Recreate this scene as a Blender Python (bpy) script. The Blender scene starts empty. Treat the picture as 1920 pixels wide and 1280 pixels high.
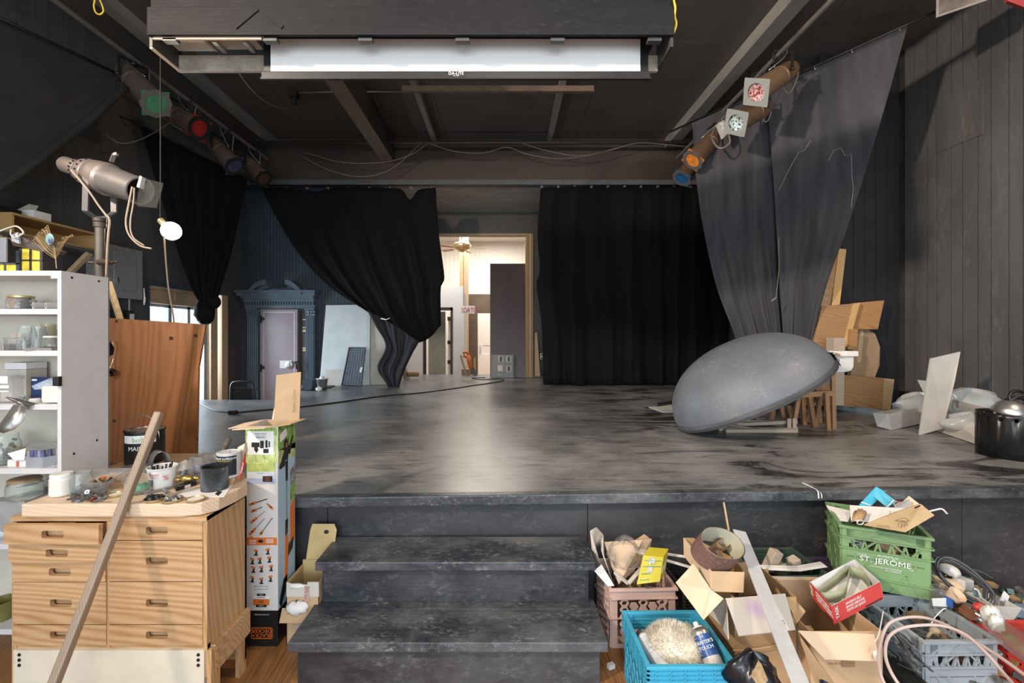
import bpy, bmesh, math, random
from mathutils import Vector as V, Matrix as M4
R = math.radians
random.seed(7)
scn = bpy.context.scene
COL = scn.collection
# ---------------------------------------------------------------- camera
FPX, CX, CY, CAMZ = 853.0, 945.0, 628.0, 1.48      # focal length in pixels, vanishing point, eye height
cam = bpy.data.cameras.new('camera'); cam_o = bpy.data.objects.new('camera', cam); COL.objects.link(cam_o)
cam_o.location = (0, 0, CAMZ); cam_o.rotation_euler = (R(90), 0, 0)
cam.sensor_fit = 'HORIZONTAL'; cam.sensor_width = 36; cam.lens = 36*FPX/1920
cam.shift_x = (960-CX)/1920; cam.shift_y = -(640-CY)/1920
cam.clip_start = .02; cam.clip_end = 200
scn.camera = cam_o
# ---------------------------------------------------------------- world, lights, exposure
scn.view_settings.view_transform = 'Standard'; scn.view_settings.look = 'None'
scn.view_settings.gamma = 1; scn.view_settings.use_curve_mapping = False
scn.view_settings.exposure = 0.06
scn.cycles.use_denoising = True
scn.cycles.max_bounces = 8; scn.cycles.transparent_max_bounces = 12
scn.cycles.sample_clamp_indirect = 6
w = bpy.data.worlds.new('sky'); scn.world = w; w.use_nodes = True
bg = w.node_tree.nodes['Background']; bg.inputs[0].default_value = (.80, .91, 1, 1); bg.inputs[1].default_value = 1.45
def lamp(name, kind, loc, power, color, target=None, size=.2, size_y=None, spread=180):
    l = bpy.data.lights.new(name, kind); l.energy = power; l.color = color
    o = bpy.data.objects.new(name, l); COL.objects.link(o); o.location = loc
    if kind == 'AREA':
        l.size = size; l.spread = R(spread)
        if size_y: l.shape = 'RECTANGLE'; l.size_y = size_y
    else: l.shadow_soft_size = size
    if target is not None: o.rotation_euler = (V(target)-V(loc)).to_track_quat('-Z', 'Y').to_euler()
    return o
lamp('left_flood', 'AREA', (-4.3, -.9, 4.3), 190, (1, .83, .66), (4.6, 5.4, 2.9), .3, None, 90)
lamp('right_flood', 'AREA', (3.9, 1.6, 4.3), 80, (1, .80, .60), (.5, 3.2, .6), .25)
lamp('front_ceiling_lamp', 'AREA', (.2, -.8, 4.3), 45, (1, .86, .70), (.2, 2.5, .8), .8)
lamp('back_room_light', 'AREA', (-.6, 13.6, 4.65), 260, (1, .93, .82), (-.6, 13.6, 0), 2.2)
lamp('back_room_light', 'AREA', (-1.6, 10.1, 4.6), 130, (1, .95, .88), (-1.6, 11.0, 1.2), 1.0)  # added fill light, brightens the partition's front; no fixture here
lamp('rear_window_daylight', 'AREA', (0, -4.4, 1.75), 230, (.84, .93, 1), (0, 4, 1.6), 5.0, 2.0)
lamp('window_daylight', 'AREA', (-5.3, 6.7, 1.5), 260, (.74, .87, 1), (0, 6.6, .6), 1.3, 1.6)
# ---------------------------------------------------------------- projection helpers: where a thing stands, from its place in the view
def P(px, py, y): return V(((px-CX)/FPX*y, y, CAMZ-(py-CY)/FPX*y))
def G(px, py, z): return P(px, py, FPX*(CAMZ-z)/(py-CY))
# ---------------------------------------------------------------- mesh builder
class MB:
    def __init__(s): s.v = []; s.f = []; s.m = []; s.mi = 0
    def add(s, vs, fs):
        b = len(s.v); s.v += [V(x) for x in vs]; s.f += [[b+i for i in q] for q in fs]; s.m += [s.mi]*len(fs); return s
    def box(s, x0, x1, y0, y1, z0, z1):
        return s.add([(x, y, z) for x in (x0, x1) for y in (y0, y1) for z in (z0, z1)],
                     [(0,1,3,2),(4,6,7,5),(0,4,5,1),(2,3,7,6),(0,2,6,4),(1,5,7,3)])
    def obox(s, c, sx, sy, sz, rot=(0,0,0)):
        m = M4.Translation(V(c)) @ (M4.Rotation(rot[2],4,'Z') @ M4.Rotation(rot[1],4,'Y') @ M4.Rotation(rot[0],4,'X'))
        return s.add([m @ V((x*sx/2, y*sy/2, z*sz/2)) for x in (-1,1) for y in (-1,1) for z in (-1,1)],
                     [(0,1,3,2),(4,6,7,5),(0,4,5,1),(2,3,7,6),(0,2,6,4),(1,5,7,3)])
    def bar(s, p, q, w, h=None, up=(0,0,1)):
        p, q = V(p), V(q); h = h or w; d = (q-p).normalized(); a = d.cross(V(up))
        if a.length < 1e-3: a = d.cross(V((0,1,0)))
        a.normalize(); b = a.cross(d).normalized()
        vs = [e+a*(x*w/2)+b*(y*h/2) for e in (p, q) for x, y in ((-1,-1),(1,-1),(1,1),(-1,1))]
        return s.add(vs, [(0,1,2,3),(7,6,5,4),(0,4,5,1),(1,5,6,2),(2,6,7,3),(3,7,4,0)])
    def tube(s, pts, r, n=8, closed=False):
        pts = [V(p) for p in pts]; N = len(pts); base = len(s.v); prev = None
        for i, p in enumerate(pts):
            if closed: d = pts[(i+1)%N]-pts[i-1]
            else: d = pts[min(i+1,N-1)]-pts[max(i-1,0)]
            d = d.normalized() if d.length > 1e-9 else V((0,0,1))
            a = prev if prev is not None else (V((0,0,1)) if abs(d.z) < .9 else V((1,0,0)))
            a = a-d*a.dot(d)
            if a.length < 1e-6: a = V((1,0,0))-d*d.x
            a.normalize(); prev = a; b = d.cross(a); rr = r[i] if isinstance(r, (list, tuple)) else r
            for k in range(n):
                t = 2*math.pi*k/n; s.v.append(p+(a*math.cos(t)+b*math.sin(t))*rr)
        for i in range(N if closed else N-1):
            for k in range(n):
                i2 = (i+1)%N; k2 = (k+1)%n
                s.f.append([base+i*n+k, base+i*n+k2, base+i2*n+k2, base+i2*n+k]); s.m.append(s.mi)
        if not closed:
            s.f.append([base+k for k in range(n)][::-1]); s.f.append([base+(N-1)*n+k for k in range(n)]); s.m += [s.mi]*2
        return s
    def lathe(s, prof, o=(0,0,0), axis=(0,0,1), n=24, sx=1, sy=1):
        o = V(o); d = V(axis).normalized(); a = V((1,0,0)) if abs(d.x) < .9 else V((0,1,0)); a = (a-d*a.dot(d)).normalized(); b = d.cross(a)
        base = len(s.v)
        for r, t in prof:
            for k in range(n):
                q = 2*math.pi*k/n; s.v.append(o+d*t+(a*math.cos(q)*sx+b*math.sin(q)*sy)*max(r, 1e-5))
        for i in range(len(prof)-1):
            for k in range(n):
                k2 = (k+1)%n; s.f.append([base+i*n+k, base+i*n+k2, base+(i+1)*n+k2, base+(i+1)*n+k]); s.m.append(s.mi)
        return s
    def prism(s, poly, vec):
        poly = [V(p) for p in poly]; vec = V(vec); n = len(poly)
        nn = sum(((poly[i]-poly[0]).cross(poly[(i+1)%n]-poly[0]) for i in range(1, n-1)), V((0,0,0)))
        if nn.dot(vec) > 0: poly = poly[::-1]
        return s.add(poly+[p+vec for p in poly], [list(range(n)), list(range(2*n-1, n-1, -1))]+[[i, n+i, n+(i+1)%n, (i+1)%n] for i in range(n)])
    def sheet(s, poly, t=.003):
        poly = [V(p) for p in poly]; n = len(poly)
        nn = sum(((poly[i]-poly[0]).cross(poly[(i+1)%n]-poly[0]) for i in range(1, n-1)), V((0,0,0))).normalized()
        return s.prism([p-nn*t/2 for p in poly], nn*t)
    def grid(s, rows):
        b = len(s.v); nr, nc = len(rows), len(rows[0])
        for r in rows: s.v += [V(p) for p in r]
        for i in range(nr-1):
            for j in range(nc-1):
                s.f.append([b+i*nc+j, b+i*nc+j+1, b+(i+1)*nc+j+1, b+(i+1)*nc+j]); s.m.append(s.mi)
        return s
    def ball(s, c, rx, ry=None, rz=None, nu=14, nv=9, jit=0):
        ry = ry or rx; rz = rz or rx; c = V(c); rows = []
        for i in range(nv+1):
            t = math.pi*i/nv; rows.append([])
            for j in range(nu+1):
                q = 2*math.pi*(j%nu)/nu; k = 1+(math.sin(5*q+3*t+c.x*40)*math.sin(7*t+c.y*50))*jit
                rows[-1].append(c+V((rx*math.sin(t)*math.cos(q)*k, ry*math.sin(t)*math.sin(q)*k, rz*math.cos(t)*k)))
        return s.grid(rows)
WM = {}
def thing(name, label, cat, loc=(0,0,0), rz=0, group=None, rot=None):
    o = bpy.data.objects.new(name, None); COL.objects.link(o); o.empty_display_size = .05
    o.location = loc; o.rotation_euler = rot or (0, 0, rz)
    WM[o] = M4.Translation(V(loc)) @ o.rotation_euler.to_matrix().to_4x4()
    return tag(o, label, cat, group)
def tag(o, label=None, cat=None, group=None, kind=None):
    if label: o['label'] = label
    if cat: o['category'] = cat
    if group: o['group'] = group
    if kind: o['kind'] = kind
    return o
def obj(name, mb, mat, parent=None, local=False, smooth=False, bev=0, solid=0, weld=False, sub=0, label=None):
    me = bpy.data.meshes.new(name); vs = mb.v
    if parent is not None:
        inv = WM[parent].inverted()
        if not local: vs = [inv @ p for p in vs]
    o = bpy.data.objects.new(name, me); COL.objects.link(o)
    if parent is not None: o.parent = parent; WM[o] = WM[parent]
    else:
        lo = V((min(p.x for p in vs), min(p.y for p in vs), min(p.z for p in vs))); hi = V((max(p.x for p in vs), max(p.y for p in vs), max(p.z for p in vs)))
        c = V(((lo.x+hi.x)/2, (lo.y+hi.y)/2, lo.z)); vs = [p-c for p in vs]; o.location = c; WM[o] = M4.Translation(c)
    me.from_pydata([tuple(p) for p in vs], [], mb.f)
    for m in (mat if isinstance(mat, (list, tuple)) else [mat]): me.materials.append(m)
    if isinstance(mat, (list, tuple)): me.polygons.foreach_set('material_index', mb.m)
    if bev or weld:
        bm = bmesh.new(); bm.from_mesh(me)
        if weld: bmesh.ops.remove_doubles(bm, verts=bm.verts, dist=1e-4)
        bmesh.ops.recalc_face_normals(bm, faces=bm.faces)
        if bev:
            es = [e for e in bm.edges if len(e.link_faces) == 2 and e.calc_face_angle(0) > .6]
            bmesh.ops.bevel(bm, geom=es, offset=bev, segments=2, profile=.6, affect='EDGES', clamp_overlap=True)
        bm.to_mesh(me); bm.free()
    if smooth: me.polygons.foreach_set('use_smooth', [True]*len(me.polygons)); me.update()
    if smooth == 'auto': me.set_sharp_from_angle(angle=R(40))
    if solid: md = o.modifiers.new('solid', 'SOLIDIFY'); md.thickness = solid; md.offset = 0
    if sub: md = o.modifiers.new('sub', 'SUBSURF'); md.levels = md.render_levels = sub
    if label: o['label'] = label
    return o
def solo(name, mb, mat, label, cat, group=None, **k): return tag(obj(name, mb, mat, **k), label, cat, group)
def struct(name, mb, mat, **k):
    return tag(obj(name, mb, mat, **k), kind='structure')
def copy_tree(o, parent=None):
    c = o.copy(); COL.objects.link(c); WM[c] = WM[o]
    if parent is not None: c.parent = parent
    for ch in list(o.children): copy_tree(ch, c)
    return c
def resample(pts, n):
    pts = [V(p) for p in pts]; L = [0]
    for a, b in zip(pts, pts[1:]): L.append(L[-1]+(b-a).length)
    out = []; j = 0
    for i in range(n):
        t = L[-1]*i/(n-1)
        while j < len(L)-2 and L[j+1] < t: j += 1
        k = (t-L[j])/max(L[j+1]-L[j], 1e-9); out.append(pts[j].lerp(pts[j+1], k))
    return out
def spline(pts, n):
    pts = [V(p) for p in pts]; P_ = [pts[0]*2-pts[1]]+pts+[pts[-1]*2-pts[-2]]; out = []
    for i in range(1, len(P_)-2):
        a, b, c, d = P_[i-1:i+3]
        for k in range(n):
            t = k/n; out.append(.5*((2*b)+(c-a)*t+(2*a-5*b+4*c-d)*t*t+(3*b-a-3*c+d)*t**3))
    return out+[pts[-1]]
def coons(top, bottom, left, right, nu, nv, disp=None):
    T, B, L, Rr = resample(spline(top,6), nu), resample(spline(bottom,6), nu), resample(spline(left,6), nv), resample(spline(right,6), nv)
    rows = []
    for j in range(nv):
        v = j/(nv-1); rows.append([])
        for i in range(nu):
            u = i/(nu-1)
            p = T[i]*(1-v)+B[i]*v+L[j]*(1-u)+Rr[j]*u-((T[0]*(1-u)+T[-1]*u)*(1-v)+(B[0]*(1-u)+B[-1]*u)*v)
            if disp: p = p+disp(u, v)
            rows[-1].append(p)
    return rows
# ---------------------------------------------------------------- materials
MC = {}
def _nt(name):
    m = bpy.data.materials.new(name); m.use_nodes = True; nt = m.node_tree
    return m, nt, nt.nodes['Principled BSDF']
def _n(nt, t, **k):
    n = nt.nodes.new(t)
    for a, b in k.items():
        if a.startswith('i_'): n.inputs[a[2:].replace('_', ' ')].default_value = b
        else: setattr(n, a, b)
    return n
def c4(c): return (c[0], c[1], c[2], 1)
def srgb(h):
    h = h.lstrip('#'); f = lambda x: x/12.92 if x <= .04045 else ((x+.055)/1.055)**2.4
    return tuple(f(int(h[i:i+2], 16)/255) for i in (0, 2, 4))
def coord(nt, scale=(1,1,1), kind='Object'):
    tc = _n(nt, 'ShaderNodeTexCoord'); mp = _n(nt, 'ShaderNodeMapping'); mp.inputs['Scale'].default_value = scale
    nt.links.new(tc.outputs[kind], mp.inputs['Vector']); return mp.outputs['Vector']
def ramp(nt, src, stops):
    r = _n(nt, 'ShaderNodeValToRGB'); e = r.color_ramp.elements
    while len(e) < len(stops): e.new(.5)
    for x, (p, c) in zip(e, stops): x.position = p; x.color = c4(c) if len(c) == 3 else c
    nt.links.new(src, r.inputs[0]); return r.outputs[0]
def mix(nt, f, a, b, mode='MIX'):
    m = _n(nt, 'ShaderNodeMix', data_type='RGBA', blend_type=mode)
    for s, x in ((0, f), (6, a), (7, b)):
        if hasattr(x, 'is_output'): nt.links.new(x, m.inputs[s])
        else: m.inputs[s].default_value = x if s == 0 else c4(x)
    return m.outputs[2]
def bump(nt, b, src, strength, dist=.002):
    n = _n(nt, 'ShaderNodeBump'); n.inputs['Strength'].default_value = strength; n.inputs['Distance'].default_value = dist
    nt.links.new(src, n.inputs['Height']); nt.links.new(n.outputs[0], b.inputs['Normal'])
def plain(name, col, rough=.55, metal=0, var=.12, vs=14, bmp=0, stretch=(1,1,1), emit=0, trans=0, alpha=1, spec=None, ior=None, sheen=0):
    if name in MC: return MC[name]
    m, nt, b = _nt(name); col = srgb(col) if isinstance(col, str) else col
    b.inputs['Roughness'].default_value = rough; b.inputs['Metallic'].default_value = metal
    no = _n(nt, 'ShaderNodeTexNoise'); no.inputs['Scale'].default_value = vs; no.inputs['Detail'].default_value = 5
    nt.links.new(coord(nt, stretch), no.inputs['Vector'])
    lo = tuple(c*(1-var) for c in col); hi = tuple(min(1, c*(1+var)) for c in col)
    cc = ramp(nt, no.outputs['Fac'], [(.3, lo), (.7, hi)]); nt.links.new(cc, b.inputs['Base Color'])
    if bmp: bump(nt, b, no.outputs['Fac'], bmp)
    if emit: nt.links.new(cc, b.inputs['Emission Color']); b.inputs['Emission Strength'].default_value = emit
    if trans: b.inputs['Transmission Weight'].default_value = trans
    if alpha < 1: b.inputs['Alpha'].default_value = alpha
    if spec is not None: b.inputs['Specular IOR Level'].default_value = spec
    if ior: b.inputs['IOR'].default_value = ior
    if sheen: b.inputs['Sheen Weight'].default_value = sheen; b.inputs['Sheen Roughness'].default_value = .5
    MC[name] = m; return m
def wood(name, c1, c2, axis='x', scale=1., rough=.5, fine=1., dist=3., bmp=.15):
    """grain runs along axis; bands across it, bent by noise"""
    if name in MC: return MC[name]
    m, nt, b = _nt(name); c1 = srgb(c1) if isinstance(c1, str) else c1; c2 = srgb(c2) if isinstance(c2, str) else c2
    b.inputs['Roughness'].default_value = rough
    sc = [1.0]*3; sc['xyz'.index(axis)] = .10
    vec = coord(nt, tuple(sc))
    wv = _n(nt, 'ShaderNodeTexWave', wave_type='BANDS', bands_direction='DIAGONAL'); nt.links.new(vec, wv.inputs['Vector'])
    wv.inputs['Scale'].default_value = 22*scale; wv.inputs['Distortion'].default_value = 15*dist; wv.inputs['Detail'].default_value = 3; wv.inputs['Detail Scale'].default_value = .13; wv.inputs['Detail Roughness'].default_value = .45
    n2 = _n(nt, 'ShaderNodeTexNoise'); n2.inputs['Scale'].default_value = 70*fine; n2.inputs['Detail'].default_value = 3; nt.links.new(vec, n2.inputs['Vector'])
    n3 = _n(nt, 'ShaderNodeTexNoise'); n3.inputs['Scale'].default_value = 5; n3.inputs['Detail'].default_value = 2; nt.links.new(vec, n3.inputs['Vector'])
    ad = _n(nt, 'ShaderNodeMath', operation='MULTIPLY_ADD'); nt.links.new(wv.outputs['Fac'], ad.inputs[0]); ad.inputs[1].default_value = .34
    a3 = _n(nt, 'ShaderNodeMath', operation='MULTIPLY_ADD'); nt.links.new(n2.outputs['Fac'], a3.inputs[0]); a3.inputs[1].default_value = .35
    a4 = _n(nt, 'ShaderNodeMath', operation='MULTIPLY'); nt.links.new(n3.outputs['Fac'], a4.inputs[0]); a4.inputs[1].default_value = .35
    nt.links.new(a4.outputs[0], a3.inputs[2]); nt.links.new(a3.outputs[0], ad.inputs[2])
    cc = ramp(nt, ad.outputs[0], [(.32, c1), (.58, tuple(a*.62+b*.38 for a, b in zip(c1, c2))), (.82, c2)]); nt.links.new(cc, b.inputs['Base Color'])
    bump(nt, b, ad.outputs[0], bmp, .001)
    MC[name] = m; return m
def scuffed(name, base, dust, amount=.5, rough=.45, scale=1., stretch=(1,1,1), grain=0, streak=.0):
    """worn paint: base colour, cloudy dust, small chips and scratches"""
    if name in MC: return MC[name]
    m, nt, b = _nt(name); base = srgb(base) if isinstance(base, str) else base; dust = srgb(dust) if isinstance(dust, str) else dust
    vec = coord(nt, tuple(s*scale for s in stretch))
    n1 = _n(nt, 'ShaderNodeTexNoise'); n1.inputs['Scale'].default_value = 1.6; n1.inputs['Detail'].default_value = 9; n1.inputs['Roughness'].default_value = .68; nt.links.new(vec, n1.inputs['Vector'])
    f1 = ramp(nt, n1.outputs['Fac'], [(.40, (0,0,0)), (.62, (amount,)*3)])
    c = mix(nt, f1, base, dust)
    n2 = _n(nt, 'ShaderNodeTexNoise'); n2.inputs['Scale'].default_value = 26; n2.inputs['Detail'].default_value = 9; n2.inputs['Roughness'].default_value = .82; n2.inputs['Distortion'].default_value = .6; nt.links.new(vec, n2.inputs['Vector'])
    n5 = _n(nt, 'ShaderNodeTexNoise'); n5.inputs['Scale'].default_value = 4.5; n5.inputs['Detail'].default_value = 4; nt.links.new(vec, n5.inputs['Vector'])
    f2 = ramp(nt, n2.outputs['Fac'], [(.515, (0,0,0)), (.64, (min(1, amount*1.5),)*3)]); f5 = ramp(nt, n5.outputs['Fac'], [(.42, (.12,.12,.12)), (.62, (1,1,1))])
    fm = mix(nt, 1.0, f2, f5, 'MULTIPLY')
    c = mix(nt, fm, c, tuple(min(1, d*1.4) for d in dust))
    if grain:
        g = _n(nt, 'ShaderNodeTexNoise'); g.inputs['Scale'].default_value = 40; g.inputs['Detail'].default_value = 3
        v2 = coord(nt, (.12, 1, 1.6) if grain == 'x' else (1, 1, .08)); nt.links.new(v2, g.inputs['Vector'])
        bump(nt, b, g.outputs['Fac'], .35, .003)
    else: bump(nt, b, n2.outputs['Fac'], .12, .002)
    nt.links.new(c, b.inputs['Base Color'])
    rr = ramp(nt, n1.outputs['Fac'], [(.3, (rough*.8,)*3), (.7, (min(1, rough*1.3),)*3)]); nt.links.new(rr, b.inputs['Roughness'])
    MC[name] = m; return m
def glass(name, col=(.95,.98,.97), rough=.03, alpha=1):
    if name in MC: return MC[name]
    m, nt, b = _nt(name); b.inputs['Base Color'].default_value = c4(col); b.inputs['Roughness'].default_value = rough
    b.inputs['Transmission Weight'].default_value = .92; b.inputs['IOR'].default_value = 1.3; b.inputs['Alpha'].default_value = alpha
    MC[name] = m; return m
def text(s, o, xd, yd, size, mat, parent, name='lettering', align='LEFT', t=.0006, stretch=1, label=None):
    cu = bpy.data.curves.new('t', 'FONT'); cu.body = s; cu.size = size; cu.align_x = align; cu.extrude = t/2; cu.resolution_u = 2
    tmp = bpy.data.objects.new('t', cu); me0 = tmp.to_mesh(); mb = MB()
    xd, yd = V(xd).normalized(), V(yd).normalized(); zd = xd.cross(yd).normalized(); o = V(o)
    mb.v = [o+xd*(p.co.x*stretch)+yd*p.co.y+zd*(p.co.z+t*.5) for p in me0.vertices]; mb.f = [list(p.vertices) for p in me0.polygons]; mb.m = [0]*len(mb.f)
    tmp.to_mesh_clear(); bpy.data.objects.remove(tmp); bpy.data.curves.remove(cu)
    return obj(name, mb, mat, parent, label=label)
def thin_glass():
    m = bpy.data.materials.new('thin_pane'); m.use_nodes = True; nt = m.node_tree; nt.nodes.clear()
    o = _n(nt, 'ShaderNodeOutputMaterial'); mx = _n(nt, 'ShaderNodeMixShader'); t = _n(nt, 'ShaderNodeBsdfTransparent'); g = _n(nt, 'ShaderNodeBsdfGlossy'); g.inputs['Roughness'].default_value = .03
    mx.inputs[0].default_value = .07; nt.links.new(t.outputs[0], mx.inputs[1]); nt.links.new(g.outputs[0], mx.inputs[2]); nt.links.new(mx.outputs[0], o.inputs['Surface']); return m
PANE = thin_glass()
# the palette
BLK = scuffed('black_paint', (.026,.024,.024), (.10,.095,.093), .3, .42, 1.2)
BLKW = scuffed('black_board_paint', (.066,.064,.066), (.14,.137,.137), .28, .5, 1., (1,1,.25), 'z')
CEILP = scuffed('black_ceiling_paint', (.078,.067,.060), (.13,.115,.105), .3, .45, .8)
STAIR = scuffed('black_stair_paint', (.024,.028,.036), (.24,.25,.26), .42, .42, 2.2, (.6,1,1), 'x')
FACE = scuffed('stage_face_paint', (.021,.022,.026), (.10,.10,.108), .35, .5, 1.5, (.5,1,1))
NAVY = plain('blue_black_paint', (.040,.054,.072), .45, 0, .15, 6)
CLOTH = plain('black_velvet', (.0035,.0032,.0034), .9, 0, .2, 5, 0, (3,3,.4), spec=.2)
CLOTHG = plain('dusty_black_cloth', (.034,.034,.040), .9, 0, .4, 2.2, 0, (3,3,.35), sheen=.15)
STEELD = plain('dark_painted_steel', (.03,.028,.027), .4, .5)
PIPE = plain('grey_pipe', (.23,.21,.20), .42, .6)
BRONZE = plain('bronze_can', (.17,.105,.062), .35, .35, .1)
BLACKPL = plain('black_plastic', (.012,.012,.013), .4)
SILVER = plain('brushed_silver', (.55,.54,.53), .32, .9)
ALU = plain('aluminium', (.62,.63,.65), .4, .25, .08, 20)
WHITE = plain('white_laminate', (.61,.59,.60), .5, 0, .04)
WHITEP = plain('white_plastic', (.70,.68,.66), .42, 0, .04)
CREAM = plain('cream_back_panel', (.58,.54,.46), .6, 0, .04)
PAPER = plain('white_paper', (.72,.71,.70), .7, 0, .05)
KRAFT = plain('kraft_card', (.50,.34,.20), .75, 0, .08, 9)
KRAFTL = plain('pale_kraft_card', (.68,.51,.36), .75, 0, .07, 9)
KRAFTD = plain('brown_kraft_card', (.40,.25,.125), .75, 0, .1, 9)
GREYC = plain('grey_card', (.55,.51,.46), .75, 0, .06, 9)
RED = plain('red_plastic', (.50,.045,.035), .4, 0, .08)
CABLE = plain('black_cable', (.012,.012,.013), .5)
CABLEG = plain('grey_cable', (.16,.14,.13), .5)
GLASS = glass('clear_glass')
CLEARP = glass('clear_plastic', (.9,.92,.95), .12, .55)
PINE = wood('pine_drawer', (.53,.335,.18), (.34,.175,.07), 'x', 1.1, .45)
PINEZ = wood('pine_side', (.52,.325,.17), (.36,.19,.08), 'z', 1.0, .45)
PLYO = wood('orange_plywood', (.34,.135,.045), (.215,.075,.02), 'z', .5, .4, .6, 6)
BUTCH = wood('butcher_block', (.66,.50,.36), (.56,.40,.27), 'x', 1.6, .5, 1.4, 1.5)
OAKX = wood('lumber_x', (.34,.20,.095), (.22,.115,.048), 'x', 1.2, .6)
OAKZ = wood('lumber_z', (.38,.235,.115), (.25,.135,.058), 'z', 1.2, .6)
STICK = wood('weathered_stick', (.29,.215,.155), (.20,.14,.10), 'z', 3, .5, 1, 1)
FLOORW = wood('floor_plank', (.38,.17,.06), (.22,.088,.03), 'y', 1.3, .35)
GREYW = wood('greyed_wood', (.46,.38,.30), (.33,.26,.20), 'x', 2, .6)
BEAMW = wood('unpainted_beam', (.21,.155,.115), (.13,.09,.065), 'y', 1.2, .55)
ORANGE = plain('orange_print', (.62,.16,.03), .5, 0, .03)
INK = plain('black_ink', (.01,.01,.01), .6, 0, .02)
WINK = plain('white_ink', (.75,.75,.74), .6, 0, .02)
# ================================================================ the room
XL, XR, ZC, ZS, YB = -4.65, 4.80, 4.90, .62, 8.05
def boards(wall, edges, make, mat, name='board'):
    for a, b in zip(edges, edges[1:]):
        mb = MB(); make(mb, a, b); obj(name, mb, mat, wall)
# floor with its planks
fl = struct('floor', MB().box(-7, 7, -2, 18, -.12, -.012), FLOORW)
x = -1.62
while x < 2.7:
    wd = .068+random.uniform(-.003, .003)
    obj('plank', MB().box(x, x+wd-.002, .9, 2.62, -.0115, random.uniform(-.001, .0005)), FLOORW, fl); x += wd
# right wall of vertical boards
wr = struct('wall_right', MB().box(XR+.02, XR+.15, -1.6, 5.6, 0, ZC), BLK)
ed = [5.445, 5.31, 5.15, 5.036, 4.877, 4.755, 4.603, 4.48, 4.32, 4.2]
while ed[-1] > 2.6: ed.append(ed[-1]-random.uniform(.12, .17))
ed.append(-1.6)
def mk(mb, a, b):
    k = random.uniform(0, .004); mb.box(XR-k-.004, XR+.02, b+.0045, a-.0045, 0, ZC)
boards(wr, ed, mk, BLKW)
obj('panel', MB().box(XR-.016, XR-.004, 4.55, 5.03, 3.49, 4.05), BLKW, wr, bev=.002)
# return wall behind the lumber and the side wall of the deep stage
w2 = struct('wall_right_return', MB().box(3.84, XR+.15, 5.56, 5.70, ZS, ZC), BLK)
ed = [3.84+.137*i for i in range(8)]; ed[-1] = XR
def mk(mb, a, b): mb.box(a+.002, b-.002, 5.54-random.uniform(0, .003), 5.56, ZS, ZC)
boards(w2, ed, mk, plain('shaded_board', (.012,.013,.017), .5, 0, .2, 5))  # boards coloured darker to stand for the shadow on this wall
struct('wall_right_deep', MB().box(3.84, 3.98, 5.70, 9.6, ZS, ZC), BLK)
# left wall with the window opening (window: y 5.95..7.42, z .5..2.13)
wl = struct('wall_left', MB().box(XL-.15, XL-.02, -1.6, 5.95, 0, ZC).box(XL-.15, XL-.02, 7.42, 9.6, 0, ZC).box(XL-.15, XL-.02, 5.95, 7.42, 2.13, ZC).box(XL-.15, XL-.02, 5.95, 7.42, 0, .35), BLK)
y = -1.6; ed = [-1.6, 2.0]
while ed[-1] < 8.0: ed.append(ed[-1]+random.uniform(.13, .16))
ed[-1] = YB
for a, b in zip(ed, ed[1:]):
    mb = MB(); k = random.uniform(0, .003)
    if b > 5.95 and a < 7.42: mb.box(XL-.02, XL+k, a+.002, b-.002, 2.20, ZC).box(XL-.02, XL+k, a+.002, b-.002, 0, .35)
    else: mb.box(XL-.02, XL+k, a+.002, b-.002, 0, ZC)
    obj('board', mb, BLKW, wl)
# window in the left wall
UNP = wood('unpainted_jamb', (.50,.37,.23), (.36,.25,.14), 'z', 1.5, .6)
UNPY = wood('unpainted_header', (.42,.31,.20), (.30,.21,.12), 'y', 1.5, .6)
wi = struct('window_1', MB().box(XL-.16, XL+.02, 5.90, 5.95, .35, 2.2).box(XL-.16, XL+.02, 5.95, 7.30, 2.13, 2.2), NAVY)
obj('header', MB().box(XL-.10, XL+.0, 5.95, 7.30, 1.93, 2.12).box(XL-.03, XL+.01, 6.42, 6.46, 1.95, 2.10).box(XL-.03, XL+.01, 6.88, 6.92, 1.95, 2.10), UNPY, wi)
obj('header_rail', MB().box(XL-.10, XL+.03, 5.95, 7.30, 1.90, 1.935), UNPY, wi)
obj('header_rail', MB().box(XL-.10, XL+.03, 5.95, 7.30, 2.09, 2.125), UNPY, wi)
obj('jamb', MB().box(XL-.12, XL+.03, 7.17, 7.34, .35, 2.1), UNP, wi)
obj('jamb', MB().box(XL-.12, XL+.05, 7.42, 7.58, .35, 2.13), UNP, wi)
obj('frame', MB().box(XL-.10, XL-.04, 5.95, 6.01, .4, 1.9).box(XL-.10, XL-.04, 6.36, 6.42, .4, 1.9).box(XL-.10, XL-.04, 6.74, 6.80, .4, 1.9).box(XL-.10, XL-.04, 7.11, 7.17, .4, 1.9).box(XL-.10, XL-.04, 5.95, 7.17, .36, .44).box(XL-.10, XL-.04, 5.95, 7.17, 1.86, 1.9), plain('grey_blue_frame', (.30,.36,.40), .5), wi)
for a, b in ((6.01, 6.36), (6.42, 6.74), (6.80, 7.11)): obj('pane', MB().box(XL-.075, XL-.069, a, b, .44, 1.86), PANE, wi)
# safe wall (left part of the back wall)
wb = struct('wall_back_left', MB().box(XL-.15, -2.15, YB+.02, YB+.16, 0, ZC), NAVY)
mb = MB(); x = XL
while x < -2.2:
    mb.box(x+.003, x+.055, YB-.006, YB+.02, 0, ZC); x += .057
tag(obj('boards', mb, NAVY, wb), kind='stuff')
struct('wall_back_jog', MB().box(-2.25, -2.15, YB+.16, 9.40, ZS, ZC), BLK)
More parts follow.
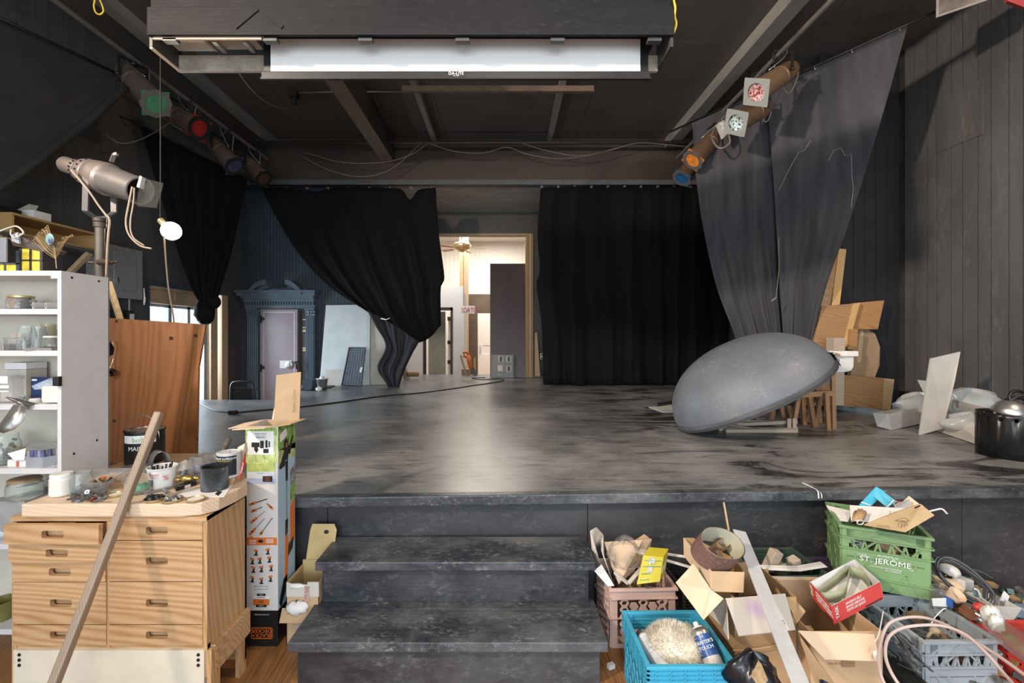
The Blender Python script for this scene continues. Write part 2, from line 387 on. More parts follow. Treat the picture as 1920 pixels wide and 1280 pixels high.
# doorway wall
struct('wall_back', MB().box(.60, 3.98, 9.40, 9.55, ZS, ZC).box(-2.3, .60, 9.40, 9.55, 3.56, ZC), BLK)
dj = thing('door_1', 'tall unfinished timber doorway to the bright back room', 'doorway', (.5, 9.4, ZS)); dj['kind'] = 'structure'
del dj['label'], dj['category']
obj('jamb', MB().box(.44, .505, 9.30, 9.44, ZS, 3.56), OAKZ, dj)
obj('stud', MB().box(.505, .56, 9.32, 9.55, ZS, 3.56), UNP, dj)
obj('stud', MB().box(.56, .60, 9.34, 9.55, ZS, 3.56), OAKZ, dj)
obj('head', MB().box(-2.15, .44, 9.36, 9.52, 3.53, 3.57), UNPY, dj)
# ceiling and its sheets
ce = struct('ceiling', MB().box(-4.8, 4.95, -1.6, 8.0, ZC+.012, ZC+.15), BLK)
xs = [XL, -3.2, -1.0, 1.25, 3.5, XR]; ys = [-1.6, 1.2, 3.4, 5.3, 6.55, 7.94]
for a, b in zip(xs, xs[1:]):
    for c, d in zip(ys, ys[1:]): obj('sheet', MB().box(a+.003, b-.003, c+.003, d-.003, ZC-random.uniform(0, .003), ZC+.012), CEILP, ce)
struct('ceiling_rear', MB().add([(-4.8, 8.0, 4.14), (3.98, 8.0, 4.14), (3.98, 9.5, 4.0), (-4.8, 9.5, 4.0), (-4.8, 8.0, 4.3), (3.98, 8.0, 4.3), (3.98, 9.5, 4.16), (-4.8, 9.5, 4.16)],
    [(0,3,2,1),(4,5,6,7),(0,1,5,4),(1,2,6,5),(2,3,7,6),(3,0,4,7)]), plain('grey_ply_soffit', (.40,.41,.39), .6, 0, .2, 3, 0, (1,4,1)))
hd = struct('trim_1', MB().box(XL, 3.84, 7.92, 8.06, 4.14, ZC+.012), scuffed('brown_black_header', (.036,.026,.020), (.07,.055,.046), .3, .5))
obj('rail', MB().box(XL, 3.84, 7.82, 7.93, 4.05, 4.15), plain('slate_rail', (.075,.08,.09), .5, 0, .2, 5), hd)
for i, (a, b, h) in enumerate(((-1.24, -1.16, .10), (.74, .82, .10), (2.80, 2.98, .16), (-4.08, -3.94, .12))):
    struct('trim_%d' % (i+2), MB().box(a, b, .4, 7.92, ZC-h, ZC-.004), plain('batten_paint', (.22,.205,.19), .5, 0, .25, 4, 0, (1,.3,1)), bev=.004)
bm_ = struct('trim_6', MB().box(-2.10, -1.90, 2.9, 7.92, 4.484, ZC-.004), BLK)
obj('soffit_board', MB().box(-2.11, -1.90, 2.9, 7.92, 4.470, 4.484), BEAMW, bm_)
struct('trim_7', MB().tube([(XL+.1, 7.62, 4.70), (3.7, 7.62, 4.70)], .03, 12), plain('brown_pipe', (.06,.048,.04), .45, .3), smooth=True)
# ---- the stage platform
def yf(x): return 2.41+(x+1.08)*.0374      # its front edge runs very slightly away to the right
DECK = None
def deck_mat():
    m, nt, b = _nt('stage_deck_paint'); L = nt.links
    vec = coord(nt, (1,1,1)); geo = _n(nt, 'ShaderNodeNewGeometry')
    n1 = _n(nt, 'ShaderNodeTexNoise'); n1.inputs['Scale'].default_value = 1.3; n1.inputs['Detail'].default_value = 10; n1.inputs['Roughness'].default_value = .66; L.new(vec, n1.inputs['Vector'])
    base = ramp(nt, n1.outputs['Fac'], [(.38, (.105,.108,.113)), (.50, (.165,.168,.172)), (.62, (.25,.253,.256))])
    # swept dust: stretched, warped noise, strongest on the right
    v2 = coord(nt, (.8, 2.4, 1)); n2 = _n(nt, 'ShaderNodeTexNoise'); n2.inputs['Scale'].default_value = 1.15; n2.inputs['Detail'].default_value = 8; n2.inputs['Roughness'].default_value = .6; n2.inputs['Distortion'].default_value = 1.6; L.new(v2, n2.inputs['Vector'])
    sx = _n(nt, 'ShaderNodeSeparateXYZ'); L.new(geo.outputs['Position'], sx.inputs[0])
    mr = _n(nt, 'ShaderNodeMapRange'); L.new(sx.outputs[0], mr.inputs[0]); mr.inputs[1].default_value = .2; mr.inputs[2].default_value = 1.6
    dk = ramp(nt, n2.outputs['Fac'], [(.42, (1,1,1)), (.49, (0,0,0))]); ds = ramp(nt, n2.outputs['Fac'], [(.52, (0,0,0)), (.70, (.75,.75,.75))])
    a = _n(nt, 'ShaderNodeMath', operation='MULTIPLY'); L.new(dk, a.inputs[0]); L.new(mr.outputs[0], a.inputs[1])
    a2 = _n(nt, 'ShaderNodeMath', operation='MULTIPLY'); L.new(ds, a2.inputs[0]); L.new(mr.outputs[0], a2.inputs[1])
    c = mix(nt, a.outputs[0], base, (.016,.016,.018)); c = mix(nt, a2.outputs[0], c, (.26,.255,.245))
    v6 = coord(nt, (.7, 3.2, 1)); n6 = _n(nt, 'ShaderNodeTexNoise'); n6.inputs['Scale'].default_value = 5.5; n6.inputs['Detail'].default_value = 9; n6.inputs['Roughness'].default_value = .72; n6.inputs['Distortion'].default_value = .8; L.new(v6, n6.inputs['Vector'])
    c = mix(nt, ramp(nt, n6.outputs['Fac'], [(.36, (.75,.75,.75)), (.47, (0,0,0))]), c, (.040,.040,.043)); c = mix(nt, ramp(nt, n6.outputs['Fac'], [(.54, (0,0,0)), (.66, (.6,.6,.6))]), c, (.23,.232,.235))
    n3 = _n(nt, 'ShaderNodeTexNoise'); n3.inputs['Scale'].default_value = 45; n3.inputs['Detail'].default_value = 5; n3.inputs['Roughness'].default_value = .8; L.new(vec, n3.inputs['Vector'])
    sp = ramp(nt, n3.outputs['Fac'], [(.57, (0,0,0)), (.67, (.7,.7,.7))]); c = mix(nt, sp, c, (.30,.29,.28))
    L.new(c, b.inputs['Base Color'])
    rr = ramp(nt, n1.outputs['Fac'], [(.3, (.25,)*3), (.7, (.42,)*3)]); L.new(rr, b.inputs['Roughness'])
    n4 = _n(nt, 'ShaderNodeTexNoise'); n4.inputs['Scale'].default_value = 9; n4.inputs['Detail'].default_value = 6; L.new(vec, n4.inputs['Vector'])
    bump(nt, b, n4.outputs['Fac'], .10, .01)
    return m
DECK = deck_mat()
st = thing('stage', 'low black painted stage platform with scuffed dusty deck across the hall', 'stage', (0, 4, 0))
out = [(-3.3, yf(-3.3)), (XR-.006, yf(XR)), (XR-.006, 5.54), (3.84, 5.54), (3.84, 9.38), (.43, 9.38), (.43, 9.95), (-2.15, 9.95), (-2.15, YB-.01), (-3.55, YB-.01), (-3.0, 6.05), (XL+.02, 6.05), (XL+.02, 3.4), (-3.3, 3.4)]
obj('deck', MB().prism([(x, y, ZS-.03) for x, y in out], (0,0,.03)), DECK, st)
obj('edge_board', MB().add([(-3.3, yf(-3.3)-.012, ZS-.052), (XR-.006, yf(XR)-.012, ZS-.052), (XR-.006, yf(XR)+.05, ZS-.052), (-3.3, yf(-3.3)+.05, ZS-.052), (-3.3, yf(-3.3)-.012, ZS+.002), (XR-.006, yf(XR)-.012, ZS+.002), (XR-.006, yf(XR)+.05, ZS+.002), (-3.3, yf(-3.3)+.05, ZS+.002)],
    [(0,1,2,3),(7,6,5,4),(0,4,5,1),(1,5,6,2),(2,6,7,3),(3,7,4,0)]), STAIR, st, bev=.006)
def fb(mb, a, b, z0, z1, dy): mb.add([(a, yf(a)+dy, z0), (b, yf(b)+dy, z0), (b, yf(b)+dy+.02, z0), (a, yf(a)+dy+.02, z0), (a, yf(a)+dy, z1), (b, yf(b)+dy, z1), (b, yf(b)+dy+.02, z1), (a, yf(a)+dy+.02, z1)], [(0,1,2,3),(7,6,5,4),(0,4,5,1),(1,5,6,2),(2,6,7,3),(3,7,4,0)])
for a, b in ((-3.3, -.95), (-.95, .46), (.46, 2.6), (2.6, XR-.006)):
    mb = MB(); fb(mb, a+.002, b-.002, 0, ZS-.052, .035); obj('front_panel', mb, FACE, st)
obj('side_panel', MB().box(XL+.02, -3.0, 6.0, 6.03, 0, ZS-.03), FACE, st)
# ---- the two steps
ss = thing('stage_stairs', 'black painted wooden steps with dusty treads in front of the stage', 'stairs', (-.23, 2.1, 0))
for z, y0, y1, x0, x1, ym in ((.193, 1.905, 2.22, -.907, .437, 2.135), (.400, 2.165, 2.46, -.90, .437, None)):
    if ym: obj('tread', MB().box(x0, x1, y0, ym-.001, z-.042, z), STAIR, ss, bev=.005); obj('tread', MB().box(x0, x1, ym+.001, y1, z-.042, z), STAIR, ss, bev=.004)
    else: obj('tread', MB().box(x0, x1, y0, y1-.02, z-.042, z), STAIR, ss, bev=.005)
    obj('riser', MB().box(x0+.03, x1-.03, y0+.03, y0+.05, max(0, z-.206), z-.042), scuffed('riser_paint', (.020,.021,.026), (.16,.16,.17), .35, .42, 2.0, (.6,1,1), 'x'), ss)
for x in (-.877, .387): obj('stringer', MB().box(x, x+.02, 1.956, 2.20, 0, .151).box(x, x+.02, 2.20, 2.44, 0, .358), FACE, ss)
# ================================================================ curtains
def px(l, y=None): return [P(a[0], a[1], a[2] if len(a) > 2 else y) for a in l]
def folds(n, amp, ph=0, pinch=0, ax=V((0,1,0))):
    def d(u, v):
        u = u+.02*math.sin(9*u+ph)+.012*math.sin(23*u+3*v)
        k = math.sin(2*math.pi*n*u+ph+1.1*math.sin(5*u+2*v))+.45*math.sin(2*math.pi*n*2.3*u+1.7*v+ph)
        return ax*(amp*k*(.35+.65*v if pinch == 0 else 1-.5*v))
    return d
def rings(par, pts, mat):
    mb = MB()
    for p in pts: mb.tube([p+V((.018*math.cos(t*math.pi/4), 0, .018*math.sin(t*math.pi/4)-.01)) for t in range(8)], .004, 5, True)
    tag(obj('hook_rings', mb, mat, par, smooth=True), kind='stuff')
solo('curtain_rail', MB().tube([(-4.3, 7.76, 4.035), (3.8, 7.76, 4.035)], .011, 8), STEELD, 'thin dark rail carrying the black velvet curtains under the rear header', 'rail', smooth=True)
t = thing('stage_curtain', 'plain black velvet curtain hanging to the stage floor right of the doorway', 'curtain', (2.2, 7.75, ZS))
obj('cloth', MB().grid(coons(px([(1014,352),(1090,350),(1200,351),(1300,350),(1364,350)], 7.75), px([(1019,721),(1100,723),(1220,722),(1364,722)], 7.75),
    px([(1014,352),(1008,440),(1013,505),(1006,530),(1016,610),(1019,721)], 7.75), px([(1364,350),(1364,722)], 7.75), 120, 24, folds(8, .032))), CLOTH, t, smooth=True, solid=.006)
rings(t, [P(1016+i*31, 349, 7.75) for i in range(12)], SILVER)
t = thing('stage_curtain', 'black velvet curtain swagged up and knotted left of the doorway', 'curtain', (-1.5, 7.7, ZS))
obj('cloth', MB().grid(coons(px([(489,352),(545,352),(590,358),(640,351),(700,353),(750,354),(768,374),(785,356),(817,352)], 7.72), px([(722,600),(745,630),(775,643),(803,635),(826,610)], 7.66),
    px([(489,352),(520,410),(560,475),(610,530),(670,572),(722,600)], 7.70), px([(817,352),(822,430),(833,518),(826,540),(826,610)], 7.70), 110, 40, folds(6, .024, 1))), CLOTH, t, smooth=True, solid=.006)
obj('tail', MB().grid(coons(px([(688,582),(706,590),(735,606),(786,640)], 7.58), px([(728,725),(738,727),(748,725)], 7.50),
    px([(688,582),(705,612),(724,648),(708,688),(722,714),(728,725)], 7.56), px([(786,640),(772,664),(758,694),(748,725)], 7.54), 48, 30, folds(3, .032, 2, 1))), plain('navy_black_cloth', (.010,.011,.016), .8, 0, .3, 4), t, smooth=True, solid=.006)
obj('spring_clip', MB().bar(P(714,597,7.5), P(724,599,7.5), .035, .02).bar(P(724,599,7.5), P(731,596,7.5), .012), SILVER, t, bev=.003)
rings(t, [P(498+i*39, 351, 7.72) for i in range(9)], SILVER)
def Yr(x): return 6.466/((x-945)/853+.6186)
def rl(*xs): return [P(x, CY-853*2.92/Yr(x), Yr(x)) for x in xs]
solo('curtain_rail', MB().tube([(4.0, 3.98, 4.41), (2.4, 6.56, 4.41)], .014, 8), STEELD, 'slim diagonal rail holding the dusty black drapes on the right', 'rail', smooth=True)
t = thing('drape', 'dusty black drape behind the grey dome, left panel on the diagonal rail', 'curtain', (3.0, 5.6, ZS))
obj('cloth', MB().grid(coons(rl(1298, 1350, 1400, 1460), px([(1398,738,5.7),(1435,738,5.6),(1478,738,5.6)]), px([(1298,230,6.26),(1305,330,6.15),(1320,430,6.0),(1346,540,5.85),(1383,640,5.7),(1398,738,5.7)]),
    px([(1460,156,5.29),(1462,330,5.45),(1466,520,5.55),(1478,738,5.6)]), 60, 30, lambda u, v: V((0,1,0))*(.035*v*math.sin(26*u+2*v)+.02*v*math.sin(61*u)+.02*math.sin(7*u)))), CLOTHG, t, smooth=True, solid=.005)
t = thing('drape', 'dusty black drape with a white chalk line, right panel on the diagonal rail', 'curtain', (3.3, 5.2, ZS))
cl = coons(rl(1436, 1500, 1600, 1697), px([(1474,738,5.45),(1500,738,5.4),(1522,738,5.35)]), px([(1436,168,5.40),(1450,330,5.40),(1458,440,5.42),(1470,630,5.45),(1474,738,5.45)]),
    px([(1697,52,4.31),(1662,180,4.5),(1630,290,4.7),(1590,420,4.95),(1549,540,5.15),(1522,650,5.3),(1514,738,5.35)]), 70, 40, lambda u, v: V((0,1,0))*(.03*math.sin(12*u+3*v)*v+.025*math.sin(5*u)+.018*v*math.sin(40*u)))
obj('cloth', MB().grid(cl), CLOTHG, t, smooth=True, solid=.005)
def onc(u, v, off=.012):
    r = cl[min(39, int(v*39))]; return r[min(69, int(u*69))]-V((0, off, 0))
obj('chalk_line', MB().tube([onc(.06+.06*i, .34-.021*i) for i in range(7)], .004, 4).tube([onc(.60+.05*i, .29-.02*i+.006*i*i) for i in range(8)], .004, 4), plain('chalk', (.22,.21,.2), .9), t)
obj('pull_cord', MB().tube([P(1460,445,5.2), P(1461,500,5.2), P(1455,560,5.2)], .0028, 5).bar(P(1455,558,5.2), P(1446,564,5.2), .012), plain('cord_grey', (.20,.19,.18), .6), t)
rings(t, rl(1480, 1530, 1600, 1690), SILVER)
t = thing('drape', 'black curtain gathered and swept up at the upper left corner of the ceiling', 'curtain', (-4.3, 4.2, 2.6))
obj('cloth', MB().grid(coons(px([(-60,8,3.8),(0,38,3.95),(110,90,4.3),(214,138,4.7)]), px([(-60,372,3.75),(0,345,3.85),(80,290,4.0),(160,228,4.3),(236,160,4.65)]), px([(-60,8,3.8),(-60,372,3.75)]), px([(214,138,4.7),(236,160,4.65)]), 40, 30,
    lambda u, v: V((.5,-.5,0))*(.05*math.sin(14*v+2*u)*v))), plain('brown_black_cloth', (.016,.0135,.012), .9, 0, .3, 3), t, smooth=True, solid=.006)
obj('hem_fold', MB().tube(spline(px([(-60,380,3.7),(0,350,3.8),(80,294,3.95),(160,232,4.25),(236,164,4.6)]), 6), .035, 8), plain('brown_black_cloth', 0), t, smooth=True)
solo('curtain_rail', MB().tube([P(-60,4,3.78), P(0,34,3.93), P(216,136,4.72)], .014, 8), STEELD, 'dark rail above the swept-up curtain in the upper left corner', 'rail', smooth=True)
solo('curtain_rail', MB().tube([P(250,228,5.5), P(480,344,7.4)], .014, 8).tube([P(250,228,5.5), P(250,228,5.5)+V((-.25,0,.1))], .01, 6), STEELD, 'dark rail carrying the drape with the knotted bottom', 'rail')
t = thing('drape', 'dark drape beside the window with its bottom tied in a big knot', 'curtain', (-4.0, 6.2, 1.5))
obj('cloth', MB().grid(coons(px([(262,235,5.6),(330,270,6.0),(400,305,6.6),(468,338,7.3)]), px([(372,562,6.0),(390,566,5.95),(404,562,6.0)]), px([(262,235,5.6),(285,330,5.7),(320,440,5.85),(352,530,5.95),(372,562,6.0)]),
    px([(468,338,7.3),(446,430,6.8),(420,510,6.2),(404,562,6.0)]), 50, 30, folds(6, .05, 0, 1))), CLOTH, t, smooth=True, solid=.006)
obj('knot', MB().ball(P(384,584,6.0), .125, .10, .17, 20, 12, .12).ball(P(402,566,5.95), .075, .07, .09, 14, 9, .1), CLOTH, t, smooth=True)
# ================================================================ projection screen and its housing
scuffed('fascia_paint', (.009,.009,.011), (.022,.022,.025), .4, .6, 1.5, (.3,1,1), 'x').node_tree.nodes['Principled BSDF'].inputs['Specular IOR Level'].default_value = .15
h = thing('screen_housing', 'long black plywood box hung from the ceiling above the stage front', 'box', (-.53, 2.7, 3.13))
DUSTY = scuffed('dusty_tan_metal', (.20,.165,.125), (.45,.40,.33), .5, .5, 3)
obj('fascia', MB().box(-2.042, .975, 2.60, 2.62, 3.196, 3.357), scuffed('fascia_paint', (.0075,.0075,.009), (.02,.02,.023), .4, .42, 1.5, (.3,1,1), 'x'), h, bev=.003)
obj('upper_box', MB().box(-2.05, .965, 2.64, 3.06, 3.357, 3.86), scuffed('fascia_paint', 0, 0), h)
obj('lower_lip', MB().box(-2.042, -1.40, 2.622, 2.634, 3.185, 3.21), KRAFTL, h)
for x in (-2.042, .958): obj('side', MB().box(x, x+.017, 2.62, 2.86, 3.14, 3.357), BLK, h)
[obj('rear_rail', MB().box(a, b, 2.835, 2.86, 3.125, 3.225), DUSTY, h, bev=.004) for a, b in ((-2.04, -1.47), (.885, .96))]
obj('roof', MB().box(-2.03, .96, 2.63, 2.86, 3.345, 3.356), DUSTY, h)
obj('side_lip', MB().box(-2.042, -2.026, 2.622, 2.86, 3.13, 3.14), KRAFTL, h); obj('partition', MB().box(-2.02, -1.80, 2.65, 2.83, 3.245, 3.255), plain('lit_panel', (.72,.68,.60), .6), h); obj('partition', MB().box(-1.78, -1.50, 2.65, 2.83, 3.255, 3.265), plain('lit_dusty_beige', (.50,.46,.40), .6), h); obj('partition', MB().obox((-1.86, 2.74, 3.28), .16, .20, .008, (0, R(24), 0)).obox((-1.66, 2.74, 3.30), .13, .2, .008, (0, R(14), 0)), plain('lit_dusty_beige', (.50,.46,.40), .6), h)  # pale panel colours carry the light on the dusty underside
for x in (-1.75, -1.57): obj('bracket', MB().box(x, x+.03, 2.72, 2.83, 3.23, 3.30), SILVER, h, bev=.003)
for x in (-1.93, -1.35, -.80, -.24, .31, .87): obj('clip', MB().box(x-.04, x+.04, 2.622, 2.66, 3.176, 3.196), plain('grey_clip', (.07,.07,.072), .4, .3), h, bev=.002)
for x0, s in ((-1.50, 1), (-1.36, -1)): obj('strap', MB().obox((x0+.03, 2.597, 3.29), .17, .006, .022, (0, R(-40*s), 0)), scuffed('fascia_paint', 0, 0), h)
for x in (-1.8, .7): obj('hanger', MB().box(x-.02, x+.02, 2.8, 2.84, 3.86, ZC-.01), STEELD, h)
s = thing('projection_screen', 'pull-down projection screen with white cloth and black border, nearly rolled up', 'screen', (-.3, 2.8, 3.05))
obj('white_cloth', MB().box(-1.435, .838, 2.797, 2.80, 3.095, 3.30), plain('screen_white', (.86,.85,.84), .8, 0, .01), s)
for a, b in ((-1.477, -1.435), (.838, .886)): obj('border', MB().box(a, b, 2.796, 2.801, 3.095, 3.32), BLACKPL, s)
obj('roller', MB().tube([(-1.477, 2.83, 3.315), (.886, 2.83, 3.315)], .03, 14), BLACKPL, s, smooth='auto')
obj('weight_bar', MB().box(-1.488, .895, 2.785, 2.812, 3.052, 3.097), plain('bar_black', (.03,.03,.033), .35, .3), s, bev=.005)
obj('pull_strip', MB().box(-1.49, .90, 2.780, 2.80, 3.046, 3.054), STEELD, s)
lb = obj('label', MB().box(-.345, -.24, 2.7835, 2.785, 3.061, 3.093), INK, s)
text('DA-LITE', (-.293, 2.7833, 3.072), (1,0,0), (0,0,1), .026, WINK, lb, align='CENTER')
text('Since 1909', (-.293, 2.7833, 3.0635), (1,0,0), (0,0,1), .008, WINK, lb, align='CENTER')
# bars and cables under the ceiling
solo('hanging_batten', MB().box(-1.36, 1.20, 6.05, 6.11, 4.725, 4.80), wood('dark_batten', (.14,.10,.07), (.09,.062,.043), 'x', 1, .6), 'short dark wooden bar fixed across two ceiling battens', 'bar', bev=.004)
t = thing('ceiling_outlet', 'black ceiling power outlet with a plug hanging from it', 'outlet', P(551,180,6.3))
obj('box', MB().obox(P(551,178,6.3), .11, .11, .07), STEELD, t, bev=.006); obj('plug', MB().obox(P(552,189,6.3), .05, .05, .10), BLACKPL, t, bev=.008)
obj('conduit', MB().tube([P(560,174,6.3), P(640,172,6.3), P(758,172,6.35)], .012, 8), PIPE, t, smooth=True)
solo('power_cable', MB().tube(spline([P(446,133,2.85), P(470,165,3.5), P(500,192,4.6), P(530,203,5.6), P(551,198,6.28)], 8), .006, 6), CABLEG, 'grey power cord swinging from the screen box to the ceiling outlet', 'cord', smooth=True)
for i, (pts, lab) in enumerate((
    ([(570,285),(640,304),(720,304),(770,290),(800,270)], 'slack cable drooping past the wooden beam under the rear header'),
    ([(560,290),(620,320),(680,331),(735,316),(790,268)], 'longer slack cable drooping lowest below the wooden beam'),
    ([(800,267),(850,283),(905,287),(950,276),(985,288),(1040,297),(1100,292),(1160,276)], 'slack cable looping twice along the brown pipe, centre'),
    ([(978,268),(1020,281),(1085,292),(1150,280),(1200,268),(1290,275)], 'slack cable drooping along the brown pipe towards the right lights'))):
    solo('cable', MB().tube(spline(px(pts, 7.58), 6), .007, 6), CABLEG, lab, 'cable', 'cables along the rear header', smooth=True)
solo('cable', MB().tube(spline(px([(158,226,4.9),(190,246,4.9),(225,268,5.0),(262,262,5.2),(300,242,5.5),(322,228,5.6)]), 6), .006, 6), CABLEG, 'slack cable drooping from the swept-up curtain to the red lantern', 'cable', smooth=True)
for pts, lab in (([(178,0),(176,12),(180,24),(188,27),(194,20),(190,6),(184,-6)], 'yellow rope loop hanging from the ceiling at the upper left'),):
    solo('rope', MB().tube(spline(px(pts, 3.4), 6), .006, 6), plain('yellow_rope', (.62,.42,.04), .6), lab, 'rope', smooth=True)
solo('rope', MB().tube(spline(px([(1262,-4),(1266,14),(1265,30),(1268,45),(1263,62)], 2.66), 6), .007, 6), plain('yellow_rope', 0), 'yellow rope hanging at the right end of the screen box', 'rope', smooth=True)
# ================================================================ stage lanterns on two pipes
solo('lighting_pipe', MB().tube([(2.84, 2.0, 4.38), (2.84, 7.45, 4.38)], .026, 12), PIPE, 'long grey lighting pipe under the ceiling on the right', 'pipe', smooth='auto')
solo('lighting_pipe', MB().tube([(-3.9, 2.0, 4.38), (-3.9, 7.5, 4.38)], .026, 12), PIPE, 'long dark lighting pipe under the ceiling on the left', 'pipe', smooth='auto')
def frame_axes(d):
    a = d.cross(V((0,0,1))).normalized(); return a, a.cross(d).normalized()
def lantern(label, pipe, back, front, r, gel, style, body, turn=0):
    d = (front-back).normalized(); L = (front-back).length; a, b = frame_axes(d); o = back
    t = thing('stage_lantern', label, 'spotlight', back, 0, 'lanterns on the lighting pipes')
    obj('body', MB().lathe([(r*.80,L*.12),(r*.86,L*.13),(r*.86,L*.30),(r*.90,L*.31),(r*.90,L*.34),(r*.86,L*.35),(r*.92,L*.60),(r*.97,L*.92),(r*1.08,L*.93),(r*1.08,L*.985),(r*.93,L*.985),(r*.93,L*.93)], o, d, 24), body, t, smooth='auto')
    obj('rear_cap', MB().lathe([(0,-L*.12),(r*.35,-L*.115),(r*.62,-L*.06),(r*.78,L*.03),(r*.84,L*.125)], o, d, 24), body, t, smooth='auto')
    def ring(n, ro, ri, z0, z1, rot):
        mb = MB(); N = 32; vs = []
        for z in (z0, z1):
            for k in range(N):
                q = 2*math.pi*k/N; sg = 2*math.pi/n; m = ((q-rot+sg/2) % sg)-sg/2; ra = ro*math.cos(sg/2)/math.cos(m)
                for rr in (ra, ri): vs.append(o+d*z+(a*math.cos(q)+b*math.sin(q))*rr)
        fs = []
        for k in range(N):
            k2 = (k+1)%N; A, B, C, D = 2*k, 2*k2, 2*k2+1, 2*k+1; E = 2*N
            fs += [(A,D,C,B), (E+A,E+B,E+C,E+D), (A,B,E+B,E+A), (D,E+D,E+C,C)]
        return mb.add(vs, fs)
    if style == 'square':
        obj('gel_frame', ring(4, r*1.62, r*.78, L, L+.006, R(45)+turn), plain('white_frame', (.27,.285,.27), .5, 0, .03), t)
        obj('lens', MB().lathe([(0,L*.96),(r*.5,L*.965),(r*.93,L*.975)], o, d, 28), gel, t, smooth=True)
    else:
        obj('gel', MB().prism([o+d*(L+.001)+(a*math.cos(q)+b*math.sin(q))*r*1.42 for q in [turn+R(90*k) for k in range(4)]], d*.003), gel, t)
        obj('gel_frame', ring(8, r*1.2, r*.78, L+.005, L+.012, turn+R(22)), STEELD if style == 'dark' else plain('grey_frame', (.16,.15,.15), .4, .4), t)
    c = o+d*L*.28
    y = MB()
    for sgn in (-1, 1): y.bar(c+a*sgn*r*1.05, c+a*sgn*r*1.05+V((0,0,r*1.5)), .03, .012, a); 
    y.bar(c-a*r*1.08+V((0,0,r*1.5)), c+a*r*1.08+V((0,0,r*1.5)), .03, .012, V((0,0,1)))
    obj('yoke', y, STEELD, t); 
    for sgn in (-1, 1): obj('knob', MB().lathe([(0,0),(.018,.002),(.02,.012),(0,.03)], c+a*sgn*r*1.08, a*sgn, 10), STEELD, t, smooth=True)
    top = c+V((0,0,r*1.5))
    obj('clamp', MB().bar(top, pipe+V((0,0,-.03)), .03, .03).tube([pipe+V((-.05*math.sin(q), 0, .05*math.cos(q))) for q in [R(-150+30*k) for k in range(11)]], .012, 6), STEELD, t)
    rear = o-d*L*.1
    obj('cable', MB().tube(spline([rear, rear-d*.06+V((0,0,-.10)), (rear+pipe)/2+V((.08,.1,-.28)), pipe+V((.03,.12,-.03))], 8), .008, 6), CABLEG, t, smooth=True)
    obj('safety_wire', MB().tube(spline([o+d*L*.5+b*r, pipe+V((0,-.14,-.08)), pipe+V((0,-.12,.035))], 6), .004, 5), SILVER, t, smooth=True)
    return t
def foil(name, c1, c2, sc):
    if name in MC: return MC[name]
    m, nt, b = _nt(name); no = _n(nt, 'ShaderNodeTexNoise'); no.inputs['Scale'].default_value = sc; no.inputs['Distortion'].default_value = 2.5; nt.links.new(coord(nt), no.inputs['Vector'])
    nt.links.new(ramp(nt, no.outputs['Fac'], [(.42, c1), (.50, c2)]), b.inputs['Base Color']); b.inputs['Roughness'].default_value = .3; b.inputs['Metallic'].default_value = .3; MC[name] = m; return m
gel = lambda n, c: plain(n, c, .35, 0, .3, 18)
def pp(xp, yp): return P(xp, yp, 853*2.9/(628-yp))
pr = lambda y: V((2.84, y, 4.38)); pl = lambda y: V((-3.9, y, 4.38))
lantern('bronze lantern with white square frame and red patterned lens, nearest on the right pipe', pr(4.72), P(1483,130,4.68), P(1418,173,4.54), .115, foil('red_lens', (.25,.02,.02), (.75,.5,.48), 22), 'square', BRONZE, R(-12))
lantern('bronze lantern with white square frame and green-black mirrored lens, second on the right pipe', pr(5.12), P(1434,202,5.18), P(1380,230,5.02), .115, foil('green_lens', (.012,.02,.016), (.55,.62,.56), 22), 'square', BRONZE, R(-10))
lantern('bronze lantern with orange gel, third on the right pipe', pr(6.0), P(1349,250,6.02), P(1299,300,5.92), .125, gel('orange_gel', (.62,.20,.03)), 'grey', BRONZE, R(25))
lantern('bronze lantern with blue gel, farthest on the right pipe', pr(6.7), P(1312,288,6.72), P(1279,334,6.62), .125, gel('blue_gel', (.015,.09,.25)), 'grey', BRONZE, R(10))
DB = plain('dark_can', (.095,.07,.056), .4, 0)
lantern('dark lantern with green gel, nearest on the left pipe', pl(4.85), P(234,134,4.78), P(292,194,4.62), .125, gel('green_gel', (.05,.19,.10)), 'grey', DB, R(20))
lantern('dark lantern with red gel, second on the left pipe', pl(5.6), P(316,210,5.52), P(373,240,5.42), .125, gel('red_gel', (.22,.015,.012)), 'dark', DB, R(45))
lantern('dark lantern with dull violet gel, third on the left pipe', pl(6.4), P(400,270,6.36), P(440,311,6.28), .125, gel('violet_gel', (.045,.04,.10)), 'dark', DB, R(10))
lantern('dark lantern with unlit brown lens, farthest on the left pipe', pl(7.1), P(463,303,7.06), P(494,335,7.0), .125, gel('brown_gel', (.06,.03,.02)), 'dark', DB, R(30))
t = thing('junction_box', 'white multi-outlet box hanging among the lanterns on the right pipe', 'outlet', P(1357,240,5.5))
a_ = P(1344,232,5.5); obj('body', MB().prism([P(1345,232,5.5), P(1357,224,5.5), P(1369,247,5.5), P(1356,259,5.5)], (0,.05,0)), plain('dirty_white', (.45,.44,.42), .5), t, bev=.004)
for i in range(3): obj('socket', MB().obox(P(1353.5+3.6*i, 233+7.6*i, 5.49), .05, .012, .035, (0, R(30), 0)), WHITEP, t, bev=.003)
obj('cord', MB().tube(spline([P(1366,250,5.5), P(1368,268,5.5), P(1350,278,5.5), P(1336,262,5.6), P(1338,245,5.7), P(1350,226,5.75)], 8), .012, 6), CABLEG, t, smooth=True)
t = thing('floodlight', 'glass-fronted floodlight on the right wall near the ceiling', 'floodlight', P(1800,0,3.9))
d = V((-.55,-.6,-.55)).normalized(); a, b = frame_axes(d); c = P(1806,-12,3.9)
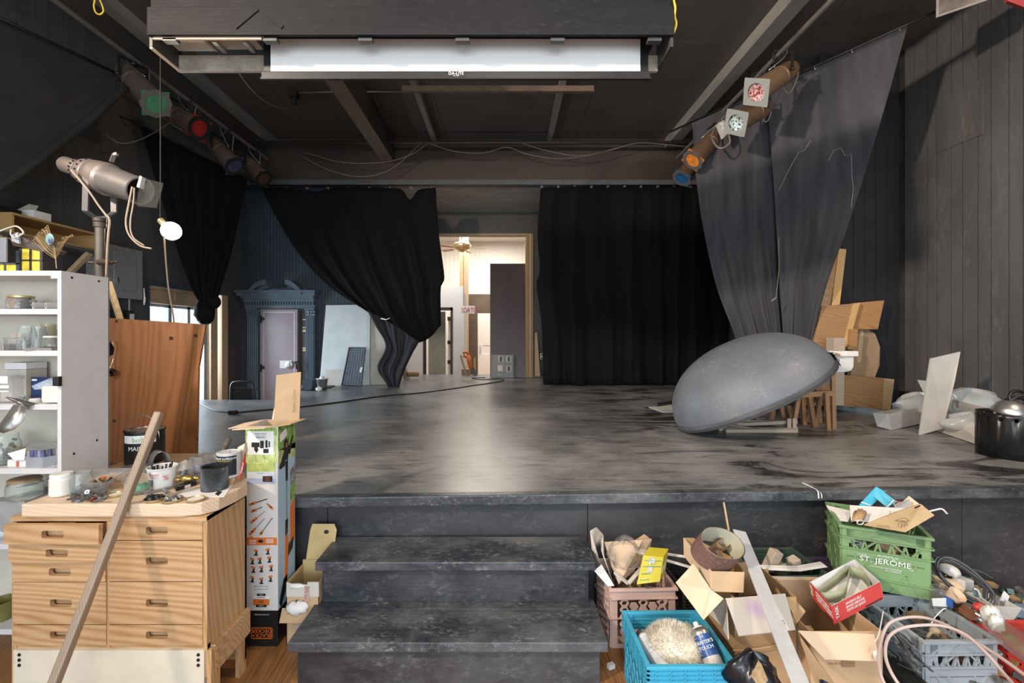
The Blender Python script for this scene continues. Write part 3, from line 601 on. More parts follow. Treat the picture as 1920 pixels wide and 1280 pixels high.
obj('housing', MB().prism([c+a*x*.155+b*y*.10 for x, y in ((-1,-1),(1,-1),(1,1),(-1,1))], -d*.12), STEELD, t, bev=.01)
obj('rim', MB().prism([c+a*x*.17+b*y*.115 for x, y in ((-1,-1),(1,-1),(1,1),(-1,1))], d*.012), SILVER, t, bev=.003)
obj('glass', MB().prism([c+d*.0125+a*x*.15+b*y*.095 for x, y in ((-1,-1),(1,-1),(1,1),(-1,1))], d*.003), plain('flood_glass', (.22,.20,.18), .2, .3, .5, 10), t)
obj('bracket', MB().bar(c-d*.1, V((XR-.01, c.y+.1, c.z+.15)), .03), STEELD, t)
solo('sign_board', MB().prism([P(1884,-30,3.0), P(1990,-30,3.2), P(1990,35,3.2), P(1922,14,3.05), P(1890,2,3.0)], (0,.02,0)), plain('dark_red_board', (.20,.018,.025), .5), 'corner of a dark red panel high on the right', 'panel')
# ================================================================ safe door in its classical surround
Yd = 8.02
def D(x, y, dy=0): return P(x, y, Yd-dy)
SURR = plain('slate_blue_paint', (.095,.13,.165), .32, 0, .12, 5)
sd = thing('safe_surround', 'slate blue classical door surround with broken pediment around the safe door', 'door surround', P(527,786,8.0))
def dbox(mb, x0, x1, y0, y1, d0, d1):
    a, b = P(x0, y1, 8.0), P(x1, y0, 8.0); return mb.box(a.x, b.x, 8.03-d1, 8.03-d0, a.z, b.z)
for x0, x1 in ((467,487),(576,592)):
    mb = MB(); dbox(mb, x0, x1, 592, 740, .02, .09); n = 5
    for i in range(n): 
        xa = x0+1+(x1-x0-2)*i/n; dbox(mb, xa, xa+(x1-x0-2)/n*.55, 594, 738, .09, .105)
    obj('column', mb, SURR, sd)
    mb = MB(); dbox(mb, x0-1, x1+1, 578, 581, .02, .13); dbox(mb, x0, x1, 581, 592, .02, .11)
    for i in range(3):
        for j in range(2): p = P(x0+3+i*(x1-x0-6)/2, 584+j*5, 7.9); mb.ball(p, .028, .02, .022, 8, 6)
    obj('capital', mb, SURR, sd)
    mb = MB(); dbox(mb, x0-3, x1+3, 737, 786, .02, .13); dbox(mb, x0-2, x1+2, 732, 737, .02, .11); obj('plinth', mb, SURR, sd)
for x0, x1, y0, y1, d in ((453,600,546,550,.26),(455,598,550,556,.22),(460,594,556,560,.18),(463,593,560,566,.14),(463,593,572,578,.10)):
    mb = MB(); dbox(mb, x0, x1, y0, y1, 0, d); obj('cornice', mb, SURR, sd)
for i in range(26):
    mb = MB(); dbox(mb, 464+i*4.95, 467+i*4.95, 566, 572, 0, .12); obj('dentil', mb, SURR, sd)
mb = MB(); dbox(mb, 487, 577, 566, 786, 0, .04); obj('back_panel', mb, SURR, sd)
mb = MB(); dbox(mb, 482, 573, 540, 547, 0, .05); obj('tympanum', mb, SURR, sd)
for pts in ([(477,547),(484,540),(493,533),(502,529.5),(510,528)], [(574,547),(567,540),(559,533),(552,529.5),(545,528)]):
    for k, (w_, dd) in enumerate(((.085,.24),(.065,.15))):
        mb = MB(); q = spline([P(x, y+3+k*7.5, 8.0) for x, y in pts], 4); vs = []
        for p in q: vs.append([V((p.x, 8.03-dd, p.z-w_/2)), V((p.x, 8.03-dd, p.z+w_/2)), V((p.x, 8.03, p.z+w_/2)), V((p.x, 8.03, p.z-w_/2)), V((p.x, 8.03-dd, p.z-w_/2))])
        mb.grid(vs); mb.add(vs[0][:4], [(0,1,2,3)]); mb.add(vs[-1][:4], [(3,2,1,0)]); obj('scroll', mb, SURR, sd)
text('LAPERRIERE & FILS', P(525,577.6,7.93), (1,0,0), (0,0,1), .048, plain('faded_gold', (.22,.20,.17), .5), sd, align='CENTER', stretch=1.15)
DOORM = plain('mauve_safe_paint', (.27,.215,.24), .35, 0, .1, 3)
d = thing('safe_door', 'heavy mauve safe door with white pinstripe, lock plate and gold lettering', 'safe door', P(527,786,7.95))
mb = MB(); dbox(mb, 493, 562, 580, 786, .05, .12); obj('slab', mb, DOORM, d, bev=.008)
PIN = plain('pinstripe', (.62,.60,.60), .5, 0, .03)
for x0, x1, y0, y1 in ((499,500.3,586,770),(555.5,556.8,586,770),(499,556.8,585,586.3)):
    mb = MB(); dbox(mb, x0, x1, y0, y1, .12, .1225); obj('pinstripe', mb, PIN, d)
GOLD = plain('gold_letters', (.55,.47,.33), .45, 0, .05)
text('Cary Safe Co.', P(527,622,7.905), (1,0,0), (0,0,1), .072, GOLD, d, align='CENTER')
text('Buffalo, N.Y.', P(527,655,7.905), (1,0,0), (0,0,1), .042, GOLD, d, align='CENTER')
for y in (592, 682):
    mb = MB(); dbox(mb, 492, 496, y, y+14, .10, .17); dbox(mb, 496, 501, y+3, y+9, .12, .14); obj('hinge', mb, STEELD, d, bev=.004)
mb = MB(); dbox(mb, 530, 552, 675, 689.5, .12, .135); lp = obj('lock_plate', mb, WHITEP, d, bev=.003)
obj('dial', MB().lathe([(.0,.035),(.025,.035),(.03,.02),(.062,.012),(.065,0)], P(542,684,7.89), (0,-1,0), 20), SILVER, lp, smooth='auto')
obj('handle', MB().tube([P(552,679,7.86), P(555,681,7.82), P(557,692,7.82)], .014, 8).tube([P(551,679,7.82), P(560,678,7.82)], .012, 8), STEELD, d, smooth=True)
mb = MB(); dbox(mb, 563, 576, 582, 786, .0, .055); ij = obj('inner_jamb', mb, BLK, sd)
for y, hh in ((598,2),(613,2),(618,4),(651,3),(655,3)):
    mb = MB(); dbox(mb, 568.5, 574.5, y, y+hh, .055, .058); obj('gilt_label', mb, GOLD, ij)
# chair on the lower floor beyond the stage edge
c = thing('folding_chair', 'black chair back with rounded metal hoop, beyond the stage edge before the safe', 'chair', P(456,832,6.25))
hp = spline(px([(433,790),(433,735),(435,720),(443,716),(466,716),(473,720),(478,745),(481,790)], 6.2), 5)
obj('back_frame', MB().tube(hp, .017, 8), BLACKPL, c, smooth=True)
obj('back_pad', MB().prism(px([(435,727),(473,727),(479,785),(434,785)], 6.19), (0,.03,0)), BLACKPL, c, bev=.01)
z0 = hp[0].z; a, b = hp[0], hp[-1]
obj('seat', MB().box(a.x, b.x, 5.78+.32, 6.22+.36, .43, .46), BLACKPL, c, bev=.01)
for p in ((a.x+.02, 6.2), (b.x-.02, 6.2), (a.x+.02, 6.55), (b.x-.02, 6.55)): obj('leg', MB().tube([(p[0], p[1], 0), (p[0], p[1], z0 if p[1] < 6.3 else .43)], .013, 8), BLACKPL, c, smooth=True)
# boards and trays before the back wall
FOAM = plain('white_foam_board', (.56,.60,.60), .6, 0, .08, 4)
t = solo('foam_board', MB().prism([P(611,572,7.97), P(684,571,7.97), P(694,590,7.96), P(692,722,7.86), P(599,722,7.86)], (0,.03,0)), FOAM, 'large off-white board leaning on the wall beside the safe surround', 'board')
solo('panel_board', MB().prism([P(688,576,8.0), P(738,576,8.0), P(738,722,7.93), P(692,722,7.93)], (0,.025,0)), plain('beige_board', (.55,.52,.47), .7, 0, .1, 6), 'beige board half hidden behind the swagged velvet curtain', 'board')
solo('plywood_offcut', MB().prism([P(611,693,7.80), P(651,693,7.80), P(651,723,7.76), P(611,723,7.76)], (0,.012,0)), plain('pale_ply', (.50,.46,.40), .7, 0, .1, 6), 'small pale plywood offcut leaning at the foot of the white board', 'board')
t = thing('seed_tray', 'slate blue plastic tray with rows of square cells standing against the white board', 'tray', P(660,722,7.7))
q = px([(655,651),(685,651),(677,723),(640,722)]+[], 7.75); q[2] = P(677,723,7.68); q[3] = P(640,722,7.68)
TRAY = plain('slate_plastic', (.075,.10,.125), .4, 0, .08)
obj('body', MB().prism(q, (0,.05,0)), TRAY, t); mb = MB()
for i in range(16):
    for j in range(6):
        u, v = (j+1)/7.2, (i+.8)/17; p = (q[0].lerp(q[1], u)).lerp(q[3].lerp(q[2], u), v); mb.add([p+V((-.016,-.002,-.016)), p+V((.016,-.002,-.016)), p+V((.016,-.002,.016)), p+V((-.016,-.002,.016)), p+V((0,-.016,.010))], [(0,1,4),(1,2,4),(2,3,4),(3,0,4)])
tag(obj('cells', mb, plain('slate_plastic_hi', (.16,.20,.235), .35), t), kind='stuff')
obj('rim', MB().tube([p+V((0,-.005,0)) for p in q], .012, 6, True), plain('slate_plastic_rim', (.03,.045,.06), .4), t)
obj('label', MB().prism([P(676,688,7.69), P(680,688,7.69), P(678,698,7.69), P(674,698,7.69)], (0,-.004,0)), PAPER, t)
t = solo('serving_tray', MB().prism([G(563,732,ZS), G(599,732,ZS), G(628,724,ZS), G(575,723,ZS)], (0,0,.018)), BLACKPL, 'flat dark tray on the stage corner holding flower pots', 'tray', bev=.006)
def pot(name, label, c, r, h, mat, lid=None):
    t = thing(name, label, 'pot', c)
    obj('body', MB().lathe([(r*.75,0),(r*.8,0),(r,h),(r*1.06,h),(r*1.06,h*.88),(r,h*.88)][:3]+[(r*1.08,h),(r*1.08,h*1.05),(r*.93,h*1.05),(r*.7,h*.1)], c, n=20), mat, t, smooth='auto')
    if lid: obj('lid', MB().lathe([(0,h*1.3),(r*.4,h*1.3),(r*.5,h*1.1),(r*1.15,h*1.08),(r*1.15,h*1.03),(0,h*1.03)], c, n=20), lid, t, smooth='auto')
sq = G(580,729.5,ZS+.019)
t = thing('square_pot', 'small square dark plant pot on the flat tray, nearer of two', 'pot', sq)
obj('body', MB().add([sq+V((x*s, y*s, z)) for s, z in ((.055,0),(.08,.15)) for x, y in ((-1,-1),(1,-1),(1,1),(-1,1))], [(0,1,2,3),(0,4,5,1),(1,5,6,2),(2,6,7,3),(3,7,4,0)]), TRAY, t, solid=.006)
pot('round_pot', 'round grey pot with white lid on the flat tray', G(604,727,ZS+.019), .085, .14, plain('mid_grey_pot', (.12,.13,.14), .5), WHITEP)
sq = G(589,726,ZS+.019)
pot('flower_pot', 'second dark plant pot behind the square one on the flat tray', sq, .06, .12, TRAY)
solo('crumpled_paper', MB().ball(G(598,729,ZS+.045), .05, .03, .03, 12, 8, .3), PAPER, 'crumpled white paper between the pots on the flat tray', 'paper')
# ================================================================ behind the doorway: the bright back room
BW = plain('white_room_paint', (.80,.77,.72), .6, 0, .03)
struct('wall_far', MB().box(-6, 5, 16, 16.1, 0, 5), BW); struct('wall_far_left', MB().box(-6.1, -6, 9.6, 16, 0, 5), BW); struct('wall_far_right', MB().box(4.9, 5, 9.6, 16, 0, 5), BW)
struct('ceiling_far', MB().box(-6, 5, 9.56, 16.1, 4.75, 4.9), BW)
mb = MB(); x = -4
while x < 2: mb.box(x, x+.14, 15.985, 16, 2.9, 4.75); x += .15
tag(obj('boards', mb, BW, bpy.data.objects['wall_far']), kind='stuff')
struct('wall_partition', MB().box(-3.2, -1.90, 11, 11.1, 0, 2.66).box(-1.29, -.97, 11, 11.1, 0, 2.66).box(-1.90, -1.29, 11, 11.1, 2.12, 2.66).box(-1.07, -.97, 11.1, 11.8, 0, 2.5), plain('partition_white', (.74,.73,.71), .6, 0, .03))
dr = struct('door_2', MB().box(-1.95, -1.90, 10.97, 11.12, 0, 2.15).box(-1.29, -1.24, 10.97, 11.12, 0, 2.15).box(-1.95, -1.24, 10.97, 11.12, 2.08, 2.15), plain('dark_brown_frame', (.045,.035,.03), .5))
obj('leaf', MB().box(-1.87, -1.45, 11.25, 11.29, 0, 2.06), plain('grey_green_leaf', (.27,.27,.22), .5), dr)
tag(obj('slat_wall', MB().box(-1.42, -1.30, 11.6, 11.62, 0, 2.1), BW, dr), kind='stuff')
for z in (.35, .75, 1.25, 1.85): obj('shelf', MB().box(-1.43, -1.29, 11.5, 11.6, z, z+.09), plain('dark_brown_frame', 0), dr)
solo('timber_post', MB().box(-1.35, -1.09, 13.8, 14.05, 0, 4.74), UNP, 'unfinished timber post rising to the back room ceiling behind the white partition', 'post')
struct('wall_brown', MB().box(-1.6, -.87, 14.9, 15, 0, 2.82).box(-.87, .6, 14.9, 15, 2.2, 2.82), plain('brown_wall', (.10,.07,.05), .6, 0, .2, 3))
d3 = struct('door_3', MB().box(-.85, 0, 14.9, 14.95, 0, 2.18), BW); obj('handle', MB().box(-.80, -.76, 14.84, 14.9, .95, 1.15), SILVER, d3)
for z0, z1 in ((.2,.85),(1.15,2.0)): obj('panel', MB().box(-.68, -.1, 14.885, 14.9, z0, z1), BW, d3)
t = thing('exit_sign', 'white exit sign with red letters hung before the timber post', 'sign', P(879,587,10.8))
a, b = P(867,588,10.8), P(890.5,573,10.8); obj('plate', MB().box(a.x, b.x, 10.78, 10.8, a.z, b.z), plain('sign_white', (.80,.72,.70), .5), t)
text('SORTIE', P(879.3,585.5,10.775), (1,0,0), (0,0,1), .165, plain('sign_red', (.55,.10,.10), .5), t, align='CENTER', stretch=.72)
obj('chain', MB().tube([P(869,573,10.79), P(869,300,10.79)], .006, 4), STEELD, t)
t = thing('ceiling_fan', 'brass ceiling fan with wooden blades in the bright back room', 'fan', P(866,462,12.7)); c = P(866,462,12.7)
BRASS = plain('brass', (.55,.45,.27), .3, .7)
obj('motor', MB().lathe([(0,-.16),(.06,-.15),(.13,-.10),(.24,-.06),(.27,.02),(.22,.09),(.09,.12),(.07,.16),(0,.17)], c, n=22), BRASS, t, smooth=True)
obj('rod', MB().tube([c+V((0,0,.15)), (c.x, c.y, 4.74)], .02, 8), BRASS, t); obj('canopy', MB().lathe([(0,-.14),(.05,-.13),(.10,0)], (c.x, c.y, 4.74)), BRASS, t, smooth=True)
for k in range(5):
    q = R(72*k+4); u = V((math.cos(q), math.sin(q), 0)); v = V((-u.y, u.x, .15)); o = c+V((0,0,-.06))
    obj('blade', MB().prism([o+u*.30-v*.05, o+u*.68-v*.075, o+u*.70+v*.06, o+u*.30+v*.05], (0,0,.012)), plain('fan_blade', (.42,.22,.09), .45), t)
PURP = plain('purple_brown_ply', (.045,.022,.026), .4, 0, .35, 3, 0, (1,1,.4))
solo('plywood_sheet', MB().prism([P(919,494,9.62), P(990,494,9.62), P(991,706.5,9.32), P(919,706.5,9.32)], (0,.018,0)), PURP, 'tall purple brown plywood sheet leaning inside the doorway', 'board')
t = thing('power_box', 'grey metal power distribution box with four outlets before the purple sheet', 'power box', P(942,707,9.2))
a, b = P(920.5,707.2,9.15), P(963,665,9.15); obj('case', MB().box(a.x, b.x, 9.15, 9.28, ZS, b.z), plain('case_grey', (.20,.20,.21), .45), t, bev=.008)
for x, y, dk in ((939,673,1),(954,673,1),(938,690,0),(954,691,1)):
    p = P(x,y,9.145); pl_ = obj('outlet_plate', MB().obox(p, .10, .012, .12), plain('cream_plate', (.60,.55,.42), .5), t)
    if dk: obj('outlet', MB().obox(p-V((0,.008,0)), .055, .012, .10), BLACKPL, pl_)
obj('lower_plate', MB().obox(P(938,702,9.145), .10, .012, .06), plain('case_grey2', (.28,.27,.25), .5), t)
solo('leaning_board', MB().prism([P(1003,624,9.36), P(1007,622,9.36), P(1013,705,9.25), P(1003,705,9.25)], (0,.03,0)), UNP, 'narrow tan board leaning right of the doorway timber', 'board')
t = thing('wall_outlet', 'white outlet plate on the dark wall right of the doorway', 'outlet', P(1016,668,9.39)); obj('plate', MB().obox(P(1016,668,9.392), .075, .012, .12), WHITEP, t); obj('socket', MB().obox(P(1016,665,9.385), .03, .008, .035).obox(P(1016,671,9.385), .03, .008, .035), BLACKPL, t)
t = thing('hedge_saw', 'orange and black garden saw leaning by the timber post', 'tool', P(890,707,9.7))
obj('handle', MB().tube(spline(px([(868,662),(874,660),(879,664),(876,669),(869,667)], 9.7), 4), .03, 8).tube([P(877,666,9.7), P(884,690,9.7)], .05, 8), ORANGE, t, smooth=True)
obj('blade', MB().bar(P(883,685,9.7), P(893,707,9.7), .08, .02, (0,1,0)), BLACKPL, t)
solo('fence_stake', MB().bar(P(864,666,9.75), P(876,707,9.70), .05, .03), GREYW, 'greyed wooden stake leaning beside the orange saw', 'stake')
solo('yellow_stick', MB().bar(P(890,670,9.75), P(890,707,9.72), .04, .03), plain('yellow_stick', (.55,.38,.06), .5), 'short yellow stick standing right of the orange saw', 'stick')
solo('firewood_block', MB().prism([P(865,692,9.7), P(880,692,9.7), P(881,707,9.7), P(866,707,9.7)], (0,.2,0)), OAKX, 'brown wood block under the saw and stakes', 'wood')
solo('log', MB().tube([P(763,701,8.8), P(785,701,8.9)], .05, 12), OAKX, 'short brown log lying left of the doorway', 'log', smooth='auto')
solo('timber_offcut', MB().bar(P(757,680,8.7), P(759,709,8.7), .05, .05), OAKZ, 'thin upright timber offcut behind the curtain tail', 'wood')
solo('white_jug', MB().lathe([(0,0),(.055,0),(.06,.02),(.06,.12),(.025,.17),(.025,.20),(0,.20)], G(763,709,ZS), n=14), WHITEP, 'small white jug beside the short log', 'jug', smooth='auto')
# cables on the stage floor
t = thing('extension_cord', 'black extension cord running across the stage floor to the doorway', 'cord', G(700,745,ZS))
obj('cord', MB().tube(spline([G(x, y, ZS+.008) for x, y in ((444,773),(500,768),(560,763),(640,753),(720,742),(790,736),(850,728),(890,722),(925,717),(944,713),(938,710),(900,711),(885,708.5),(910,707.5))], 6), .008, 6), CABLE, t, smooth=True)
obj('plug', MB().obox(G(437,773,ZS+.02), .09, .05, .045, (0,0,R(-8))), BLACKPL, t, bev=.01)
obj('socket_end', MB().tube(spline([G(x, y, ZS+.006) for x, y in ((432,773),(405,770),(385,762),(372,754))], 5), .005, 6), CABLE, t, smooth=True)
t = solo('glass_sheet', MB().sheet([G(1216,763,ZS+.004), G(1262,757,ZS+.004), G(1275,771,ZS+.004), G(1245,773,ZS+.004)], .006), plain('pale_sheet', (.55,.60,.58), .3), 'flat pale sheet lying by the left edge of the grey dome', 'sheet')
solo('black_rod', MB().tube([G(1231,759,ZS+.025), G(1262,754.5,ZS+.025)], .022, 10), BLACKPL, 'short black rod resting on the pale sheet', 'rod', smooth='auto')
# ================================================================ the big dome and its props
dax = V((-.4566,.1063,.883)).normalized(); dc = V((2.179, 4.03, .965)); DR = .679
DOME = scuffed('dome_paint', (.115,.128,.152), (.26,.27,.285), .22, .5, 1.0)
t = thing('dome', 'large grey fibreglass dome tilted on the stage with its rim propped up right', 'dome', (dc.x, dc.y, ZS))
pf = [(DR*math.cos(q)**.92, .475*math.sin(q)) for q in [R(90*i/22) for i in range(23)]]
obj('shell', MB().lathe(pf, dc, dax, 56), DOME, t, smooth=True, solid=.01)
obj('rim', MB().lathe([(DR-.01,-.025),(DR+.014,-.025),(DR+.018,0),(DR+.004,.018)], dc, dax, 56), plain('dome_rim', (.055,.058,.066), .45), t, smooth='auto')
rp = V((math.cos(R(5)), 0, 0)); e1 = (V((1,0,0))-dax*dax.x).normalized(); e2 = dax.cross(e1)
obj('tape', MB().grid([[dc+(e1*math.cos(q)+e2*math.sin(q))*(DR+.02)+dax*k for q in [R(-34+7*i) for i in range(9)]] for k in (-.05, .03, .05)]), BLACKPL, t, solid=.006)
for q in (R(-6), R(-24)): obj('wire_tie', MB().tube([dc+(e1*math.cos(q)+e2*math.sin(q))*(DR+.03+.02*math.sin(k*2))+dax*(.05-.02*k)+e2*.012*math.cos(k*3) for k in range(7)], .005, 5), SILVER, t)
t = thing('lath_frame', 'low folded frame of wooden laths under the lower edge of the dome', 'frame', G(1430,812,ZS))
for a, b, ya, yb in (((1352,797),(1494,790),4.25,4.12),((1385,790),(1492,791),4.30,4.15),((1347,806),(1494,808),4.10,4.07),((1352,797),(1420,812),4.2,4.05),((1420,785),(1494,805),4.4,4.1),((1360,812),(1494,812.5),4.02,4.02)):
    p, q = P(*a, ya), P(*b, yb); p.z, q.z = max(p.z, ZS+.016), max(q.z, ZS+.016); obj('lath', MB().bar(p, q, .032, .03), GREYW, t)
for x in (1490, 1480): obj('end_post', MB().bar(P(x,785,4.10), P(x,811,4.06), .03, .03), GREYW, t)
t = thing('wooden_rack', 'brown wooden drying rack with many legs holding up the dome rim', 'rack', G(1525,800,ZS))
RK = wood('rack_wood', (.34,.19,.095), (.23,.12,.058), 'z', 3, .5)
for xt, yt, xb, yb, Y in ((1561,690,1563,803,4.17),(1549,736,1553,806,4.12),(1497,742,1487,800,4.2),(1505,745,1508,793,4.36),(1515,728,1527,800,4.25),(1542,716,1530,800,4.3),(1530,700,1537,790,4.45),(1478,760,1486,797,4.3),(1465,762,1470,790,4.4),(1450,768,1447,785,4.6),(1535,712,1512,795,4.5),(1521,735,1523,795,4.4)):
    p = P(xt, yt, Y); q = P(xb, yb, Y); q.z = ZS; obj('leg', MB().bar(p, q, .035, .028, (0,1,0)), RK, t)
for a, b, Y in (((1500,740),(1560,737),4.16),((1520,740),(1562,735),4.45),((1529,728),(1563,724),4.3)): obj('rail', MB().bar(P(*a, Y), P(*b, Y), .03, .045), RK, t)
t = thing('white_tub', 'small white plastic tub balanced on the rack behind the dome rim', 'tub', P(1583,696,4.45))
obj('body', MB().prism([P(1558,665,4.35), P(1602,665,4.35), P(1601,688,4.37), P(1596,695,4.38), P(1585,698,4.4), P(1560,699,4.4)], (0,.26,0)), WHITEP, t, bev=.012)
obj('rim', MB().box(P(1556,668,4.33).x, P(1610,668,4.33).x, 4.33, 4.64, P(0,668,4.33).z, P(0,658,4.33).z), WHITEP, t, bev=.006)
obj('bracket', MB().obox(P(1567,665,4.32), .07, .02, .02), OAKX, t)
# ---- lumber against the return wall
G_ = 'lumber stacked behind the dome'
t = thing('timber_beam', 'tall slanting timber beam standing behind the dome, its edge bright', 'lumber', P(1545,758,5.3), group=G_)
obj('face', MB().prism([P(1553,467,5.42), P(1573,466,5.42), P(1552,600,5.34), P(1535,760,5.3), P(1512,760,5.3), P(1530,610,5.36)], (0,.06,0)), OAKZ, t)
obj('edge', MB().prism([P(1573,466,5.40), P(1587,467,5.40), P(1571,600,5.33), P(1556,600,5.33)], (0,.07,0)), wood('lumber_bright', (.56,.35,.16), (.42,.235,.09), 'z', 1.2, .6), t)
t = thing('glued_timber', 'wide glued timber board leaning behind the white tub', 'lumber', P(1560,760,5.2), group=G_)
obj('board', MB().prism([P(1541,574,5.30), P(1600,569,5.30), P(1578,660,5.22), P(1556,760,5.15), P(1518,760,5.15), P(1526,640,5.25)], (0,.04,0)), OAKX, t)
obj('edge_strip', MB().prism([P(1600,569,5.29), P(1613,567,5.29), P(1590,650,5.22), P(1580,650,5.22)], (0,.05,0)), wood('lumber_bright', 0, 0), t)
solo('timber_plank', MB().prism([P(1600,568,5.36), P(1658,563,5.36), P(1646,617,5.33), P(1596,617,5.33)], (0,.04,0)), wood('lumber_warm', (.38,.205,.085), (.28,.135,.05), 'x', 1.2, .55), 'orange toned plank with a knot sticking out right above the curved slab', 'lumber', G_)
t = thing('live_edge_slab', 'rough curved slab of timber with bark edge leaning on the return wall', 'lumber', P(1625,758,5.3), group=G_)
obj('slab', MB().prism([P(1603,618,5.42), P(1628,617,5.42), P(1641,626,5.42), P(1650,650,5.4), P(1649,685,5.38), P(1641,706,5.36), P(1640,760,5.3), P(1590,760,5.3)], (0,.06,0)), wood('slab_grey', (.33,.23,.145), (.22,.14,.08), 'z', 1.6, .65), t)
obj('wane', MB().prism([P(1612,618,5.41), P(1620,618,5.41), P(1612,705,5.35), P(1605,705,5.35)], (0,.02,0)), UNP, t)
solo('timber_offcut', MB().prism([P(1596,617,5.2), P(1609,617,5.2), P(1606,655,5.2), P(1590,655,5.2)], (0,.05,0)), wood('lumber_warm', 0, 0), 'small warm brown offcut wedged under the orange toned plank', 'lumber', G_)
solo('timber_block', MB().prism([P(1564,633,4.95), P(1585,633,4.95), P(1582,760,4.95), P(1560,760,4.95)], (0,.12,0)), GREYW, 'greyish timber post end standing right behind the white tub', 'lumber', G_)
t = thing('timber_beam', 'thick timber beam with pale end grain lying on the stage by the return wall', 'lumber', P(1620,766,5.1), group=G_)
obj('beam', MB().prism([P(1568,702,5.05), P(1657,709,5.05), P(1655,768,5.05), P(1568,760,5.05)], (0,.16,0)), OAKX, t, bev=.006)
obj('end_grain', MB().prism([P(1657,709,5.04), P(1677,711,5.06), P(1670,767,5.06), P(1654,768,5.04)], (0,.16,0)), wood('end_grain', (.46,.33,.20), (.36,.24,.13), 'y', 2, .65), t)
solo('flat_bar', MB().bar(G(1568,760,ZS+.035), G(1700,783,ZS+.035), .03, .07), plain('dull_zinc', (.26,.30,.31), .45, .3), 'grey flat bar lying on the stage in front of the timber beam', 'bar')
# ---- sheet metal offcuts and plastic by the right wall
SHEETM = plain('primed_sheet_metal', (.54,.52,.50), .42, .25, .12, 4)
t = thing('metal_tray', 'hollow white sheet metal trough lying on the stage, its open end to the left', 'sheet metal', G(1690,805,ZS))
A, B, C, D_ = P(1637,774,4.25), P(1665,776,4.15), P(1671,806,4.12), P(1645,799,4.2); dv = P(1760,758,4.55)-P(1665,776,4.15)
for nm, q in (('top', [A, B, B+dv, A+dv]), ('front', [B, C, C+dv, B+dv]), ('back', [A, D_, D_+dv, A+dv]), ('end', [A, B, C, D_])): obj(nm, MB().sheet(q, .004), SHEETM, t)
t = thing('metal_tray', 'long white sheet metal tray lying along the right wall before the plastic bags', 'sheet metal', G(1820,820,ZS))
A, B, C, D_ = P(1772,744,4.35), P(1775,755,4.3), P(1872,800,3.55), P(1868,770,3.55)
obj('back', MB().sheet([A, D_, C, B], .004), SHEETM, t); obj('bottom', MB().sheet([G(1750,804,ZS+.01), G(1854,838,ZS+.01), G(1874,806,ZS+.06), G(1778,778,ZS+.06)], .004), SHEETM, t)
obj('front', MB().sheet([G(1752,806,ZS+.004), G(1852,840,ZS+.004), P(1872,808,3.52), P(1775,775,4.05)], .004), SHEETM, t); obj('end', MB().sheet([G(1852,840,ZS+.004), P(1872,805,3.52), P(1858,812,3.5)], .004), STEELD, t)
solo('metal_plate', MB().prism([P(1745,672,4.05), P(1801,659,4.05), P(1790,716,4.0), P(1768,803,3.95), P(1724,815.5,3.93)], (0,.012,0)), SHEETM, 'tall flat metal plate standing tilted against the right wall', 'sheet metal')
PLB = plain('cloudy_plastic', (.66,.71,.73), .22, 0, .06, 6, trans=.25, alpha=.62)
def bag(label, c, rx, ry, rz, seed, mat=None):
    random.seed(seed); mb = MB(); rows = []; nu, nv = 26, 14
    ph = [random.uniform(0, 6) for _ in range(8)]
    for i in range(nv+1):
        th = math.pi*i/nv; r_ = []
        for j in range(nu+1):
            q = 2*math.pi*(j % nu)/nu; k = 1+.16*math.sin(3*q+ph[0]+2*th)+.11*math.sin(7*q+ph[1]+5*th)+.08*math.sin(13*q+ph[2]-6*th)
            z = math.cos(th)*rz*(1+.2*math.sin(4*q+ph[3])); r_.append(c+V((rx*math.sin(th)*math.cos(q)*k, ry*math.sin(th)*math.sin(q)*k, max(z, -rz*.72))))
        rows.append(r_)
    return solo('plastic_bag', mb.grid(rows), mat or PLB, label, 'bag', smooth=True)
bag('clear plastic bag bulging left of the standing metal plate', P(1722,757,4.45), .20, .13, .10, 3)
bag('crumpled clear plastic bag heaped behind the metal tray at the right wall', P(1815,757,4.25), .30, .16, .13, 5)
bag('clear plastic bag lying inside the long metal tray', P(1825,795,3.85), .24, .12, .09, 8)
solo('plastic_flap', MB().sheet([P(1720,712,4.5), P(1740,714,4.5), P(1739,735,4.45), P(1733,738,4.45)], .003), PLB, 'upright corner of clear film behind the metal plate', 'film')
t = thing('black_bin', 'black metal bin with slots around its rim at the right edge of the stage', 'bin', G(1910,858,ZS)); c = V((3.62, 3.24, ZS))
mb = MB(); n = 64; r_ = .185; H = .31; zs = [0, .26, .285, H]
for i in range(n):
    q0, q1 = 2*math.pi*i/n, 2*math.pi*(i+1)/n; u0, u1 = V((math.cos(q0), math.sin(q0), 0))*r_, V((math.cos(q1), math.sin(q1), 0))*r_
    for k in range(3):
        if k == 1 and i % 4 == 0: continue
        mb.add([c+u0+V((0,0,zs[k])), c+u1+V((0,0,zs[k])), c+u1+V((0,0,zs[k+1])), c+u0+V((0,0,zs[k+1]))], [(0,1,2,3)])
obj('wall', mb, plain('bin_black', (.02,.02,.021), .32, .4), t, smooth=True, solid=.004, weld=True)
obj('base', MB().lathe([(0,.004),(r_,.004)], c), BLACKPL, t)
solo('foil_pan', MB().lathe([(.10,0),(.105,.01),(.09,.05),(.06,.085),(0,.10)], c+V((-.05,-.03,.30)), (.15,-.2,1), 18), SILVER, 'shiny foil dome resting on top of the black bin', 'pan', smooth=True)
solo('cable_hank', MB().tube([c+V((.06+.09*math.cos(k*.5), .03*math.sin(k*.31), .345+.06*math.sin(k*.5)+.002*k)) for k in range(40)], .012, 6), CABLE, 'black cable hank stuffed in the top of the black bin', 'cable', smooth=True)
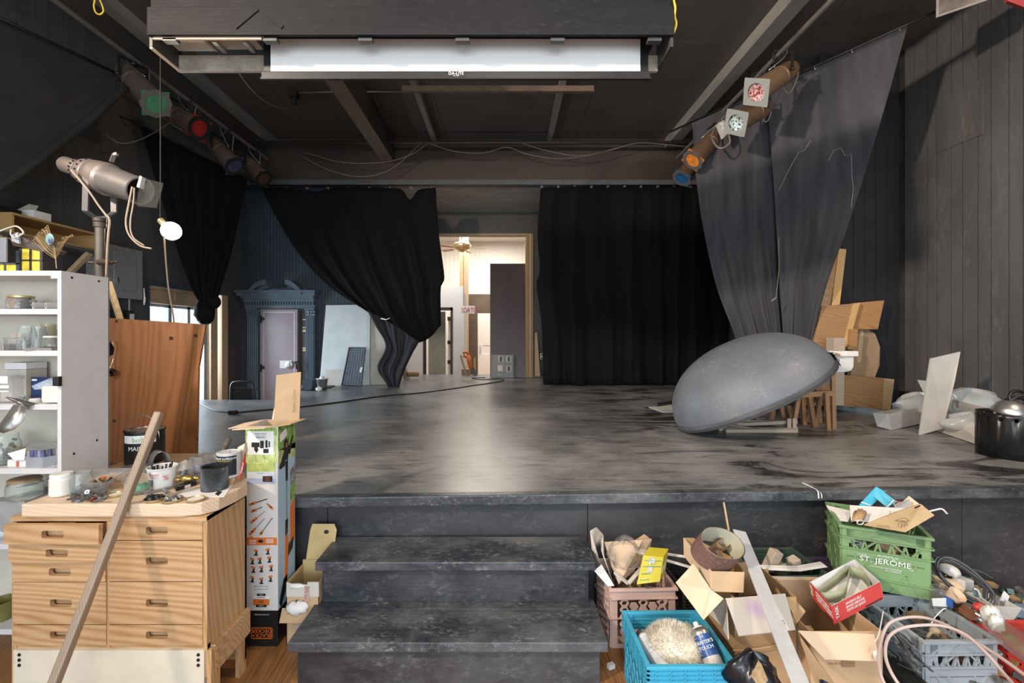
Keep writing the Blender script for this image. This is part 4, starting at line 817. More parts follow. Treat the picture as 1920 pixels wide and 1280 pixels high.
# ================================================================ left: bookcase, cabinet, follow spot, plywood
solo('plywood_screen', MB().prism([P(204,596,3.18), P(385,608,3.18), P(372,690,3.14), P(368,868,3.05), P(204,885,3.05)], (0,.018,0)), PLYO, 'large orange plywood sheet standing behind the white bookcase', 'board')
po = bpy.data.objects['plywood_screen']; mb = MB()
WM[po] = M4.Translation(po.location)
for x, y, r in ((321,634,.013),(367,629,.011),(215,790,.014),(262,828,.012),(315,826,.014),(369,823,.012),(219,602,.01)): obj('knot_hole', MB().lathe([(0,.004),(r,.004),(r,0)], P(x,y,3.18-(y-600)*.00045), (0,-1,0), 12), plain('knot_brown', (.05,.02,.01), .7), po)
obj('black_clip', MB().obox(P(209,698,3.10), .022, .02, .05, (0, R(20), 0)).obox(P(209,698,3.10), .05, .02, .014, (0, R(-20), 0)), BLACKPL, po)
obj('wire', MB().tube(spline([P(206,634,3.13), P(212,645,3.13), P(212,672,3.13), P(206,690,3.10)], 6), .003, 5), SILVER, po)
solo('paint_scraper', MB().sheet([P(206,640,2.5), P(214,652,2.5), P(212,664,2.5), P(205,668,2.5)], .004), STEELD, 'small dark metal plate hooked on the left edge of the plywood', 'tool')
solo('leaning_lath', MB().bar(P(203,528,3.3), P(230,612,3.26), .035, .02), UNP, 'thin wooden lath leaning behind the plywood beside the grey panel', 'lath')
# wall electrics
t = thing('electrical_panel', 'grey electrical panel with door on the left wall', 'electrical panel', (XL+.08, 5.5, 1.9))
EP = plain('panel_grey', (.28,.28,.285), .45, .1)
za, zb = P(0,560,5.55).z, P(0,466,5.55).z; obj('box', MB().box(XL+.005, XL+.10, 5.05, 5.73, za, zb), EP, t, bev=.006)
dr = obj('door', MB().box(XL+.10, XL+.11, 5.30, 5.62, za+.09, zb-.05), EP, t, bev=.004); obj('latch', MB().box(XL+.11, XL+.12, 5.33, 5.35, 2.1, 2.16), SILVER, dr)
for y in (5.42, 5.60): obj('conduit', MB().tube([(XL+.04, y, za), (XL+.04, y, za-.30)], .014, 8), PIPE, t)
t = thing('wall_switch_box', 'pair of black and white socket boxes under the grey electrical panel', 'outlet', (XL+.04, 5.5, 1.55))
for y in (5.40, 5.60): b_ = obj('box', MB().box(XL+.005, XL+.06, y-.05, y+.05, za-.30, za-.14), BLACKPL, t, bev=.004); obj('plate', MB().box(XL+.06, XL+.066, y-.02, y+.04, za-.29, za-.18), WHITEP, b_)
obj('lower_box', MB().box(XL+.005, XL+.06, 5.2, 5.5, za-.48, za-.33), WHITEP, t, bev=.004)
obj('red_button', MB().box(XL+.06, XL+.09, 5.12, 5.2, za-.36, za-.22), RED, t, bev=.01)
t = thing('key_hooks', 'cluster of keys hanging on the dark wall left of the window', 'keys', (XL+.03, 5.75, 1.8))
for i in range(7): p = P(270+i*3, 540+(i*7) % 13, 5.85); p.x = XL+.02; obj('key', MB().bar(p, p+V((.01,.01*(i % 3-1),-.10-.02*(i % 4))), .012, .006), SILVER, t)
t = thing('light_bulb', 'bare glowing bulb hanging before the left wall, its cord trailing down', 'lamp', P(321,433,3.5)); c = P(321,433,3.5)
m, nt, b = _nt('bulb_glow'); b.inputs['Emission Color'].default_value = (1,.82,.55,1); b.inputs['Emission Strength'].default_value = 60; b.inputs['Base Color'].default_value = (1,.9,.7,1)
obj('globe', MB().ball(c, .068, nu=20, nv=14), m, t, smooth=True)
obj('socket', MB().tube([c+V((-.04,0,.04)), c+V((-.085,0,.085))], .024, 12), BRASS, t, smooth='auto')
obj('hanging_wire', MB().tube([c+V((-.085,0,.085)), c+V((-.12,.05,.35)), V((c.x-.12, c.y+.05, ZC-.02))], .005, 6), CABLE, t)
obj('cord', MB().tube(spline(px([(307,442),(309,460),(312,500),(316,540),(323,580),(326,604),(327,640)], 3.42), 6), .006, 6), plain('warm_cord', (.30,.22,.15), .6), t, smooth=True)
l = lamp('bulb_light', 'POINT', c+V((0,-.0,0)), 80, (1,.74,.46), size=.07)
# wall shelf with wooden tray and things
t = thing('wall_shelf', 'dark wall shelf on brackets above the bookcase, carrying an open wooden box', 'shelf', (-4.47, 4.4, 2.3))
obj('board', MB().box(XL+.005, -4.24, 3.7, 4.86, 2.335, 2.362), plain('shelf_grey', (.10,.095,.09), .5), t)
for y in (3.9, 4.70): obj('bracket', MB().bar((XL+.02, y, 1.98), (-4.28, y, 2.33), .05, .04).bar((XL+.02, y, 1.95), (XL+.02, y, 2.33), .04, .03), UNP, t)
t = thing('wooden_tray', 'open wooden box lying on its side on the wall shelf', 'box', (-4.45, 4.35, 2.365))
TW = wood('tray_wood', (.46,.29,.12), (.36,.20,.075), 'y', 1.4, .55)
obj('top', MB().box(XL+.03, -4.26, 3.94, 4.80, 2.525, 2.545), TW, t); obj('bottom', MB().box(XL+.03, -4.26, 3.94, 4.80, 2.365, 2.38), TW, t); obj('back', MB().box(XL+.015, XL+.03, 3.94, 4.80, 2.365, 2.545), TW, t)
for y in (3.94, 4.785): obj('end', MB().box(XL+.03, -4.26, y, y+.018, 2.38, 2.525), TW, t)
t = thing('white_box', 'small open white carton on top of the wooden tray', 'box', (-4.38, 4.25, 2.546)); obj('body', MB().box(-4.45, -4.30, 4.16, 4.32, 2.547, 2.625), PAPER, t); obj('flap', MB().sheet([(-4.45,4.16,2.625), (-4.45,4.30,2.625), (-4.40,4.30,2.70), (-4.38,4.20,2.69)]), PAPER, t)
solo('dark_tool_case', MB().box(-4.55, -4.34, 3.6, 4.10, 2.547, 2.60), BLACKPL, 'flat dark case lying left on top of the wooden tray', 'case', bev=.01)
# bookcase
bx0, bx1, by0, by1, bt = -2.62, -1.995, 2.05, 2.30, 1.770
t = thing('bookcase', 'tall white bookcase with deep shelves at the left edge', 'bookcase', ((bx0+bx1)/2, 2.17, 0))
obj('side', MB().box(bx1-.018, bx1, by0, by1, 0, bt), WHITE, t, bev=.0015); obj('side', MB().box(bx0, bx0+.018, by0, by1, 0, bt), WHITE, t)
obj('top', MB().box(bx0+.018, bx1-.018, by0, by1, bt-.022, bt), WHITE, t); obj('back', MB().box(bx0, bx1, by1-.006, by1, 0, bt), CREAM, t)
SH = [1.598, 1.410, 1.168, .879, .54, .155]
for z in SH: obj('shelf', MB().box(bx0+.018, bx1-.018, by0, by1-.006, z-.024, z), WHITE, t)
for x, y, z in ((bx1, 2.10, 1.745), (bx1, 2.24, 1.745), (bx1, 2.11, .93), (bx1, 2.23, .965)): obj('screw', MB().lathe([(0,.002),(.005,.0015),(.006,0)], (x,y,z), (1,0,0), 10), STEELD, t)
obj('corner_tab', MB().box(bx1-.045, bx1+.001, by0-.002, by0, bt-.035, bt-.008), PAPER, t)
def B(x, y, z0=None, d=.0): # a point above the bookcase shelf line in x pixels
    return P(x, 0, 2.05+d).x
def jar(name, label, x, y, z, r, h, fill=None, fh=.5, lid=None, cat='jar', gl=None, group=None):
    t = thing(name, label, cat, (x, y, z), group=group); g = gl or GLASS; o = (x, y, z)
    obj('glass', MB().lathe([(0,.001),(r*.9,.001),(r,r*.12),(r,h*.72),(r*.84,h*.84),(r*.84,h),(r*.78,h),(r*.78,h*.85),(r*.93,h*.71),(r*.93,r*.16),(0,.006)], o, n=24), g, t, smooth='auto')
    if fill:
        random.seed(int(x*1e4)); mb = MB(); N = 26
        for i in range(N):
            q = random.uniform(0, 6.28); rr = r*.66*math.sqrt(random.random()); p = V((x+rr*math.cos(q), y+rr*math.sin(q), z+.012+random.random()*h*fh))
            mb.obox(p, r*.30, r*.12, r*.14, (random.uniform(0,3), random.uniform(0,3), random.uniform(0,3)))
        tag(obj('contents', mb, fill, t), kind='stuff')
    if lid: obj('lid', MB().lathe([(0,h*1.02),(r*.85,h*1.02),(r*.92,h*.99),(r*.92,h*.88),(r*.86,h*.87)], o, n=24), lid, t, smooth='auto')
    return t
NUTS = plain('small_hardware', (.16,.155,.15), .4, .5, .5, 60); DARKB = plain('dark_bits', (.02,.02,.026), .4, 0, .4, 60); GOLDL = plain('gold_lid', (.52,.40,.18), .3, .6)
BRN = plain('brown_bits', (.17,.11,.06), .5, 0, .5, 50)
jar('glass_jar', 'wide glass jar with gold lid and dark contents on the top shelf', P(40,0,2.15).x, 2.15, SH[0], .052, .066, DARKB, .45, GOLDL)
solo('paper_bag', MB().prism([(-2.30,2.12,SH[0]), (-2.27,2.12,SH[0]), (-2.275,2.12,SH[0]+.065), (-2.325,2.12,SH[0]+.06)], (0,.06,0)), plain('copper_paper', (.34,.17,.10), .5), 'coppery brown paper packet left of the gold lidded jar', 'packet')
for i, (x, lab) in enumerate(((66,'grey foam tube beside the gold lidded jar on the top shelf'),(90,'grey foam tube at the right end of the top shelf'))):
    X = P(x,0,2.10).x; solo('foam_tube', MB().lathe([(.007,0),(.016,0),(.016,.11),(.007,.11),(.007,0)], (X,2.09,SH[0]+.017), (.55,1,0), 16), plain('grey_foam', (.30,.29,.29), .7), lab, 'tube', smooth='auto')
jar('glass_jar', 'tall ribbed glass jar half full of small hardware on the second shelf', P(50,0,2.11).x, 2.11, SH[1], .034, .112, NUTS, .35)
jar('glass_jar', 'empty clear glass jar next to the ribbed jar on the second shelf', P(72,0,2.13).x, 2.13, SH[1], .030, .110, None)
jar('glass_jar', 'yellowish glass jar standing at the back of the second shelf', P(90,0,2.22).x, 2.22, SH[1], .032, .125, None, gl=glass('yellow_glass', (.92,.88,.72)))
jar('glass_jar', 'small squat jar of brown bits with white lid, right end of second shelf', P(97,0,2.11).x, 2.11, SH[1]+.013, .032, .052, BRN, .45, WHITEP)
solo('thin_book', MB().obox((P(88,0,2.10).x, 2.12, SH[1]+.006), .115, .14, .012, (0,0,R(6))), plain('grey_book', (.22,.20,.20), .6), 'thin grey book lying under the squat jar', 'book')
solo('clear_tub', MB().lathe([(0,.002),(.028,.002),(.038,.055),(.041,.058),(.036,.055),(.026,.006)], (P(28,0,2.10).x, 2.10, SH[1]), n=20), CLEARP, 'clear plastic tub left of the ribbed jar', 'tub', smooth='auto')
solo('metal_tin', MB().obox((P(5,0,2.12).x, 2.14, SH[1]+.017), .075, .10, .034), plain('tin_grey', (.28,.27,.27), .4, .4), 'low grey tin at the left end of the second shelf', 'tin', bev=.004)
solo('small_card', MB().box(P(20,0,2.24).x, P(38,0,2.24).x, 2.24, 2.246, SH[1], SH[1]+.075), KRAFTL, 'small beige card standing behind the clear tub', 'card')
# shelf 3
t = solo('beige_box', MB().box(P(17,0,2.19).x, P(57,0,2.19).x, 2.17, 2.27, SH[2], SH[2]+.148), plain('beige_carton', (.50,.46,.40), .6), 'upright beige carton on the third shelf', 'box', bev=.002)
solo('white_carton', MB().box(P(17,0,2.19).x, P(57,0,2.19).x, 2.17, 2.27, SH[2]+.149, SH[2]+.180), PAPER, 'flat white carton lying on the beige carton', 'box', bev=.002)
t = thing('parts_packet', 'clear plastic packet with white barcode label at the left of the third shelf', 'packet', (P(8,0,2.1).x, 2.12, SH[2]))
a = P(-12,0,2.09).x; b_ = P(24,0,2.09).x; obj('bag', MB().prism([(a,2.09,SH[2]), (b_,2.09,SH[2]), (b_-.005,2.09,SH[2]+.10), (b_-.02,2.09,SH[2]+.125), (a,2.09,SH[2]+.125)], (0,.05,0)), CLEARP, t)
obj('header_card', MB().box(a, b_-.018, 2.085, 2.088, SH[2]+.09, SH[2]+.124), PAPER, t)
lb_ = obj('label', MB().box(a+.02, b_-.012, 2.084, 2.086, SH[2]+.052, SH[2]+.082), PAPER, t); mb = MB()
for i in range(12): mb.box(a+.035+i*.0035, a+.0365+i*.0035, 2.0835, 2.084, SH[2]+.058, SH[2]+.068)
tag(obj('barcode', mb, INK, lb_), kind='stuff')
bk = thing('blue_booklet', 'dark blue booklet with pale picture standing on the third shelf', 'book', (P(76,0,2.18).x, 2.2, SH[2]))
a = P(58,0,2.18).x; b_ = P(100,0,2.18).x; obj('cover', MB().box(a, b_, 2.18, 2.19, SH[2], SH[2]+.110), plain('navy_cover', (.018,.04,.12), .4), bk)
obj('picture', MB().prism([(a+.004,2.179,SH[2]+.068), (b_-.01,2.179,SH[2]+.108), (b_-.002,2.179,SH[2]+.108), (b_-.002,2.179,SH[2]+.06), (a+.02,2.179,SH[2]+.05)], (0,-.001,0)), plain('pale_blue_print', (.38,.45,.55), .4), bk)
obj('caption', MB().box(a+.006, a+.03, 2.178, 2.179, SH[2]+.093, SH[2]+.102), WINK, bk)
obj('pages', MB().box(a-.003, a, 2.178, 2.192, SH[2], SH[2]+.112), GOLDL, bk)
solo('white_tub', MB().box(P(75,0,2.06).x, P(111,0,2.06).x, 2.062, 2.16, SH[2]+.004, SH[2]+.082), plain('waxy_white', (.70,.67,.60), .45), 'rounded off-white plastic block at the right end of the third shelf', 'tub', bev=.012)
t = thing('binder_clip', 'black binder clip pinched on the edge of the white bookcase', 'clip', (bx1, 2.05, 1.27))
z = P(0,714,2.05).z; obj('body', MB().prism([(bx1-.020,2.030,z-.02), (bx1+.006,2.030,z-.022), (bx1+.006,2.030,z+.022), (bx1-.020,2.030,z+.02)], (0,.018,0)), BLACKPL, t, bev=.002)
obj('lever', MB().tube(spline([(bx1-.02,2.035,z+.008), (bx1-.04,2.035,z+.012), (bx1-.05,2.035,z+.004), (bx1-.035,2.035,z), (bx1-.05,2.035,z-.006), (bx1-.04,2.035,z-.01), (bx1-.02,2.035,z-.006)], 4), .0012, 5), SILVER, t)
t = thing('metal_strip', 'bent thin metal strip curling off the front of the third shelf', 'metal strip', P(30,770,2.02))
rows = []
for x0, y0, x1, y1, Y in ((10,745,22,747,2.0),(22,752,34,752,2.02),(35,757,44,757,2.03),(25,759,51,763,2.02),(14,775,44,788,2.0),(0,794,27,805,1.98),(-14,806,6,812,1.97)): rows.append([P(x0,y0,Y), P(x1,y1,Y)])
obj('strip', MB().grid(rows), SILVER, t, smooth=True, solid=.0015)
solo('dark_strip', MB().sheet([P(10,744,2.02), P(24,745,2.03), P(72,757,2.06), P(58,760,2.04), P(38,761,2.03)], .002), plain('dark_strip', (.10,.09,.085), .4, .3), 'dark thin strip lying across the front of the third shelf', 'metal strip')
jar('clip_pile', 'little heap of metal clips in a dish on the third shelf', P(43,0,2.12).x, 2.12, SH[2], .022, .03, NUTS, .5, None, 'dish')
solo('white_disc', MB().lathe([(0,.02),(.018,.02),(.022,.016),(.022,0)], (P(66,0,2.10).x, 2.10, SH[2]), n=18), WHITEP, 'small white cap beside the off-white block', 'cap', smooth='auto')
# shelf 4
jar('glass_jar', 'big glass jar packed with screws at the left of the fourth shelf', P(8,0,2.13).x, 2.13, SH[3], .058, .138, NUTS, .7)
for i, (x, yy, k, lab) in enumerate(((28,2.22,.052,'brass coloured lid on the stack at the back of the fourth shelf, left'),(48,2.21,.036,'brass coloured lid at the back of the fourth shelf, middle'),(62,2.22,.030,'brass coloured lid at the back of the fourth shelf, right'))):
    solo('jar_lid', MB().lathe([(0,k+.0),(.035,k),(.038,k-.004),(.038,k-.014),(.036,k-.014)], (P(x,0,yy).x, yy, SH[3]), (.1,-.2,1), 20), GOLDL, lab, 'lid', 'jar lids on the fourth shelf', smooth='auto')
solo('grey_block', MB().box(P(22,0,2.23).x, P(70,0,2.23).x, 2.17, 2.27, SH[3], SH[3]+.026), plain('grey_block', (.24,.24,.22), .6), 'low grey block under the brass lids', 'block')
t = thing('marker_case', 'grey case holding a row of purple-blue markers on the fourth shelf', 'case', (P(80,0,2.1).x, 2.12, SH[3]))
mk_ = plain('case_grey3', (.30,.31,.33), .45); q = [V((P(48,0,2.06).x,2.06,SH[3])), V((P(80,0,2.06).x,2.06,SH[3])), V((-2.015,2.16,SH[3])), V((-2.015,2.24,SH[3])), V((P(55,0,2.18).x,2.18,SH[3]))]
obj('tray', MB().prism(q, (0,0,.047)), mk_, t)
for i in range(10):
    u = i/9; p = (q[0]+V((.008,.008,0))).lerp(q[1]+V((-.006,.01,0)), u/.45) if u <= .45 else q[1].lerp(q[2], (u-.45)/.55)+V((-.008,.008,0))
    obj('marker', MB().tube([p+V((0,0,.047)), p+V((0,0,.078))], .008, 10), plain('marker_purple', (.10,.10,.24), .35, 0, .4, 20) if i % 3 else plain('marker_grey', (.28,.28,.32), .35), t, smooth='auto')
obj('film', MB().prism([p+V((0,0,.08)) for p in q], (0,0,.006)), CLEARP, t)
solo('paper_scoop', MB().sheet([P(14,850,2.07), P(49,840,2.09), P(46,862,2.07), P(26,862,2.06)], .003), PAPER, 'folded white paper funnel beside the big screw jar', 'paper')
t = thing('label_box', 'flat white box with a small red mark under the paper funnel', 'box', (P(28,0,2.1).x, 2.1, SH[3])); a, b_ = P(11,0,2.07).x, P(47,0,2.07).x; obj('body', MB().box(a, b_, 2.075, 2.14, SH[3], SH[3]+.032), WHITEP, t, bev=.003); obj('mark', MB().box(a+.043, a+.055, 2.073, 2.075, SH[3]+.002, SH[3]+.026), plain('dull_red', (.45,.12,.07), .5), t)
solo('scissors', MB().bar((P(100,0,2.07).x,2.075,SH[3]+.006), (P(111,0,2.07).x,2.12,SH[3]+.006), .006, .004).bar((P(97,0,2.07).x,2.07,SH[3]+.006), (P(111,0,2.07).x,2.10,SH[3]+.008), .005, .004), SILVER, 'small metal tool lying at the right of the fourth shelf', 'tool')
# lower shelves, seen past the cabinet
jar('glass_jar', 'glass jar with wooden lid behind the left corner of the cabinet top', P(42,0,2.12).x, 2.13, SH[4]+.18, .065, .09, None, .5, plain('wood_lid', (.30,.20,.11), .5))
solo('book_stack', MB().box(P(10,0,2.15).x, P(75,0,2.15).x, 2.08, 2.27, SH[4], SH[4]+.18), plain('grey_folder', (.30,.30,.29), .6), 'grey storage box on the fifth shelf behind the cabinet', 'box')
solo('white_cloth', MB().ball((P(4,0,2.1).x, 2.12, SH[4]+.035), .08, .05, .035, 14, 8, .2), plain('bluish_cloth', (.50,.53,.57), .7), 'crumpled pale cloth on the fifth shelf at the left edge', 'cloth', smooth=True)
pot('olive_pot', 'olive green glazed pot on the low shelf at the left edge', V((P(4,0,2.13).x, 2.13, SH[5]+.001)), .055, .08, plain('olive_glaze', (.16,.14,.04), .25))
# things on top of the bookcase
t = thing('lantern_house', 'dark house shaped candle lantern with glowing yellow panes on the bookcase', 'lantern', P(56,503,2.2)); zb = bt; DK = plain('lantern_metal', (.05,.045,.048), .45, .3)
YP = plain('yellow_pane', (.70,.50,.06), .4, 0, .3, 25, emit=.25)
a, b_ = P(36,0,2.16).x, P(80,0,2.16).x; zt = P(0,462,2.16).z
obj('body', MB().box(a, a+.008, 2.16, 2.26, zb, zt).box(b_-.014, b_, 2.16, 2.26, zb, zt).box(a, b_, 2.16, 2.26, zt-.008, zt).box(a, b_, 2.16, 2.26, zb, zb+.005), DK, t)
xm = (a+b_)/2-.003; obj('muntin', MB().box(xm-.003, xm+.003, 2.158, 2.166, zb, zt).box(a, b_, 2.158, 2.166, (zb+zt)/2-.003, (zb+zt)/2+.003), DK, t)
for x0, x1 in ((a+.009, xm-.003), (xm+.003, b_-.015)):
    for z0, z1 in ((zb+.006, (zb+zt)/2-.004), ((zb+zt)/2+.004, zt-.009)): obj('pane', MB().box(x0, x1, 2.164, 2.168, z0, z1), YP, t)
obj('side_frame', MB().box(a-.115, a, 2.16, 2.168, zb, zb+.004).box(a-.115, a, 2.158, 2.168, zb+.046, zb+.052).box(a-.072, a-.066, 2.158, 2.168, zb, zb+.05).box(a-.014, a, 2.158, 2.168, zb, zt-.02), plain('blue_grey_metal', (.12,.14,.18), .4, .3), t)
for x0, x1 in ((a-.112, a-.073), (a-.065, a-.015)): obj('pane', MB().box(x0, x1, 2.163, 2.167, zb+.004, zb+.045), YP, t)
obj('roof', MB().prism([P(17,446,2.14), P(34,440,2.14), P(88,466,2.16), P(80,472,2.16), P(24,460,2.15)], (0,.10,0)), plain('roof_brown', (.10,.075,.06), .5), t)
obj('gable', MB().prism([P(21,440,2.13), P(33,435,2.13), P(36,457,2.13), P(22,452,2.13)], (0,.01,0)), plain('pale_tin', (.40,.42,.46), .4, .2), t)
obj('handle', MB().tube(spline(px([(-10,437),(8,430),(28,424),(38,428),(44,436),(38,441)], 2.12), 6), .004, 6).tube(spline(px([(21,430),(20,438),(24,444),(34,444),(39,438)], 2.12), 5), .003, 6), plain('pale_wire', (.50,.47,.42), .4), t, smooth=True)
solo('picture', MB().box(P(-14,0,2.1).x, P(16,0,2.1).x, 2.09, 2.098, bt+.045, bt+.158), plain('grey_picture', (.20,.21,.24), .4), 'small grey framed picture hooked on the lantern at the left edge', 'picture', bev=.002)
t = thing('peacock_feather', 'peacock feather with turquoise eye standing on the bookcase top', 'feather', P(106,503,2.12)); FT = plain('feather_barbs', (.36,.25,.12), .6, 0, .3, 30)
base = P(106,503,2.1); obj('quill', MB().tube(spline([base, P(104,482,2.1), P(102,466,2.1), P(96,450,2.1)], 5), .0016, 5), UNP, t)
random.seed(4); mb = MB()
for i in range(34):
    s = i/33; st_ = P(104-6*s, 486-30*s, 2.1)
    ex, ey = (62+26*s, 452-22*s) if i % 2 else (64+24*s+random.uniform(0,4), 446-24*s)
    if i % 3 == 0: ex, ey = 118+16*s+random.uniform(-3,3), 446-6*s
    m_ = P((104-6*s+ex)/2+2, (486-30*s+ey)/2+5, 2.09); e_ = P(ex, ey, 2.09)
    mb.tube(spline([st_, m_, e_, e_+V((.008*(1 if i % 3 == 0 else -1), 0, -.006))], 3), .0009, 3)
tag(obj('barbs', mb, FT, t), kind='stuff')
obj('eye', MB().ball(P(93,448,2.085), .020, .003, .026, 16, 10), plain('feather_teal', (.16,.33,.32), .35, 0, .3, 30), t, smooth=True)
obj('eye_centre', MB().ball(P(94,451,2.08), .010, .003, .013, 12, 8), plain('feather_violet', (.09,.08,.22), .35), t, smooth=True)
# follow spot on its pipe stand
t = thing('follow_spot', 'old silver theatre spotlight on a pipe stand behind the bookcase', 'spotlight', (P(188,0,2.7).x, 2.7, ZS)); SP = plain('spot_silver', (.40,.33,.29), .36, .55, .1); Y = 2.7
o, f = P(119,307,2.78), P(263,358,2.62); d = (f-o).normalized(); L = (f-o).length
obj('rear_housing', MB().lathe([(0,0),(.040,.004),(.048,.02),(.048,L*.16),(.040,L*.165),(.040,L*.17),(.055,L*.19),(.058,L*.27),(.052,L*.29)], o, d, 26), SP, t, smooth='auto')
obj('lamp_house', MB().lathe([(.052,L*.27),(.075,L*.30),(.082,L*.34),(.082,L*.40),(.076,L*.41),(.088,L*.43),(.092,L*.50),(.090,L*.56),(.096,L*.57),(.096,L*.60),(.084,L*.62)], o, d, 28), SP, t, smooth='auto')
obj('barrel', MB().lathe([(.084,L*.60),(.076,L*.98),(.080,L*.985),(.080,L),(.070,L),(.070,L*.9)], o, d, 28), plain('spot_grey', (.33,.30,.29), .36, .6, .08), t, smooth='auto')
a, b_ = frame_axes(d); mb = MB()
for r_, z_ in ((.083,.37),(.060,.23)):
    for k in range(18):
        q = 2*math.pi*k/18; c = o+d*L*z_+(a*math.cos(q)+b_*math.sin(q))*r_; mb.ball(c, .006, .006, .006, 6, 4)
tag(obj('vent_slots', mb, BLACKPL, t), kind='stuff')
c0 = o+d*L*.42; A1, B1 = P(162,322,2.62), P(213,352,2.80); zl = P(0,408,2.7).z
obj('yoke', MB().bar(A1, P(160,395,2.63), .034, .010, (0,1,0)).bar(P(160,395,2.63), P(178,408,2.68), .034, .01, (0,0,1)).bar(B1, P(214,398,2.78), .034, .010, (0,1,0)).bar(P(214,398,2.78), P(198,408,2.72), .034, .01, (0,0,1)).bar(P(176,408,2.68), P(200,408,2.72), .034, .01), plain('yoke_grey', (.20,.19,.19), .4, .4), t)
pc = P(187,405,2.7); obj('stand_pipe', MB().tube([(pc.x, pc.y, ZS), (pc.x, pc.y, zl)], .024, 14), plain('rusty_pipe', (.17,.145,.125), .5, .5), t, smooth='auto')
obj('collar', MB().lathe([(.024,-.06),(.031,-.058),(.032,-.03),(.028,-.028),(.033,-.024),(.033,-.002),(.02,0)], (pc.x, pc.y, zl), n=16), plain('rusty_collar', (.12,.09,.075), .5, .4), t, smooth='auto')
zz = P(0,493,2.7).z; obj('clamp_bolt', MB().tube([(pc.x-.055,2.69,zz+.002), (pc.x-.02,2.69,zz)], .008, 8).tube([(pc.x+.02,2.67,zz), (pc.x+.12,2.64,zz-.004)], .016, 10).tube([(pc.x+.12,2.64,zz-.004), (pc.x+.165,2.63,zz-.002)], .007, 8), plain('rusty_collar', 0), t)
obj('base_plate', MB().lathe([(0,.02),(.15,.02),(.16,.01),(.16,0)], (pc.x, pc.y, ZS), n=24), STEELD, t)
obj('gel_clip', MB().prism([P(256,350,2.55), P(262,329,2.55), P(266,331,2.55), P(261,352,2.55)], (0,.03,0)), ALU, t)
obj('gel_sheet', MB().prism([P(262,332,2.6), P(306,343,2.55), P(300,366,2.5), P(293,390,2.48), P(256,386,2.55)], (0,.002,0)), glass('faint_gel', (.80,.82,.76), .15, .22), t)
obj('crank', MB().bar(P(209,303,2.72), P(214,290,2.70), .02, .012).bar(P(214,290,2.70), P(220,288,2.70), .016, .014), SP, t)
WC = plain('cream_cord', (.42,.33,.25), .6)
obj('cord', MB().tube(spline(px([(133,318),(150,338),(168,360),(185,385),(198,402),(205,412),(203,440),(201,470),(199,520)], 2.6), 6), .006, 6), WC, t, smooth=True)
obj('lead', MB().tube(spline(px([(248,350),(242,380),(236,415),(242,440),(262,460),(284,466)], 2.52), 6), .005, 6).tube(spline(px([(252,352),(250,380),(244,420),(250,445),(270,460)], 2.52), 6), .004, 6), WC, t, smooth=True)
# ================================================================ drawer cabinet
x0, x1, y0, y1 = -1.893, -1.142, 1.75, 2.015
t = thing('drawer_cabinet', 'wide pine cabinet with two columns of drawers at the front left', 'cabinet', ((x0+x1)/2, 2.0, 0))
obj('side', MB().box(x1-.018, x1, y0, y1, .165, .782), PINEZ, t)
obj('side', MB().box(x0, x0+.018, y0, y1, 0, .782), PINEZ, t); obj('top', MB().box(x0, x1, y0-.004, y1, .766, .784), PINE, t); obj('back', MB().box(x0, x1, y1-.01, y1, .05, .77), PINE, t)
obj('plinth_rail', MB().box(x1-.002, x1+.02, y0+.02, y1, .165, .275), PINE, t, bev=.004); obj('foot', MB().box(x1+.001, x1+.019, y0-.004, y0+.05, 0, .27), PINEZ, t); obj('foot', MB().box(x1-.018, x1, y1-.05, y1, 0, .262), PINEZ, t)
obj('divider', MB().box(-1.528, -1.516, y0, y1-.01, .28, .766), PINEZ, t); obj('rail', MB().box(x0, x1, y0+.004, y0+.02, .262, .288), PINE, t)
bp = obj('base_board', MB().box(x0+.012, x1-.008, y0-.006, y0+.012, .02, .272), plain('unfinished_board', (.62,.55,.44), .7, 0, .08, 8), t)
for x in (x0+.035, x1-.03):
    for z in (.255, .235, .215): obj('screw', MB().lathe([(0,.002),(.006,.002),(.007,0)], (x, y0-.006, z), (0,-1,0), 8), STEELD, bp)
def drawer(a, b, z0, z1, out):
    f = y0-.004-out; hx, hz = (a+b)/2+.005, (z0+z1)/2; hw, hh = .042, .0145; mb = MB()
    N = 8; ring = []
    for k, (cx_, cz_) in enumerate(((hx+hw-.008, hz+hh-.008), (hx-hw+.008, hz+hh-.008), (hx-hw+.008, hz-hh+.008), (hx+hw-.008, hz-hh+.008))):
        for i in range(4): q = R(90*k+30*i); ring.append((cx_+.008*math.cos(q), cz_+.008*math.sin(q)))
    outr = [(b, z1)]*4+[(a, z1)]*4+[(a, z0)]*4+[(b, z0)]*4; n = 16; vs = []
    for y in (f, f+.018):
        vs += [(p[0], y, p[1]) for p in ring]+[(p[0], y, p[1]) for p in outr]
    fs = []
    for k in range(n):
        k2 = (k+1) % n; fs += [(k, k2, n+k2, n+k), (2*n+k, 3*n+k, 3*n+k2, 2*n+k2), (k, 2*n+k, 2*n+k2, k2)]
        if outr[k] != outr[k2]: fs.append((n+k, n+k2, 3*n+k2, 3*n+k))
    mb.add(vs, fs); d_ = obj('drawer', mb, PINE, t, weld=True)
    obj('slot_back', MB().box(hx-hw-.01, hx+hw+.01, f+.028, f+.036, z0+.01, z1-.005), PINE, d_)
    obj('drawer_box', MB().box(a+.012, a+.022, f+.018, y1-.03, z0+.008, z1-.01).box(b-.022, b-.012, f+.018, y1-.03, z0+.008, z1-.01).box(a+.012, b-.012, f+.018, y1-.03, z0+.008, z0+.014), PINEZ, d_)
for z1_, z0_, out_ in ((.765,.692,.032),(.687,.615,.016),(.610,.536,.004),(.532,.371,0),(.367,.290,0)): drawer(x0+.008, -1.527, z0_, z1_, out_)
